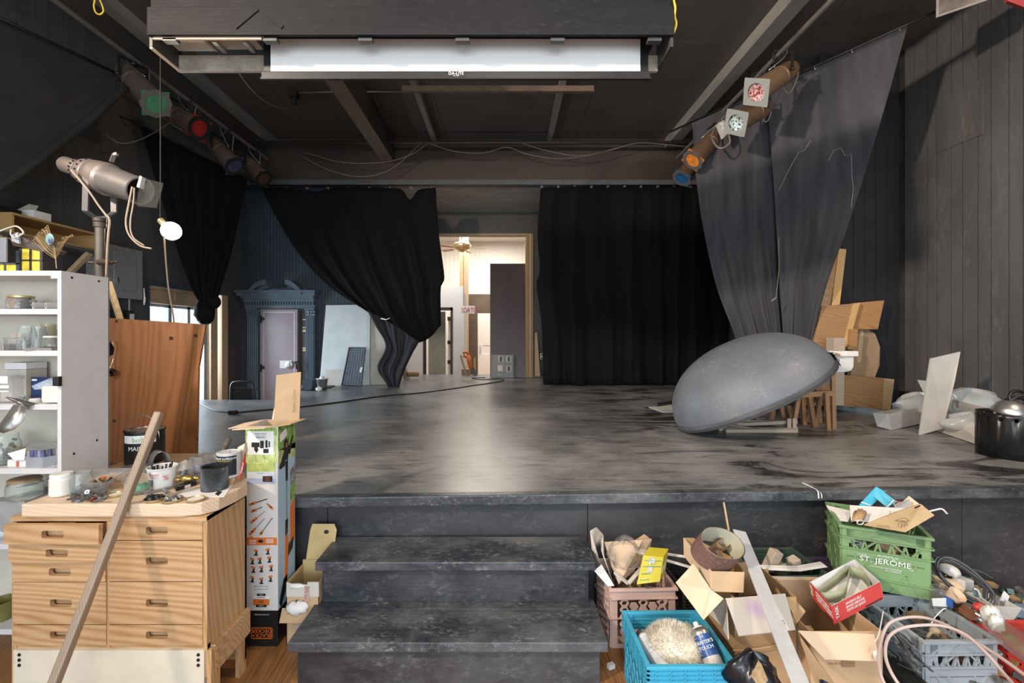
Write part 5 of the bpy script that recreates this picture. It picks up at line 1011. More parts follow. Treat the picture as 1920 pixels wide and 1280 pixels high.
for z1_, z0_ in ((.765,.694),(.690,.536),(.532,.371),(.367,.290)): drawer(-1.517, x1-.016, z0_, z1_, 0)
T0 = .836
t = thing('work_board', 'thick pale butcher block board with rounded corner lying on the cabinet', 'board', (-1.48, 2.0, .785))
q = [(-1.842,1.735),(-1.235,1.735),(-1.165,1.752),(-1.128,1.80),(-1.112,1.90),(-1.112,1.97),(-1.16,2.05),(-1.26,2.12),(-1.842,2.12)]
obj('slab', MB().prism([(x, y, .786) for x, y in q], (0,0,T0-.786)), BUTCH, t, bev=.006)
obj('stave', MB().box(-1.80, -1.52, 1.90, 2.1, T0-.001, T0+.0008), PINE, t)
# ---- things on the board
def T(x, y): return G(x, y, T0)
def jarT(name, label, x, y, r, h, **k): p = T(x, y); return jar(name, label, p.x, p.y+r*.8, T0, r, h, **k)
t = thing('white_jar', 'ribbed white plastic jar at the left end of the work board', 'jar', T(98,930)); p = T(98,934)+V((0,.04,0))
obj('body', MB().lathe([(0,.002),(.036,.002),(.040,.008),(.040,.012)]+[(.040-.0015*(k % 2), .014+.005*k) for k in range(10)]+[(.040,.066),(.034,.074),(.034,.082),(.0,.082)], p, n=28), plain('waxy_white', 0), t, smooth='auto')
obj('lid', MB().lathe([(.037,.068),(.038,.084),(.034,.088),(0,.088)], p, n=28), WHITEP, t, smooth='auto')
jarT('mason_jar', 'empty ribbed mason jar beside the white jar on the work board', 138, 930, .038, .088, fill=NUTS, fh=.28)
t = thing('clear_tray', 'long clear plastic tray of fittings on the work board', 'tray', T(195,905)); mb = MB()
q = [T(160,927), T(190,931), T(243,905), T(238,893), T(172,905)]; q = [T(162,926), T(196,928), T(236,903), T(178,903)]
ct = sum(q, V())/4; up_ = [ct+(p-ct)*1.22+V((0,0,.052)) for p in q]
mb.add(q+up_, [(0,1,2,3)]+[(i, (i+1) % 4, 4+(i+1) % 4, 4+i) for i in range(4)]); obj('tray', mb, CLEARP, t, solid=.002)
obj('rim', MB().tube(up_, .003, 6, True), CLEARP, t); mb = MB(); random.seed(3)
for i in range(24): u, v = random.random(), random.random(); p = q[0].lerp(q[1], u).lerp(q[3].lerp(q[2], u), v); p = ct+(p-ct)*.8; mb.obox(p+V((0,0,.006+.02*random.random())), .022, .01, .008, (random.random(), random.random(), 3*random.random()))
tag(obj('fittings', mb, NUTS, t), kind='stuff'); obj('orange_cap', MB().obox(ct+V((.0,0,.042)), .016, .012, .012), ORANGE, t, bev=.002)
t = thing('tool_heap', 'heap of small metal bits and tools at the front of the work board', 'tools', T(160,940)); random.seed(11); mb = MB()
for i in range(46): p = T(random.uniform(133,200), random.uniform(925,943)); p.z += random.uniform(.003,.018); mb.obox(p, random.uniform(.012,.035), .005, .005, (random.uniform(-.4,.4), random.uniform(-.5,.5), random.uniform(0,3)))
tag(obj('metal_bits', mb, NUTS, t), kind='stuff')
obj('red_tool', MB().bar(T(168,942)+V((0,0,.006)), T(186,934)+V((0,0,.008)), .009, .008), plain('dark_red', (.25,.03,.02), .4), t, bev=.002); obj('blue_knob', MB().ball(T(148,941)+V((0,0,.006)), .009, .009, .006), plain('blue_bit', (.15,.25,.42), .4), t, smooth=True); obj('silver_nut', MB().lathe([(.003,0),(.010,0),(.010,.008),(.003,.008)], T(165,928)+V((0,0,.012)), (.4,-1,.4), 6), SILVER, t)
def lid(label, x, y, r, fill=None, f=GOLDL, name='jar_lid'):
    t = thing(name, label, 'lid', T(x, y)); p = T(x, y)
    obj('lid', MB().lathe([(0,.002),(r*.96,.002),(r,.006),(r,.010),(r*.97,.010),(r*.93,.004),(0,.004)], p, n=28), f, t, smooth='auto')
    if fill:
        mb = MB(); random.seed(x)
        for i in range(40): q = random.uniform(0,6.28); rr = r*.8*math.sqrt(random.random()); mb.obox(p+V((rr*math.cos(q), rr*math.sin(q), .008+random.random()*.008)), .012, .007, .006, (random.random(), random.random(), 3*random.random()))
        tag(obj('contents', mb, fill, t), kind='stuff')
    else: obj('liner', MB().lathe([(0,.0055),(r*.88,.0055)], p, n=28), WHITEP, t)
lid('gold jar lid filled with black bits at the front edge of the board', 290, 938, .036, DARKB); lid('gold jar lid heaped with steel nuts at the front edge of the board', 322, 939, .038, plain('steel_nuts', (.32,.32,.32), .35, .7, .5, 60)); lid('gold jar lid with white liner and silver strips, right of the nut lid', 366, 938, .034); lid('gold jar lid lying behind the leaning stick', 218, 929, .030)
jarT('label_jar', 'squat glass jar with green printed label behind the leaning stick', 245, 929, .046, .078); tj = bpy.data.objects['label_jar']; pl_ = WM[tj].translation
obj('label', MB().grid([[pl_+V((.0467*math.cos(q), .0467*math.sin(q), z)) for q in [R(-120+10*i) for i in range(13)]] for z in (.018, .048)]), plain('green_label', (.20,.42,.28), .5, 0, .6, 60), tj, smooth=True)
t = thing('yogurt_tub', 'white printed yogurt tub with red lettering holding tools on the board', 'tub', T(294,912)); p = T(294,917)+V((0,.03,0))
obj('body', MB().lathe([(0,.002),(.040,.002),(.052,.082),(.055,.084),(.055,.089),(.050,.086),(.038,.006)], p, n=30), PAPER, t, smooth='auto')
def wrap(p, r, z, s, size, mat, par, q0=-90, tilt=0):
    cu = bpy.data.curves.new('t', 'FONT'); cu.body = s; cu.size = size; cu.align_x = 'CENTER'; cu.extrude = .0002; cu.resolution_u = 2; tmp = bpy.data.objects.new('t', cu); me0 = tmp.to_mesh(); mb = MB()
    for v in me0.vertices: q = R(q0)+v.co.x/r; rr = r+tilt*(v.co.y)+v.co.z+.0006; mb.v.append(V((p.x+rr*math.cos(q), p.y+rr*math.sin(q), p.z+z+v.co.y)))
    mb.f = [list(f.vertices) for f in me0.polygons]; mb.m = [0]*len(mb.f); tmp.to_mesh_clear(); bpy.data.objects.remove(tmp); bpy.data.curves.remove(cu); return obj('lettering', mb, mat, par)
RINK = plain('red_ink', (.55,.06,.05), .5)
wrap(p, .0495, .060, 'YOGOURT', .011, RINK, t, -96, .14); wrap(p, .048, .050, 'NATURE 2 %', .008, RINK, t, -96, .14); wrap(p, .051, .040, '%', .03, RINK, t, -40, .14)
mb = MB()
for i in range(9): q = R(-125+3.6*i); r_ = .0468; c = p+V((r_*math.cos(q), r_*math.sin(q), .03)); mb.bar(c-V((0,0,.014)), c+V((0,0,.012)), .0014)
tag(obj('barcode', mb, INK, t), kind='stuff'); mb = MB(); random.seed(2)
for i in range(7): q = 6.28*i/7; mb.bar(p+V((.02*math.cos(q), .02*math.sin(q), .02)), p+V((.036*math.cos(q), .036*math.sin(q), .088+random.random()*.012)), .006)
tag(obj('tools_inside', mb, DARKB, t), kind='stuff')
# paint can and scraper
t = thing('paint_can', 'black paint can with wire handle and green lettering before the plywood', 'paint can', G(268,868,ZS+.14)); p = P(272,862,2.45); p.z = .80
obj('body', MB().lathe([(0,.0),(.085,0),(.088,.004),(.088,.165),(.092,.168),(.092,.176),(.086,.178)], p, n=36), BLACKPL, t, smooth='auto'); obj('lid', MB().lathe([(.090,.176),(.078,.178),(.074,.170),(0,.170)], p, n=36), plain('can_lid', (.30,.26,.24), .3, .7), t, smooth='auto')
obj('label_band', MB().grid([[p+V((.0886*math.cos(q), .0886*math.sin(q), z)) for q in [R(-125+8*i) for i in range(14)]] for z in (.115, .155)]), PAPER, t, smooth=True)
wrap(p, .0895, .122, 'bohnis', .036, plain('green_ink', (.20,.38,.10), .5), t, -58); wrap(p, .0888, .078, 'MAIN', .03, WINK, t, -78)
obj('handle', MB().tube([p+V((.092*math.cos(q), -.02, .13+.125*math.sin(q))) for q in [R(180-9*i) for i in range(21)]], .0025, 6), SILVER, t, smooth=True)
solo('can_support', MB().box(p.x-.12, p.x+.22, 2.30, 2.62, ZS+.002, .799), KRAFTD, 'low brown carton under the paint can behind the cabinet', 'box')
solo('putty_tin', MB().lathe([(.085,0),(.09,.02),(.085,.03),(0,.04)], P(250,882,2.25)+V((0,.02,-.02)), n=28), plain('tin_lid', (.34,.33,.33), .35, .5), 'wide grey lid lying in front of the paint can', 'lid', smooth='auto')
t = thing('scoop', 'grey metal scoop shield leaning against the paint can', 'scoop', P(295,868,2.25)); rows = []
for i in range(9):
    q = math.pi*i/8; rows.append([P(276+30*(1-math.cos(q))*.55, 876-34*math.sin(q)*.85-8*i/8, 2.27-.05*math.sin(q)), P(286+34*(1-math.cos(q))*.5, 873-26*math.sin(q)*.85-8*i/8, 2.2)])
obj('shell', MB().grid(rows), plain('scoop_grey', (.16,.17,.18), .35, .5), t, smooth=True, solid=.002)
for i, (a, b_, lab) in enumerate((((242,893),(330,867),'pale translucent sheet spread behind the yogurt tub'),)): solo('plastic_sheet', MB().sheet([P(290,882,2.2), P(350,862,2.25), P(354,880,2.15), P(300,892,2.12)], .003), GREYC, lab, 'sheet')
jarT('specimen_jar', 'clear plastic jar with dark contents beside the yogurt tub', 338, 905, .034, .082, fill=DARKB, fh=.4, gl=CLEARP); jarT('clear_cup', 'large clear plastic cup with purple bits behind the mesh cup', 364, 898, .048, .098, fill=plain('purple_bits', (.16,.14,.26), .5), fh=.4, gl=CLEARP, cat='cup')
t = thing('brass_figure', 'small brass figure lying on a black eraser block', 'ornament', T(348,908)); p = T(350,910)+V((0,0,.030))
obj('body', MB().ball(p, .030, .016, .015, 16, 10).ball(p+V((-.035,-.004,-.002)), .016, .012, .010, 12, 8).ball(p+V((.03,.01,.0)), .022, .01, .008, 12, 8), plain('brass_gold', (.48,.32,.10), .28, .85), t, smooth=True)
t = thing('eraser_block', 'long black block with white sticker under the brass figure', 'block', T(346,916)); q = [T(327,917), T(330,921.5), T(369,909), T(366,903)]
obj('block', MB().prism(q, (0,0,.015)), BLACKPL, t, bev=.002); obj('sticker', MB().sheet([q[1].lerp(q[2], u)+V((0,-.0008,z)) for u, z in ((.42,.001),(.70,.001),(.70,.013),(.42,.013))], .001), PAPER, t)
t = thing('mesh_cup', 'black metal mesh cup at the right end of the work board', 'cup', T(393,918)); p = T(392,922)+V((0,.036,0)); mb = MB(); r_ = .0485
for k in range(44):
    for sg in (1, -1): mb.tube([p+V((r_*math.cos(R(k*8.18+sg*4.1*j)), r_*math.sin(R(k*8.18+sg*4.1*j)), .004+.0062*j)) for j in range(16)], .0013, 3)
tag(obj('mesh', mb, plain('mesh_black', (.10,.105,.115), .35, .3), t), kind='stuff'); obj('wall', MB().lathe([(.044,.004),(.0455,.094)], p, n=28), plain('cup_inner', (.006,.006,.007), .6), t, smooth=True)
for z in (.003, .097): obj('rim', MB().tube([p+V((r_*math.cos(R(15*i)), r_*math.sin(R(15*i)), z)) for i in range(24)], .002, 5, True), STEELD, t)
t = thing('spackle_can', 'short can with black and yellow label behind the mesh cup', 'can', T(393,905)); p2 = p+V((.006,.088,.03)); obj('body', MB().lathe([(0,0),(.046,0),(.046,.098),(.048,.10),(.048,.104),(.043,.105),(.043,.101),(0,.101)], p2, n=32), ALU, t, smooth='auto')
obj('label', MB().grid([[p2+V((.0464*math.cos(q), .0464*math.sin(q), z)) for q in [R(-160+10*i) for i in range(15)]] for z in (.01, .094)]), plain('label_black', (.016,.02,.03), .4), t, smooth=True)
wrap(p2, .0468, .079, 'QUALITÉ SUPÉRIEURE', .0115, WINK, t, -84); wrap(p2, .0468, .071, 'PREMIUM QUALITY', .0075, plain('yellow_ink', (.55,.45,.03), .5), t, -84)
obj('red_mark', MB().obox(p2+V((.008,-.005,.1015)), .006, .014, .001, (0,0,.4)), RINK, t)
solo('can_riser', MB().box(p2.x-.045, p2.x+.045, p2.y-.045, p2.y+.045, T0, p2.z-.0005), KRAFTD, 'small card box raising the short can behind the mesh cup', 'box')
t = thing('putty_knife', 'paint crusted wooden brush handle sticking up right of the short can', 'brush', P(420,860,2.0)); obj('handle', MB().tube([P(418,848,2.12), P(424,835,2.12), P(431,820,2.12)], [.010,.013,.012], 10), plain('crusty_handle', (.10,.08,.065), .7, 0, .6, 60), t, smooth='auto'); obj('blade', MB().sheet([P(382,852,2.1), P(408,851,2.1), P(420,842,2.1), P(421,853,2.1), P(410,860,2.1), P(384,857,2.1)], .003), plain('knife_steel', (.30,.24,.21), .4, .5), t)
t = thing('glue_bottle', 'clear bottle with metal loop top behind the white tube', 'bottle', T(428,900)); p = T(428,904); obj('body', MB().lathe([(0,0),(.022,0),(.024,.01),(.021,.05),(.012,.068),(.010,.072)], p, n=18), CLEARP, t, smooth='auto'); obj('loop', MB().tube([p+V((-.009,0,.068)), p+V((-.009,0,.085)), p+V((0,0,.092)), p+V((.009,0,.085)), p+V((.009,0,.068))], .003, 6), SILVER, t)
t = thing('led_bulb', 'white light bulb lying on the right of the work board', 'bulb', T(430,908)); p = T(424,907)+V((0,0,.022)); ax = V((1,-.25,-.06))
obj('globe', MB().lathe([(0,-.024),(.014,-.021),(.023,-.008),(.024,.008),(.016,.026),(.013,.030)], p, ax, 20), WHITEP, t, smooth=True); obj('cap', MB().lathe([(.010,.030),(.010,.046),(.004,.050),(0,.050)], p, ax, 14), SILVER, t, smooth='auto')
t = thing('sandpaper_pack', 'tilted card pack with red stripe leaning on the tall carton', 'packet', T(445,905)); obj('pack', MB().prism([P(432,890,1.99), P(446,900,1.99), P(461,845,2.05), P(459,831,2.05), P(446,838,2.05)], (0,.016,0)), plain('buff_pack', (.50,.45,.36), .6), t)
obj('stripe', MB().prism([P(444,897,1.985), P(450,900,1.985), P(461,868,2.03), P(461,846,2.04)], (0,-.002,0)), RED, t); text('Outdoor', P(453,888,1.98), (P(458.5,863,2.0)-P(453,888,1.98)), V((-1,0,.25)), .013, WINK, t)
for x, y in ((440,882),(443,868)): obj('square_print', MB().obox(P(x,y,1.982), .014, .002, .014, (0,R(15),0)), plain('orange_pale', (.55,.38,.12), .5), t)
t = solo('steel_offcut', MB().sheet([T(403,927)+V((0,0,.002)), T(409,922)+V((0,0,.002)), T(417,922)+V((0,0,.002)), T(409,930)+V((0,0,.002))], .002), STEELD, 'small dark steel offcut before the mesh cup', 'metal')
t = thing('caliper', 'grey metal caliper lying in front of the yogurt tub', 'tool', T(300,928)); K = plain('caliper_grey', (.30,.31,.32), .35, .6)
obj('beam', MB().bar(T(272,928)+V((0,0,.008)), T(338,912)+V((0,0,.008)), .012, .006), K, t); obj('jaw', MB().bar(T(272,928)+V((0,0,.006)), T(292,932)+V((0,0,.006)), .008, .006).bar(T(305,921)+V((0,0,.006)), T(313,926)+V((0,0,.006)), .010, .012), K, t)
solo('paper_liner', MB().sheet([T(330,932)+V((0,0,.0012)), T(345,920)+V((0,0,.0012)), T(440,905)+V((0,0,.0012)), T(420,932)+V((0,0,.0012))], .0012), PAPER, 'white paper sheet under the mesh cup', 'paper')
# stick leaning on the board edge
t = solo('wooden_stick', MB().bar((-1.408,1.86,1.165), (-1.502,1.34,0), .030, .030, (0,1,0)), STICK, 'long weathered wooden stick leaning against the cabinet front', 'stick', bev=.007)
# ================================================================ tall upside-down carton
t = thing('tall_carton', 'tall upside-down printed tool carton with open flaps beside the cabinet', 'carton', (-1.14, 2.25, 0)); cx0, cx1, cy0, cy1, ch = -1.225, -1.076, 2.165, 2.345, 1.046
CW = plain('carton_white', (.60,.585,.575), .4, 0, .03); CB = plain('carton_sky', (.36,.50,.62), .35, 0, .12, 4)
obj('front_panel', MB().box(cx0, cx1, cy0, cy0+.003, .17, ch), CW, t); obj('right_panel', MB().box(cx1-.003, cx1, cy0+.003, cy1, .17, ch), CB, t)
obj('left_panel', MB().box(cx0, cx0+.003, cy0+.003, cy1, .17, ch), CW, t); obj('back_panel', MB().box(cx0, cx1, cy1-.003, cy1, .17, ch), KRAFT, t)
obj('black_base', MB().box(cx0, cx1, cy0, cy1, 0, .17), plain('carton_black', (.012,.012,.013), .25), t)
FK = KRAFTL
obj('flap', MB().sheet([(cx0,cy0,ch), (cx1,cy0,ch), (cx1-.01,cy0-.10,ch+.012), (cx0-.01,cy0-.10,ch+.004)], .003), FK, t); obj('flap', MB().sheet([(cx0,cy0,ch), (cx0,cy1,ch), (cx0-.10,cy1-.02,ch-.015), (cx0-.10,cy0+.02,ch-.015)], .003), FK, t)
obj('flap', MB().sheet([(cx1,cy0,ch), (cx1,cy1,ch), (cx1+.062,cy1-.02,ch+.006), (cx1+.05,cy0+.02,ch+.006)], .003), KRAFT, t); obj('flap', MB().sheet([(cx0+.03,cy1-.002,ch), (cx1,cy1-.002,ch), (cx1,cy1+.02,ch+.06), (cx0+.03,cy1+.02,ch+.055)], .003), FK, t)
obj('inner_card', MB().prism([P(513,790,2.25), P(518,703,2.27), P(564,697,2.33), P(561,790,2.31)], (0,.004,0)), KRAFT, t); text('Kelen Crane', P(554,772,2.285), (0,0,1), (-1,-.2,0), .022, plain('pencil', (.20,.14,.09), .7), t)
fy = cy0-.0004
def C(x, y): p = P(x, y, fy); return p.x, p.z
def prt(pts, mat, name='print', k=1): return obj(name, MB().prism([(C(x, y)[0], fy, C(x, y)[1]) for x, y in pts], (0,-.0005*k,0)), mat, t)
def rect(x0, y0, x1, y1, mat, name='print', k=1): return prt([(x0,y0),(x1,y0),(x1,y1),(x0,y1)], mat, name, k)
GRASS = plain('grass_print', (.22,.36,.08), .4, 0, .6, 60, 0, (3,1,.6)); LG = plain('grass_pale', (.42,.50,.20), .4, 0, .5, 60, 0, (3,1,.6))
rect(460.5, 802, 519, 868, LG, 'grass_print'); rect(460.5, 802, 519, 816, GRASS, 'grass_print', 2)
rect(464, 808, 513.5, 852, PAPER, 'battery_label', 3)
def ups(s, x, y, size, mat, k=4, align='CENTER', stretch=1): a_, b_ = C(x, y); return text(s, (a_, fy-.0005*k, b_), (-1,0,0), (0,0,-1), size, mat, t, align=align, stretch=stretch)
ups('UN3481', 489, 817.5, .014, INK); ups('LITHIUM ION BATTERIES', 489, 811.5, .0052, INK); ups('CAUTION   ATTENTION', 489, 814.5, .0045, INK)
for x0, y0, x1, y1 in ((472,829,487,838),(488,826,495,840),(498,825,502,839),(504,827,506.5,838),(494,841,504,849)): rect(x0, y0, x1, y1, INK, 'battery_icon', 4)
prt([(477,838),(483,838),(485,843),(481,849),(477,843)], INK, 'battery_icon', 4)
rect(463, 866, 516, 906, plain('card_blue', (.36,.42,.60), .4, 0, .3, 20), 'info_label', 2); rect(463, 866, 516, 884, plain('card_green', (.42,.50,.16), .4, 0, .3, 20), 'info_label', 3); rect(464, 884, 515.5, 897, plain('card_pale', (.56,.60,.66), .4), 'info_label', 4)
rect(493, 892, 511, 902.5, INK, 'logo_plate', 5); ups('BLACK+', 502, 898.5, .007, ORANGE, 6); ups('DECKER', 502, 894.5, .007, ORANGE, 6); ups('www.register online', 490, 886, .005, plain('grey_ink', (.25,.25,.28), .5), 6); ups('20V MAX', 489, 869.5, .0055, GRASS, 6)
def tool(pts, dark):   # small printed tool pictures: an orange body and a dark stroke
    a = V((C(*pts[0])[0], fy-.001, C(*pts[0])[1])); b_ = V((C(*pts[1])[0], fy-.001, C(*pts[1])[1])); c_ = a.lerp(b_, pts[2]); o_ = obj('tool_print', MB().bar(a, c_, .011 if pts[2] > .5 else .012, .0008, (0,1,0)), ORANGE, t)
    obj('tool_shaft', MB().bar(c_, b_, dark, .0009, (0,1,0)), INK, o_); obj('tool_grip', MB().obox(a.lerp(c_, .5)+V((0,-.0006,0)), .008, .001, .006, (0,R(30),0)), INK, o_)
for pts, dk in ((((467,946),(501,935),.42),.004),(((512,954),(500,943),.7),.003),(((471,959),(492,950),.5),.003),(((470,980),(497,958),.45),.002),(((468,1002),(496,972),.4),.002),(((488,1002),(511,970),.2),.003)): tool(pts, dk)
rect(460.5, 1007.5, 519.5, 1021.5, ORANGE, 'orange_band', 2); prt([(468,1007.5),(475,1007.5),(471.5,1004)], ORANGE, 'band_tip', 2); prt([(507,1021.5),(514,1021.5),(510.5,1025)], PAPER, 'band_tip', 3); obj('band_icon', MB().ball((C(489,1014)[0], fy-.0012, C(489,1014)[1]), .013, .001, .008, 16, 6), INK, t)
for i in range(3): rect(467, 1012+i*3, 480, 1013.2+i*3, WINK, 'fine_print', 3); rect(499, 1010+i*3, 513, 1011.2+i*3, WINK, 'fine_print', 3)
for x, y in ((480,1034),(502,1032),(473,1050),(487,1049),(505,1047),(475,1066),(490,1065),(508,1063),(473,1084),(490,1087),(507,1083)):
    a, b_ = C(x, y); o_ = obj('tool_print', MB().obox((a, fy-.001, b_+.006), .019, .001, .010, (0,R(20 if x < 485 else -15),0)), ORANGE, t); obj('tool_grip', MB().obox((a+.002, fy-.0015, b_-.006), .008, .001, .016, (0,R(10),0)).obox((a+.001, fy-.0018, b_-.015), .017, .001, .006), INK, o_)
ups('Power for your Style', 490, 1098, .0085, plain('grey_ink', 0), 2); ups('1 System. Endless Tools.', 490, 1103.5, .0075, plain('grey_ink', 0), 2)
rect(475, 1117, 505, 1134, PAPER, 'volt_label', 2); rect(475, 1122.5, 505, 1134, ORANGE, 'volt_label', 3); rect(480, 1133, 500, 1137.5, INK, 'volt_label', 3); rect(482, 1112.5, 498, 1116.5, INK, 'volt_label', 3)
ups('20V', 490, 1124.5, .019, INK, 5); ups('LITHIUM ION', 490, 1118.5, .006, INK, 5); ups('BATTERY', 490, 1134, .005, WINK, 5); ups('SYSTEM', 490, 1113.2, .005, WINK, 5)
ups('12 in. String Trimmer/Edger', 491, 1151, .0062, WINK, 2)
OR2 = plain('logo_orange', (.60,.12,.015), .4); mb = MB()
for x0_, y0_, x1_, y1_ in ((471,1176,511,1177.4),(471,1195.6,511,1197),(471,1176,472.2,1197),(509.8,1176,511,1197)): a, b_ = C(x0_, y1_), C(x1_, y0_); mb.box(a[0], b_[0], fy-.001, fy, a[1], b_[1])
lg = obj('logo', mb, OR2, t); 
for s_, y in (('DECKER', 1179), ('BLACK+', 1187.3)): a_, b_ = C(491, y); text(s_, (a_, fy-.0012, b_), (-1,0,0), (0,0,-1), .0255, OR2, lg, align='CENTER')
# right face pictures
rx = cx1+.0006
def S(u, z): return V((rx, cy0+(cy1-cy0)*u, z))
def prs(pts, mat, k=1, name='print'): return obj(name, MB().prism([S(*p) for p in pts], (.0005*k,0,0)), mat, t)
prs([(0.01,.93),(.99,.90),(.99,1.045),(.01,1.045)], GRASS, 1, 'grass_print'); prs([(0.01,.85),(.35,.88),(.99,.86),(.99,.93),(.01,.93)], LG, 1, 'grass_print'); prs([(.10,1.0),(.45,1.025),(.5,.985),(.12,.962)], PAPER, 2, 'label')
tr = prs([(.32,.965),(.46,.97),(.55,.95),(.60,.90),(.52,.86),(.30,.875)], BLACKPL, 3, 'trimmer_head'); prs([(.05,.845),(.30,.905),(.40,.90),(.36,.84),(.12,.835)], BLACKPL, 4, 'trimmer_guard'); prs([(.55,.90),(.78,.975),(.85,.965),(.66,.88)], BLACKPL, 3, 'trimmer_wing'); prs([(.42,.945),(.5,.95),(.5,.93),(.42,.925)], plain('dull_red', 0), 5, 'trimmer_cap')
prs([(.40,.86),(.54,.86),(.53,.76),(.42,.76)], BLACKPL, 3, 'trimmer_neck'); prs([(.44,.77),(.50,.77),(.50,.56),(.45,.56)], plain('shaft_grey', (.20,.23,.26), .4), 2, 'trimmer_shaft'); prs([(.40,.57),(.54,.57),(.53,.50),(.40,.49)], BLACKPL, 3, 'trimmer_clamp')
prs([(.39,.49),(.55,.49),(.60,.43),(.52,.33),(.50,.26),(.36,.26)], ORANGE, 3, 'trimmer_handle'); prs([(.55,.435),(.88,.455),(.80,.40),(.52,.38)], BLACKPL, 4, 'trimmer_grip'); prs([(.06,.20),(.30,.29),(.5,.30),(.46,.24),(.16,.17)], BLACKPL, 3, 'trimmer_battery')
prs([(.68,.80),(.98,.83),(.98,.74),(.68,.715)], plain('photo_grey', (.22,.24,.24), .4, 0, .5, 40), 3, 'photo'); prs([(.68,.71),(.98,.735),(.98,.66),(.68,.63)], GRASS, 3, 'photo'); prs([(.68,.62),(.95,.65),(.95,.44),(.68,.425)], ORANGE, 2, 'orange_panel')
prs([(.25,.15),(.8,.155),(.8,.03),(.25,.02)], plain('logo_shadow', (.05,.012,.01), .4), 1, 'logo_side')
# small open carton beside the stairs
t = thing('small_carton', 'small open brown carton with tall lid flap beside the stairs', 'carton', (-.955, 2.26, 0)); sx0, sx1, sy0, sy1, sh = -1.04, -.885, 2.175, 2.355, .30
YK = plain('yellow_kraft', (.48,.36,.17), .75, 0, .07)
obj('front', MB().box(sx0, sx1, sy0, sy0+.003, 0, sh-.07), KRAFT, t); obj('front_upper', MB().add([(sx0,sy0+.001,sh-.07),(sx1,sy0+.001,sh-.07),(sx1,sy0+.001,sh),(sx1-.055,sy0+.001,sh),(sx1-.055,sy0+.001,sh-.012),(sx0+.04,sy0+.001,sh-.012),(sx0,sy0+.001,sh)], [(0,1,2,3,4,5,6)]), GREYC, t, solid=.003)
obj('side', MB().box(sx0, sx0+.003, sy0, sy1, 0, sh), YK, t); obj('side', MB().box(sx1-.003, sx1, sy0, sy1, 0, sh), KRAFT, t); obj('back', MB().box(sx0, sx1, sy1-.003, sy1, 0, sh+.02), YK, t); obj('bottom', MB().box(sx0, sx1, sy0, sy1, .001, .004), KRAFT, t)
lf = obj('lid_flap', MB().prism([(sx0+.012,sy1,sh), (sx1-.004,sy1,sh), (sx1+.004,sy1+.04,sh+.155), (sx1-.01,sy1+.043,sh+.185), (sx0+.03,sy1+.043,sh+.185), (sx0+.02,sy1+.04,sh+.155)], (0,.003,0)), YK, t); obj('thumb_hole', MB().ball(((sx0+sx1)/2+.03, sy1+.036, sh+.145), .014, .004, .012, 12, 8), INK, lf)
obj('lower_flap', MB().sheet([(sx0-.02,sy0,.175), (sx1-.03,sy0,.175), (sx1-.045,sy0-.05,.135), (sx0-.01,sy0-.05,.135)], .003), KRAFT, t); obj('white_packing', MB().ball(((sx0+sx1)/2-.02, sy0-.012, .185), .055, .03, .03, 14, 8, .25).ball(((sx0+sx1)/2-.03, sy0+.002, sh-.02), .04, .012, .012, 12, 8, .15), PAPER, t, smooth=True)
pl_ = obj('label', MB().box(sx0+.045, sx1-.01, sy0-.001, sy0, .02, .128), plain('label_mauve', (.42,.33,.33), .6, 0, .4, 120), t); text('DO NOT OPEN WITH KNIFE', (sx0+.05, sy0-.0015, .11), (1,0,0), (0,0,1), .007, INK, pl_)
obj('packing_strip', MB().sheet([(sx0+.085,sy0-.002,sh-.02), (sx0+.11,sy0-.002,sh-.02), (sx0+.11,sy0-.004,.205), (sx0+.088,sy0-.004,.205)], .001), plain('strip_pink', (.45,.28,.26), .6, 0, .4, 100), t)
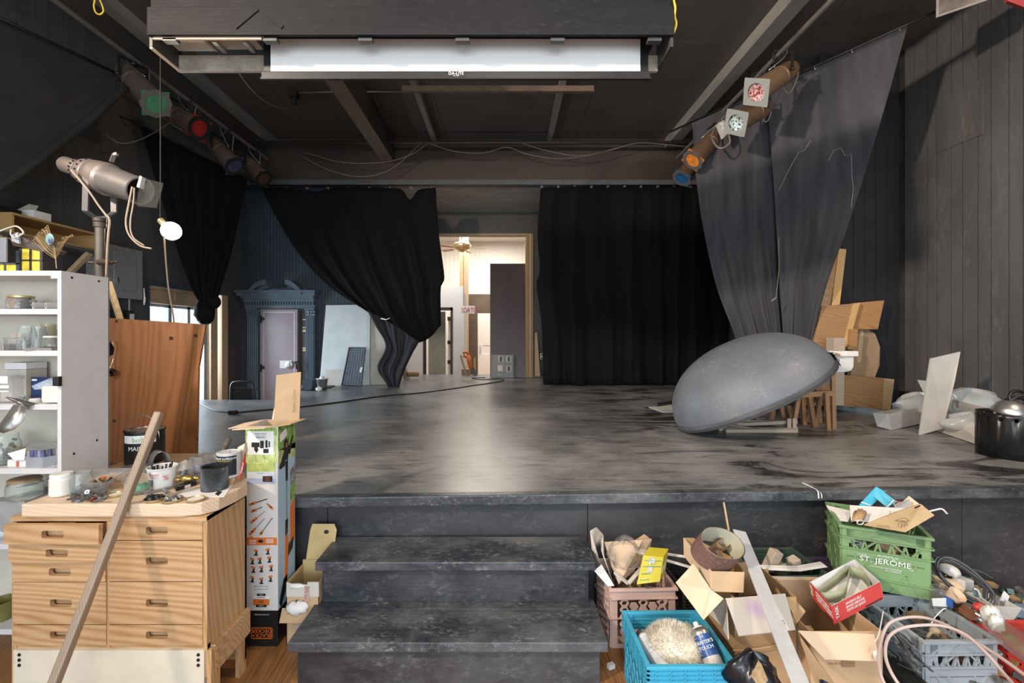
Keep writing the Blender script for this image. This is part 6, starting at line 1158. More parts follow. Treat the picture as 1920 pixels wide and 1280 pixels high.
# ================================================================ right: crates, cartons and scrap
def crate(label, loc, rz, w, d, h, mat, style, cat='crate', group=None, rot=None):
    """plastic milk crate, local frame: x across the front, y back, z up; its front faces -y"""
    t = thing('milk_crate', label, cat, loc, rz, group, rot); e = .011
    obj('floor_grid', MB().box(-w/2+.01, w/2-.01, -d/2+.01, d/2-.01, 0, .006), mat, t, local=True)
    for x in (-1, 1):
        for y in (-1, 1):
            mb = MB(); cx_, cy_ = x*(w/2-.011), y*(d/2-.011); mb.box(min(cx_, cx_-x*.028), max(cx_, cx_-x*.028), cy_-.006, cy_+.006, 0, h-.004); mb.box(cx_-.006, cx_+.006, min(cy_, cy_-y*.028), max(cy_, cy_-y*.028), 0, h-.004); obj('corner_post', mb, mat, t, local=True)
    mb = MB(); o, i = .003, .014
    mb.box(-w/2-o, w/2+o, -d/2-o, -d/2+i, h-.012, h).box(-w/2-o, w/2+o, d/2-i, d/2+o, h-.012, h).box(-w/2-o, -w/2+i, -d/2+i, d/2-i, h-.012, h).box(w/2-i, w/2+o, -d/2+i, d/2-i, h-.012, h)
    obj('rim', mb, mat, t, local=True, bev=.002)
    for k, (L, R_) in enumerate(((w, 0), (d, 90), (w, 180), (d, 270))):
        off = (d if k % 2 == 0 else w)/2; m = M4.Rotation(R(R_), 4, 'Z'); mb = MB()
        def bx_(u0, u1, z0, z1, t0=.004, t1=.010): mb.box(u0, u1, -off+t0, -off+t1, z0, z1)
        def br_(u0, z0, u1, z1, wd=.007, dp=.010): mb.bar((u0, -off+.006, z0), (u1, -off+.006, z1), dp, wd, (0,0,1)) if abs(z1-z0) < abs(u1-u0) else mb.bar((u0, -off+.006, z0), (u1, -off+.006, z1), wd, dp, (0,1,0))
        U = L/2-.03
        if style == 'strut':        # open handle row with slanting struts, solid printed plate below
            bx_(-U, U, 0, .14*h/.28); bx_(-U, U, .135*h/.28, .175*h/.28); bx_(-U, -U+.03, .2*h/.28, h-.012); bx_(U-.03, U, .2*h/.28, h-.012); bx_(-U, U, h-.05, h-.012)
            for z in (.05, .175, .225): mb.box(-L/2, L/2, -off-.004, -off+.008, z*h/.28, z*h/.28+.006)
            for q in range(10): u = -U+.03+(2*U-.06)*q/9; br_(u, .175*h/.28, u+(.014 if q % 2 else -.014), .228*h/.28)
            for a in (-1, 1): br_(a*.03, h-.055, a*.085, .175*h/.28); br_(a*.0, h-.012, a*.06, h-.05, .005); br_(a*U*.95, h-.055, a*.10, .18*h/.28); br_(a*U*.9, 0, a*.05, .14*h/.28); br_(a*.02, 0, a*U*.8, .14*h/.28); br_(a*.06, h-.012, a*.12, h-.05, .005)
        elif style == 'hex':
            p_ = .030; bx_(-U-.01, U+.01, h-.05, h-.012); bx_(-U-.01, U+.01, 0, .02)
            rows_ = 6
            for rr in range(rows_):
                for cc in range(-4, 5):
                    u = cc*p_*1.5*1.0; z = .038+rr*p_*1.0+(p_*.5 if cc % 2 else 0); z = .042+rr*.034+(.017 if cc % 2 else 0)
                    if abs(u) > U or z > h-.055: continue
                    hole = (rr >= 3 and not (abs(cc) <= 1 and rr == 4)) or (k % 2); vs = []; R1, R2 = .0225, .0135
                    for y_ in (-off+.002, -off+.010):
                        for r_ in (R1, R2): vs += [(u+r_*math.cos(R(60*j)), y_, z+r_*math.sin(R(60*j))*.87) for j in range(6)]
                    fs = []
                    for j in range(6): j2 = (j+1) % 6; fs += [(j, j2, 6+j2, 6+j), (12+j, 18+j, 18+j2, 12+j2), (6+j, 6+j2, 18+j2, 18+j), (j2, j, 12+j, 12+j2)]
                    if not hole: fs.append((11,10,9,8,7,6))
                    mb.add(vs, fs); 
            for z in (.14, h-.05): mb.box(-L/2, L/2, -off-.002, -off+.004, z, z+.004)
        elif style == 'rib':       # stacked horizontal ribs on top, diamond lattice below
            for z in (.256, .240, .224, .208): mb.box(-L/2, L/2, -off-.004, -off+.010, z*h/.28, z*h/.28+.004)
            bx_(-U-.01, U+.01, .205*h/.28, h-.012)
            for q in range(6): u = -U+2*U*q/5; mb.box(u-.0015, u+.0015, -off-.004, -off+.004, .208*h/.28, h-.01)
            bx_(-U, U, 0, .03)
            n = 6
            for q in range(n): 
                a, b = -U+2*U*q/n, -U+2*U*(q+1)/n
                for z0, z1 in ((.03, .115), (.115, .205)): br_(a, z0*h/.28, b, z1*h/.28, .005, .006); br_(b, z0*h/.28, a, z1*h/.28, .005, .006)
            mb.box(-U, U, -off+.003, -off+.009, .113*h/.28, .119*h/.28)
        mb.v = [m @ v for v in mb.v]; obj('side_panel', mb, mat, t, local=True)
    return t
def LT(t): return WM[t]
PINKM = plain('faded_pink_plastic', (.58,.40,.35), .5, 0, .12, 5); BLUEM = plain('blue_crate_plastic', (.06,.40,.60), .42, 0, .1, 6); GRNM = plain('green_crate_plastic', (.17,.285,.125), .5, 0, .15, 5); GRYM = plain('grey_crate_plastic', (.30,.34,.37), .45, 0, .12, 6); BKM = plain('black_crate_plastic', (.02,.02,.023), .45); DGM = plain('dark_green_plastic', (.045,.075,.06), .5); VIOM = plain('dark_violet_plastic', (.06,.05,.08), .5)
pk = crate('faded pink honeycomb milk crate beside the stairs, stuffed with packing paper', (.655, 2.30, .001), R(2), .325, .30, .28, PINKM, 'hex')
bl = crate('bright blue milk crate in front holding a round sheepskin pad', (.682, 1.815, .001), R(.5), .33, .335, .28, BLUEM, 'rib')
gn = crate('green milk crate with white lettering perched on top of the pile', (1.835, 2.255, .292), R(-26), .345, .335, .28, GRNM, 'strut')
gy = crate('grey milk crate full of metal rods at the front right', (1.795, 1.945, .001), R(1), .31, .325, .28, GRYM, 'strut')
bk = crate('black crate squeezed behind the pink and blue crates', (1.0, 2.30, .001), R(3), .30, .30, .26, BKM, 'rib')
dg = crate('dark green crate against the stage face holding wood blocks', (1.40, 2.335, .02), R(2), .36, .30, .30, DGM, 'rib')
vi = crate('dark violet crate behind the grey one, beneath the green crate', (1.80, 2.32, .001), R(-4), .33, .31, .27, VIOM, 'rib')
m_ = WM[gn]
def gtext(s, u, z, size, st=1): 
    o = m_ @ V((u, -.335/2-.001, z)); return text(s, o, m_.to_3x3() @ V((1,0,0)), (0,0,1), size, WINK, gn, align='CENTER', stretch=st)
gtext('ST. JERÔME', .0, .128, .034, 1.12); gtext('PROPRIÉTÉ DE', .01, .160, .011, 1.1); gtext('CANADA', -.085, .154, .009); gtext('LTÉE', .095, .119, .008); gtext('L\'UTILISATION NON AUTORISÉE', .0, .108, .0085); gtext('EST INTERDITE', .03, .098, .0085)
m_ = WM[gy]
for i, s in enumerate(('PROPRIÉTÉ DE NATREL INC', 'PROPERTY OF NATREL')): text(s, m_ @ V((.0, -.325/2-.001, .105-.022*i)), m_.to_3x3() @ V((1,0,0)), (0,0,1), .013, plain('faint_grey_ink', (.36,.40,.43), .6), gy, align='CENTER')
# ---- what is in the pink crate
t = thing('packing_board', 'folded white and kraft packing board standing up in the pink crate', 'packing', (.62, 2.30, .29))
rows = []
for x, y, x2, y2, Y in ((1137,1095,1120,1040,2.26),(1112,1050,1107,995,2.30),(1110,1035,1118,988,2.34),(1124,1020,1131,1002,2.36),(1133,1050,1131,1010,2.30),(1150,1095,1128,1030,2.22)): rows.append([P(x,y,Y), P(x2,y2,Y+.02)])
obj('fold', MB().grid(rows), GREYC, t, smooth=True, solid=.004)
obj('sheet', MB().prism([P(1133,1016,2.35), P(1205,1012,2.40), P(1222,1010,2.42), P(1218,1030,2.42), P(1190,1068,2.36), P(1172,1086,2.3), P(1160,1096,2.22), P(1146,1060,2.28)], (0,.003,0)), KRAFTL, t)
obj('edge_strip', MB().bar(P(1152,1072,2.24), P(1178,1094,2.2), .02, .006).bar(P(1178,1094,2.2), P(1202,1066,2.26), .02, .006), GREYC, t)
obj('tall_flap', MB().prism([P(1114,1070,2.2), P(1128,1058,2.22), P(1152,1098,2.17), P(1140,1099,2.16)], (0,.004,0)), PAPER, t)
obj('torn_corner', MB().sheet([P(1188,1014,2.42), P(1208,1001,2.44), P(1222,1012,2.44), P(1214,1034,2.42)], .003), KRAFT, t)
bag('clear plastic bag crumpled in front of the packing board', P(1172,1040,2.24), .075, .04, .085, 12, glass('clear_film', (.86,.84,.82), .15, .35))
t = thing('yellow_box', 'yellow carton with printed panel leaning in the pink crate', 'box', P(1230,1098,2.2)); Yb = 2.17
a, b, c, d = P(1195,1097,2.14), P(1236,1092,2.14), P(1250,1088,2.22), P(1242,1046,2.16)
YEL = plain('yellow_card', (.60,.50,.035), .45, 0, .06); f4 = [P(1194,1095,2.12), P(1237,1090,2.12), P(1244,1044,2.16), P(1206,1041,2.16)]
nrm = (f4[1]-f4[0]).cross(f4[3]-f4[0]).normalized(); side = V((.055,.085,.0))
obj('body', MB().add(f4+[p+side for p in f4], [(0,1,2,3),(7,6,5,4),(0,4,5,1),(1,5,6,2),(2,6,7,3),(3,7,4,0)]), YEL, t)
def onf(q, u, v, off=.0015): return q[0].lerp(q[1], u).lerp(q[3].lerp(q[2], u), v)+V((0,-off,0))
for v in (.14, .36, .62, .84): obj('blue_line', MB().bar(onf(f4,.08,v), onf(f4,.95 if v > .4 else .5,v), .0012, .003, (0,1,0)), plain('cyan_ink', (.08,.38,.46), .5), t)
obj('print', MB().prism([onf(f4,.30,.70), onf(f4,.62,.70), onf(f4,.62,.95), onf(f4,.30,.95)], (0,-.0004,0)), plain('pale_print', (.50,.49,.40), .5, 0, .5, 90), t); obj('print', MB().prism([onf(f4,.34,.38), onf(f4,.58,.38), onf(f4,.58,.6), onf(f4,.34,.6)], (0,-.0004,0)), plain('pale_print', 0), t)
sf = [f4[1], f4[1]+side, f4[2]+side, f4[2]]; obj('side_label', MB().prism([onf(sf,.15,.25), onf(sf,.8,.25), onf(sf,.8,.55), onf(sf,.15,.55)], (.001,-.0006,0)), PAPER, t)
for i, (a, b, lab) in enumerate((((1188,1032,2.30),(1298,1064,2.18),'white plastic strip sticking out of the pink crate, upper of two'),((1192,1030,2.32),(1290,1044,2.26),'white plastic strip sticking out of the pink crate to the black crate, flatter one'))): solo('plastic_strip', MB().bar(P(*a), P(*b), .018, .005), PAPER, lab, 'strip')
solo('brown_scrap', MB().ball((.66, 2.30, .16), .11, .10, .08, 14, 8, .2), BRN, 'brown crumpled paper low inside the pink crate', 'paper')
# ---- the blue crate
t = thing('sheepskin_pad', 'round fluffy off-white sheepskin polishing pad in the blue crate', 'polishing pad', P(1268,1215,1.80)); c = V((.668, 1.80, .235)); FUR = plain('wool', (.78,.72,.61), .9, 0, .22, 9)
obj('core', MB().ball(c, .105, .10, .085, 24, 14, .03), FUR, t, smooth=True); random.seed(21); mb = MB()
for i in range(5200):
    z_ = random.uniform(-.35, 1); q = random.uniform(0, 6.28); rr = math.sqrt(1-z_*z_); n_ = V((rr*math.cos(q), rr*math.sin(q), z_)); p = c+V((n_.x*.104, n_.y*.099, n_.z*.084)); s_ = V((random.gauss(0,1), random.gauss(0,1), random.gauss(0,1)))*.35; e_ = (n_+s_).normalized()*random.uniform(.012,.026)
    a_ = e_.cross(V((0,0,1))).normalized()*.0011; mb.add([p-a_, p+a_, p+e_*.6+a_*.6, p+e_], [(0,1,2,3)])
tag(obj('fleece', mb, FUR, t), kind='stuff')
def spray(label, base, axis, r, h, body, lab, txt, cap):
    ax = V(axis).normalized(); t = thing('spray_can', label, 'spray can', base)
    obj('can', MB().lathe([(0,0),(r*.94,.001),(r,.006),(r,h*.80),(r*.96,h*.83),(r*.80,h*.875),(r*.55,h*.90)], base, ax, 26), body, t, smooth='auto')
    a, b_ = frame_axes(ax); rows = [[base+ax*z+(a*math.cos(q)+b_*math.sin(q))*(r*1.012) for q in [2*math.pi*i/24 for i in range(25)]] for z in (h*.08, h*.42, h*.76)]
    mb = MB(); mb.grid(rows); lb = obj('label', mb, lab[0], t, smooth=True)
    if lab[1]: obj('label_lower', MB().grid([[base+ax*z+(a*math.cos(q)+b_*math.sin(q))*(r*1.018) for q in [2*math.pi*i/24 for i in range(25)]] for z in (h*.10, h*.40)]), lab[1], t, smooth=True)
    if cap: obj('cap', MB().lathe([(r*.62,h*.88),(r*.62,h*.91),(r*.34,h*.925),(r*.30,h*1.0),(0,h*1.005)], base, ax, 18), cap, t, smooth='auto')
    for i, (s, sz, zz) in enumerate(txt):
        vw = (V((0,0,CAMZ))-base).normalized(); n_ = (vw-ax*vw.dot(ax)).normalized(); xd = ax.cross(n_); o = base+ax*(h*zz)+n_*(r*1.03)
        text(s, o, xd, ax, sz, WINK, lb, align='CENTER')
    return t
spray('white spray can lying along the left wall of the blue crate', V((.600,1.69,.225)), (-.20,.95,.16), .030, .19, PAPER, (plain('can_white', (.60,.61,.63), .4, 0, .15, 30), None), (), SILVER)
spray('blue spray paint can with white cap in the right corner of the blue crate', V((.803,1.675,.20)), (-.16,.62,.55), .0345, .20, SILVER, (plain('label_blue', (.025,.09,.27), .35), plain('label_silver', (.55,.50,.47), .4, 0, .2, 30)), (("PAINTER'S", .0155, .60), ('TOUCH', .0155, .51), ('2X', .012, .70)), WHITEP)
solo('green_card', MB().sheet([P(1286,1163,1.93), P(1312,1186,1.85), P(1310,1198,1.85), P(1284,1178,1.93)], .003), plain('pale_green_card', (.40,.42,.30), .6), 'pale green card tucked behind the sheepskin pad', 'card')
solo('grey_pouch', MB().ball((.585,1.88,.20), .06, .05, .045, 14, 8, .15), plain('violet_grey', (.22,.19,.22), .6), 'grey cloth pouch behind the white spray can', 'pouch', smooth=True)
solo('tool_roll', MB().box(.55, .81, 1.70, 1.94, .012, .12), BLACKPL, 'dark tool bag lying at the bottom of the blue crate', 'bag', bev=.02)
# ---- cartons
def carton(label, x0, x1, y0, y1, h, mat, inner, rz=0):
    c = V(((x0+x1)/2, (y0+y1)/2, .001)); t = thing('carton', label, 'carton', c, rz); a, b = (x1-x0)/2, (y1-y0)/2; e = .004
    for nm, q in (('front', (-a,a,-b,-b+e)), ('back', (-a,a,b-e,b)), ('left', (-a,-a+e,-b+e,b-e)), ('right', (a-e,a,-b+e,b-e))): obj(nm+'_wall', MB().box(q[0],q[1],q[2],q[3],0,h), mat, t, local=True)
    obj('bottom', MB().box(-a, a, -b, b, 0, e), inner, t, local=True); return t, a, b, h
BX1 = carton('open brown carton with a grey front flap stained purple, left of the two big cartons', .905, 1.155, 1.80, 2.08, .44, KRAFTD, KRAFT, R(2))
t, a, b, h = BX1
ff = obj('front_flap', MB().sheet([P(1360,1122,1.79), P(1472,1113,1.80), P(1491,1180,1.66), P(1385,1192,1.65)], .004), GREYC, t, label='grey front flap with purple stain')
def stain():
    m, nt, bs = _nt('stained_card'); g = _n(nt, 'ShaderNodeTexGradient', gradient_type='SPHERICAL'); mp = coord(nt, (18,18,18)); vm = _n(nt, 'ShaderNodeVectorMath', operation='SUBTRACT')
    loc = P(1418,1140,1.74)-V(WM[t].translation); loc = V(WM[t].to_3x3().inverted() @ loc)
    nt.links.new(mp, vm.inputs[0]); vm.inputs[1].default_value = loc*18; nt.links.new(vm.outputs[0], g.inputs[0])
    nt.links.new(mix(nt, ramp(nt, g.outputs['Fac'], [(0, (0,0,0)), (.8, (.75,.75,.75))]), (.55,.51,.46), (.42,.28,.50)), bs.inputs['Base Color']); bs.inputs['Roughness'].default_value = .75; return m
ff.data.materials[0] = stain()
obj('right_flap', MB().sheet([P(1448,1090,1.98), P(1455,1084,1.98), P(1510,1146,1.78), P(1493,1168,1.76), P(1474,1120,1.84)], .005), KRAFT, t); obj('left_flap', MB().sheet([P(1330,1150,1.95), P(1362,1120,1.83), P(1366,1198,1.72), P(1352,1172,1.84)], .004), GREYC, t)
obj('back_flap', MB().sheet([P(1380,1070,2.08), P(1440,1066,2.08), P(1445,1110,2.06), P(1384,1118,2.06)], .004), KRAFTD, t)
obj('crease', MB().tube([P(1374,1219,1.785), P(1420,1216,1.785), P(1480,1206,1.785)], .002, 4), KRAFT, t)
BX2 = carton('large open brown carton with wide pale front flap, in front of the grey crate', 1.165, 1.44, 1.73, 2.10, .352, KRAFT, KRAFTD, R(0))
t, a, b, h = BX2
obj('front_flap', MB().sheet([P(1496,1182,1.73), P(1639,1189,1.73), P(1648,1240,1.66), P(1546,1236,1.655)], .004), KRAFTL, t, label='pale front flap torn at its corner'); obj('torn_corner', MB().sheet([P(1636,1222,1.655), P(1642,1219,1.65), P(1648,1240,1.65), P(1640,1236,1.65)], .006), PAPER, t)
obj('back_flap', MB().sheet([P(1440,1080,2.10), P(1540,1082,2.10), P(1548,1128,2.10), P(1440,1130,2.10)], .004), KRAFTL, t); obj('left_flap', MB().sheet([P(1496,1184,1.73), P(1500,1190,1.80), P(1570,1290,1.55), P(1530,1282,1.5)], .004), KRAFT, t)
obj('right_flap', MB().sheet([P(1583,1150,1.95), P(1590,1152,1.9), P(1606,1186,1.85), P(1594,1186,1.88)], .004), plain('yellow_kraft', 0), t)
mb = MB(); q = [P(1578,1238,1.728), P(1603,1238,1.728), P(1603,1250,1.728), P(1578,1250,1.728)]; pr_ = obj('printed_mark', MB().prism(q, (0,-.0006,0)), plain('card_print', (.30,.19,.10), .7), t); text('VOC 40 10', P(1552,1246,1.727), (1,0,0), (0,0,1), .011, plain('card_print', 0), t); text('FRAGILE', P(1590.5,1246,1.726), (1,0,0), (0,0,1), .010, KRAFT, pr_, align='CENTER')
solo('loose_card', MB().sheet([P(1492,1174,1.86), P(1520,1173,1.88), P(1526,1182,1.84), P(1494,1183,1.82)], .004), plain('yellow_kraft', 0), 'small piece of card inside the large brown carton', 'card')
t = thing('belt_box', 'small kraft carton tipped on the pile holding rolled sanding belts', 'carton', P(1340,1085,1.9))
f4 = [P(1334,1108,1.80), P(1393,1110,1.80), P(1395,1072,1.82), P(1334,1070,1.82)]; lf = [P(1334,1108,1.80), P(1334,1070,1.82), P(1282,1008,2.10), P(1283,1042,2.08)]
obj('front', MB().sheet(f4, .004), KRAFT, t); obj('left_side', MB().sheet(lf, .004), KRAFTL, t); obj('right_side', MB().sheet([P(1393,1110,1.80), P(1395,1072,1.82), P(1376,1046,2.10), P(1376,1080,2.08)], .004), KRAFT, t); obj('back', MB().sheet([P(1282,1008,2.10), P(1300,1008,2.11), P(1376,1046,2.10), P(1376,1080,2.08), P(1283,1042,2.08)], .004), KRAFTD, t); obj('bottom', MB().sheet([P(1334,1108,1.80), P(1393,1110,1.80), P(1376,1080,2.08), P(1283,1042,2.08)], .004), KRAFTD, t)
obj('loose_flap', MB().sheet([P(1300,1056,1.90), P(1334,1106,1.79), P(1357,1122,1.77), P(1319,1162,1.75), P(1267,1092,1.86)], .004), KRAFTL, t)
def belt(name, label, cen, axis, r0, r1, wd, mat_out, mat_in, squash=1, kind='belt'):
    ax = V(axis).normalized(); a, b_ = frame_axes(ax); t = thing(name, label, 'sanding belt', cen); N = 36; rr = lambda q: r0*(1+.12*math.sin(2*q+1)*squash)
    for nm, off, m in (('grit', .0015, mat_out), ('backing', -.0015, mat_in)):
        obj(nm, MB().grid([[cen+ax*z+(a*math.cos(q)*(rr(q)+off)+b_*math.sin(q)*(rr(q)*squash+off)) for q in [2*math.pi*i/N for i in range(N+1)]] for z in (0, wd)]), m, t, smooth=True)
    return t
GRIT = plain('brown_grit', (.155,.085,.07), .85, 0, .3, 90); BACK_ = plain('belt_backing', (.44,.43,.33), .7, 0, .12, 20); BACKG = plain('belt_green', (.30,.32,.21), .7, 0, .15, 15)
belt('sanding_belt', 'large brown sanding belt loop standing in the tipped kraft carton', P(1335,1042,1.90), (.18,-.55,.80), .082, .082, .10, GRIT, BACK_, .95)
for i, (c_, ax_, r_, lab) in enumerate(((P(1331,1040,1.88), (.7,-.5,.35), .022, 'small purple-brown sanding roll inside the big belt loop, nearest'), (P(1347,1026,1.94), (.2,-.6,.7), .028, 'folded tan sanding belt at the back inside the big loop'))):
    belt('sanding_roll', lab, c_-V(ax_).normalized()*.04, ax_, r_, r_, .085, GRIT if i == 0 else KRAFTD, KRAFTD if i == 0 else KRAFT, .7)
solo('thin_rod', MB().bar(P(1357,942,2.30), P(1378,1060,2.02), .008, .008), UNP, 'thin pale wooden rod standing behind the sanding belts', 'rod')
solo('metal_bar', MB().bar(P(1386,995,2.08), P(1512,1310,1.30), .054, .006, (0,-.6,1)), ALU, 'long flat aluminium bar leaning across the cartons', 'metal bar', bev=.001)
mbk = bpy.data.objects['metal_bar']; WM[mbk] = M4.Translation(mbk.location); obj('slot', MB().bar(P(1467,1163,1.575), P(1471,1170,1.565), .005, .002), INK, mbk)
t = thing('belt_tray', 'red and white open card tray printed with white letters, holding green sanding belts', 'card tray', P(1590,1120,1.95)); FR, LF, RT, BKp = P(1559,1137,1.84), P(1519,1091,1.97), P(1650,1091,1.90), P(1602,1048,2.10)
dn = V((.004, -.012, -.062)); REDC = plain('red_card', (.52,.055,.05), .45, 0, .06)
for nm, q, m in (('left_wall', [LF, FR, FR+dn, LF+dn], REDC), ('front_wall', [FR, RT, RT+dn, FR+dn], REDC), ('back_wall', [RT, BKp, BKp+dn, RT+dn], PAPER), ('left_back_wall', [BKp, LF, LF+dn, BKp+dn], PAPER), ('bottom', [FR+dn, RT+dn, BKp+dn, LF+dn], PAPER)): obj(nm, MB().sheet(q, .003), m, t)
for nm, q in (('lining', [LF, FR, FR+dn, LF+dn]), ('lining', [FR, RT, RT+dn, FR+dn])): obj(nm, MB().sheet([p+V((0,.0035,.0)) for p in q], .001), PAPER, t)
for p0, p1, o0 in ((FR, RT, .0), (LF, FR, .0)):
    xd = (p1-p0).normalized(); yd = -dn.normalized(); nn = xd.cross(yd).normalized(); L_ = (p1-p0).length
    def tt(s, u, v, sz, al='LEFT', m=WINK): return text(s, p0+xd*L_*u+dn*v+nn*.0022, xd, yd, sz, m, t, align=al)
    for i, s in enumerate(('SANDING BELT', 'BANDE ABRASIVE', 'CINTA DE LIJADO')): tt(s, .26, .28+.2*i, .0125)
    q_ = p0+xd*L_*.10+dn*.80+nn*.0022; text('TASK', q_, yd, -xd, .024, INK, t, stretch=.8); text('TASK', q_+nn*.0004+yd*.001+xd*.001, yd, -xd, .0235, WINK, t, stretch=.8)
    obj('black_strip', MB().bar(p0+xd*L_*.62+dn*.9+nn*.0018, p0+xd*L_*.97+dn*.9+nn*.0018, .0012, .007, nn), INK, t)
cc_ = (FR+LF+RT+BKp)/4+dn*.9; ax = V((0,-.15,1))
for lab, pts in (('green sanding belt lying folded in the red card tray, left half', ((1532,1118,1.93),(1540,1100,1.98),(1560,1084,2.02),(1580,1068,2.05),(1589,1064,2.06),(1586,1080,2.0),(1582,1100,1.95),(1574,1108,1.92),(1550,1112,1.92),(1534,1112,1.94))), ('green sanding belt curving along the right side of the red card tray', ((1590,1064,2.06),(1612,1070,2.04),(1624,1086,1.99),(1626,1104,1.93),(1612,1118,1.90),(1590,1124,1.88),(1574,1124,1.88)))):
    sp = spline(px(pts), 5); obj_ = thing('sanding_belt', lab, 'sanding belt', sp[0]); up_ = V((.0,-.004,.045)); obj('band', MB().grid([[p+dn*.55 for p in sp], [p+dn*.55+up_ for p in sp]]), BACKG, obj_, smooth=True, solid=.0025)
# ---- grey crate contents and around it
t = thing('rod_bundle', 'bundle of thin grey metal rods tied with cord in the grey crate', 'rods', (1.75, 1.95, .2)); random.seed(9); RODM = plain('rod_steel', (.20,.21,.23), .35, .7, .4, 40)
for i in range(44):
    a_ = V((1.70+random.uniform(-.05,.05), 2.09, .17+random.uniform(0,.04))); b_ = V((1.86+random.uniform(-.05,.05), 1.80, .19+random.uniform(0,.05))); obj('rod', MB().tube([a_, b_], .0028, 5), RODM, t)
c_ = V((1.80, 1.90, .215)); obj('cord_tie', MB().tube([c_+V((.03*math.cos(q), .012*math.sin(2*q)*.3, .03*math.sin(q)))+V((0,.003*k*.02,0)) for k, q in enumerate([R(30*i) for i in range(37)])], .006, 5).ball(c_+V((0,0,.03)), .02, .018, .014), plain('hemp', (.40,.32,.22), .8), t, smooth=True)
t = thing('metal_offcuts', 'heap of thin metal offcuts lying along the left side of the grey crate', 'metal', (1.58, 1.9, .15)); random.seed(5); mb = MB()
for i in range(46):
    u = random.random(); c_ = V((1.52+random.uniform(0,.10)+.03*(1-u), 1.72+.40*u, .16+random.uniform(0,.10))); mb.bar(c_, c_+V((random.uniform(-.03,.03), .16*random.uniform(.4,1), random.uniform(-.03,.03))), random.uniform(.004,.012), .003)
tag(obj('offcuts', mb, RODM, t), kind='stuff'); obj('heap_base', MB().box(1.49, 1.62, 1.70, 2.10, .001, .15), STEELD, t)
TUBE = plain('pinkish_tube', (.52,.42,.40), .4, 0, .05)
solo('plastic_tube', MB().tube(spline(px([(1668,1300,1.55),(1651,1262,1.60),(1650,1215,1.66),(1664,1172,1.72),(1695,1158,1.74),(1735,1158,1.72),(1775,1172,1.66),(1815,1195,1.60),(1870,1228,1.50),(1935,1275,1.38)]), 8), .0055, 8), TUBE, 'pale pink plastic tube looping highest over the grey crate', 'tube', smooth=True)
solo('plastic_tube', MB().tube(spline(px([(1705,1310,1.50),(1672,1262,1.56),(1660,1225,1.62),(1668,1192,1.68),(1700,1175,1.70),(1760,1172,1.66),(1808,1188,1.60),(1850,1225,1.52),(1885,1265,1.45),(1915,1300,1.36)]), 8), .0055, 8), TUBE, 'pale pink plastic tube looping lower over the grey crate', 'tube', smooth=True)
solo('white_string', MB().tube(spline(px([(1656,1146,1.80),(1652,1168,1.74),(1647,1190,1.70),(1640,1204,1.68)]), 5), .002, 5), PAPER, 'white string hanging over the left rim of the grey crate', 'string')
solo('white_string', MB().tube(spline(px([(1746,1169,1.85),(1754,1156,1.88),(1768,1142,1.9),(1774,1141,1.9)]), 5), .002, 5), PAPER, 'white string tied on the right rim of the grey crate', 'string')
# ---- dark green crate contents
for i, (x, y, Y, rr, lab) in enumerate(((1448,1050,2.30,.3,'upright worn wood block in the dark green crate, tallest'),(1488,1056,2.30,-.3,'worn wood block at the right of the dark green crate'))): solo('wood_block', MB().obox(P(x,y,Y), .05, .045, .11 if i == 0 else .06, (.2,rr,.2)), GREYW, lab, 'wood block', bev=.004)
solo('rag', MB().ball(P(1464,1066,2.3), .05, .04, .03, 14, 8, .2), plain('green_rag', (.22,.23,.16), .8), 'dull green rag between the wood blocks', 'rag', smooth=True)
solo('white_board', MB().prism([P(1424,1064,2.245), P(1500,1066,2.24), P(1546,1058,2.26), P(1552,1063,2.25), P(1500,1071,2.23), P(1425,1068,2.235)], (0,.03,0)), PAPER, 'long white slat lying across the dark green crate', 'slat')
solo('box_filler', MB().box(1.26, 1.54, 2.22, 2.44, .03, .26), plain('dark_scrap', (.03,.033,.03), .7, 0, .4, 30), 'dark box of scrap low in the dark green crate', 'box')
bag('shiny black plastic bag before the brown carton', P(1412,1270,1.62), .085, .07, .08, 17, plain('bag_black', (.012,.012,.016), .25))
solo('wood_wedge', MB().prism([P(1428,1245,1.55), P(1440,1275,1.5), P(1425,1290,1.5), P(1414,1275,1.53)], (0,.02,0)), UNP, 'pale wooden wedge poking out of the black bag', 'wood')
solo('bottle_neck', MB().tube([P(1543,1300,1.5), P(1546,1278,1.52)], .014, 12), plain('dark_blue_glass', (.02,.02,.05), .2), 'dark bottle neck at the bottom edge between the cartons', 'bottle', smooth='auto')
# ---- green crate contents
t = thing('blue_leaflet', 'bright blue folded leaflet with white letters sticking out of the green crate', 'leaflet', P(1640,930,2.3)); CY_ = plain('leaflet_blue', (.045,.36,.50), .4, 0, .04)
obj('left_leg', MB().prism([P(1611,947,2.28), P(1643,912,2.30), P(1660,922,2.29), P(1632,950,2.27)], (0,.003,0)), CY_, t); obj('right_leg', MB().prism([P(1643,912,2.298), P(1682,940,2.24), P(1663,951,2.23), P(1636,929,2.29)], (0,.003,0)), CY_, t)
text('VIVA', P(1679,944,2.225), (P(1650,922,2.27)-P(1679,944,2.225)), V((.6,0,-.8)), .034, WINK, t, stretch=.8); [obj('white_band', MB().bar(P(*a), P(*b), .005, .002, (0,1,0)), WINK, t) for a, b in (((1664,950,2.227), (1676,937,2.24)), ((1615,941,2.276), (1632,947,2.27)))]
obj('red_tip', MB().prism([P(1680,938,2.25), P(1692,941,2.24), P(1690,945,2.24), P(1682,944,2.24)], (0,.003,0)), RED, t)
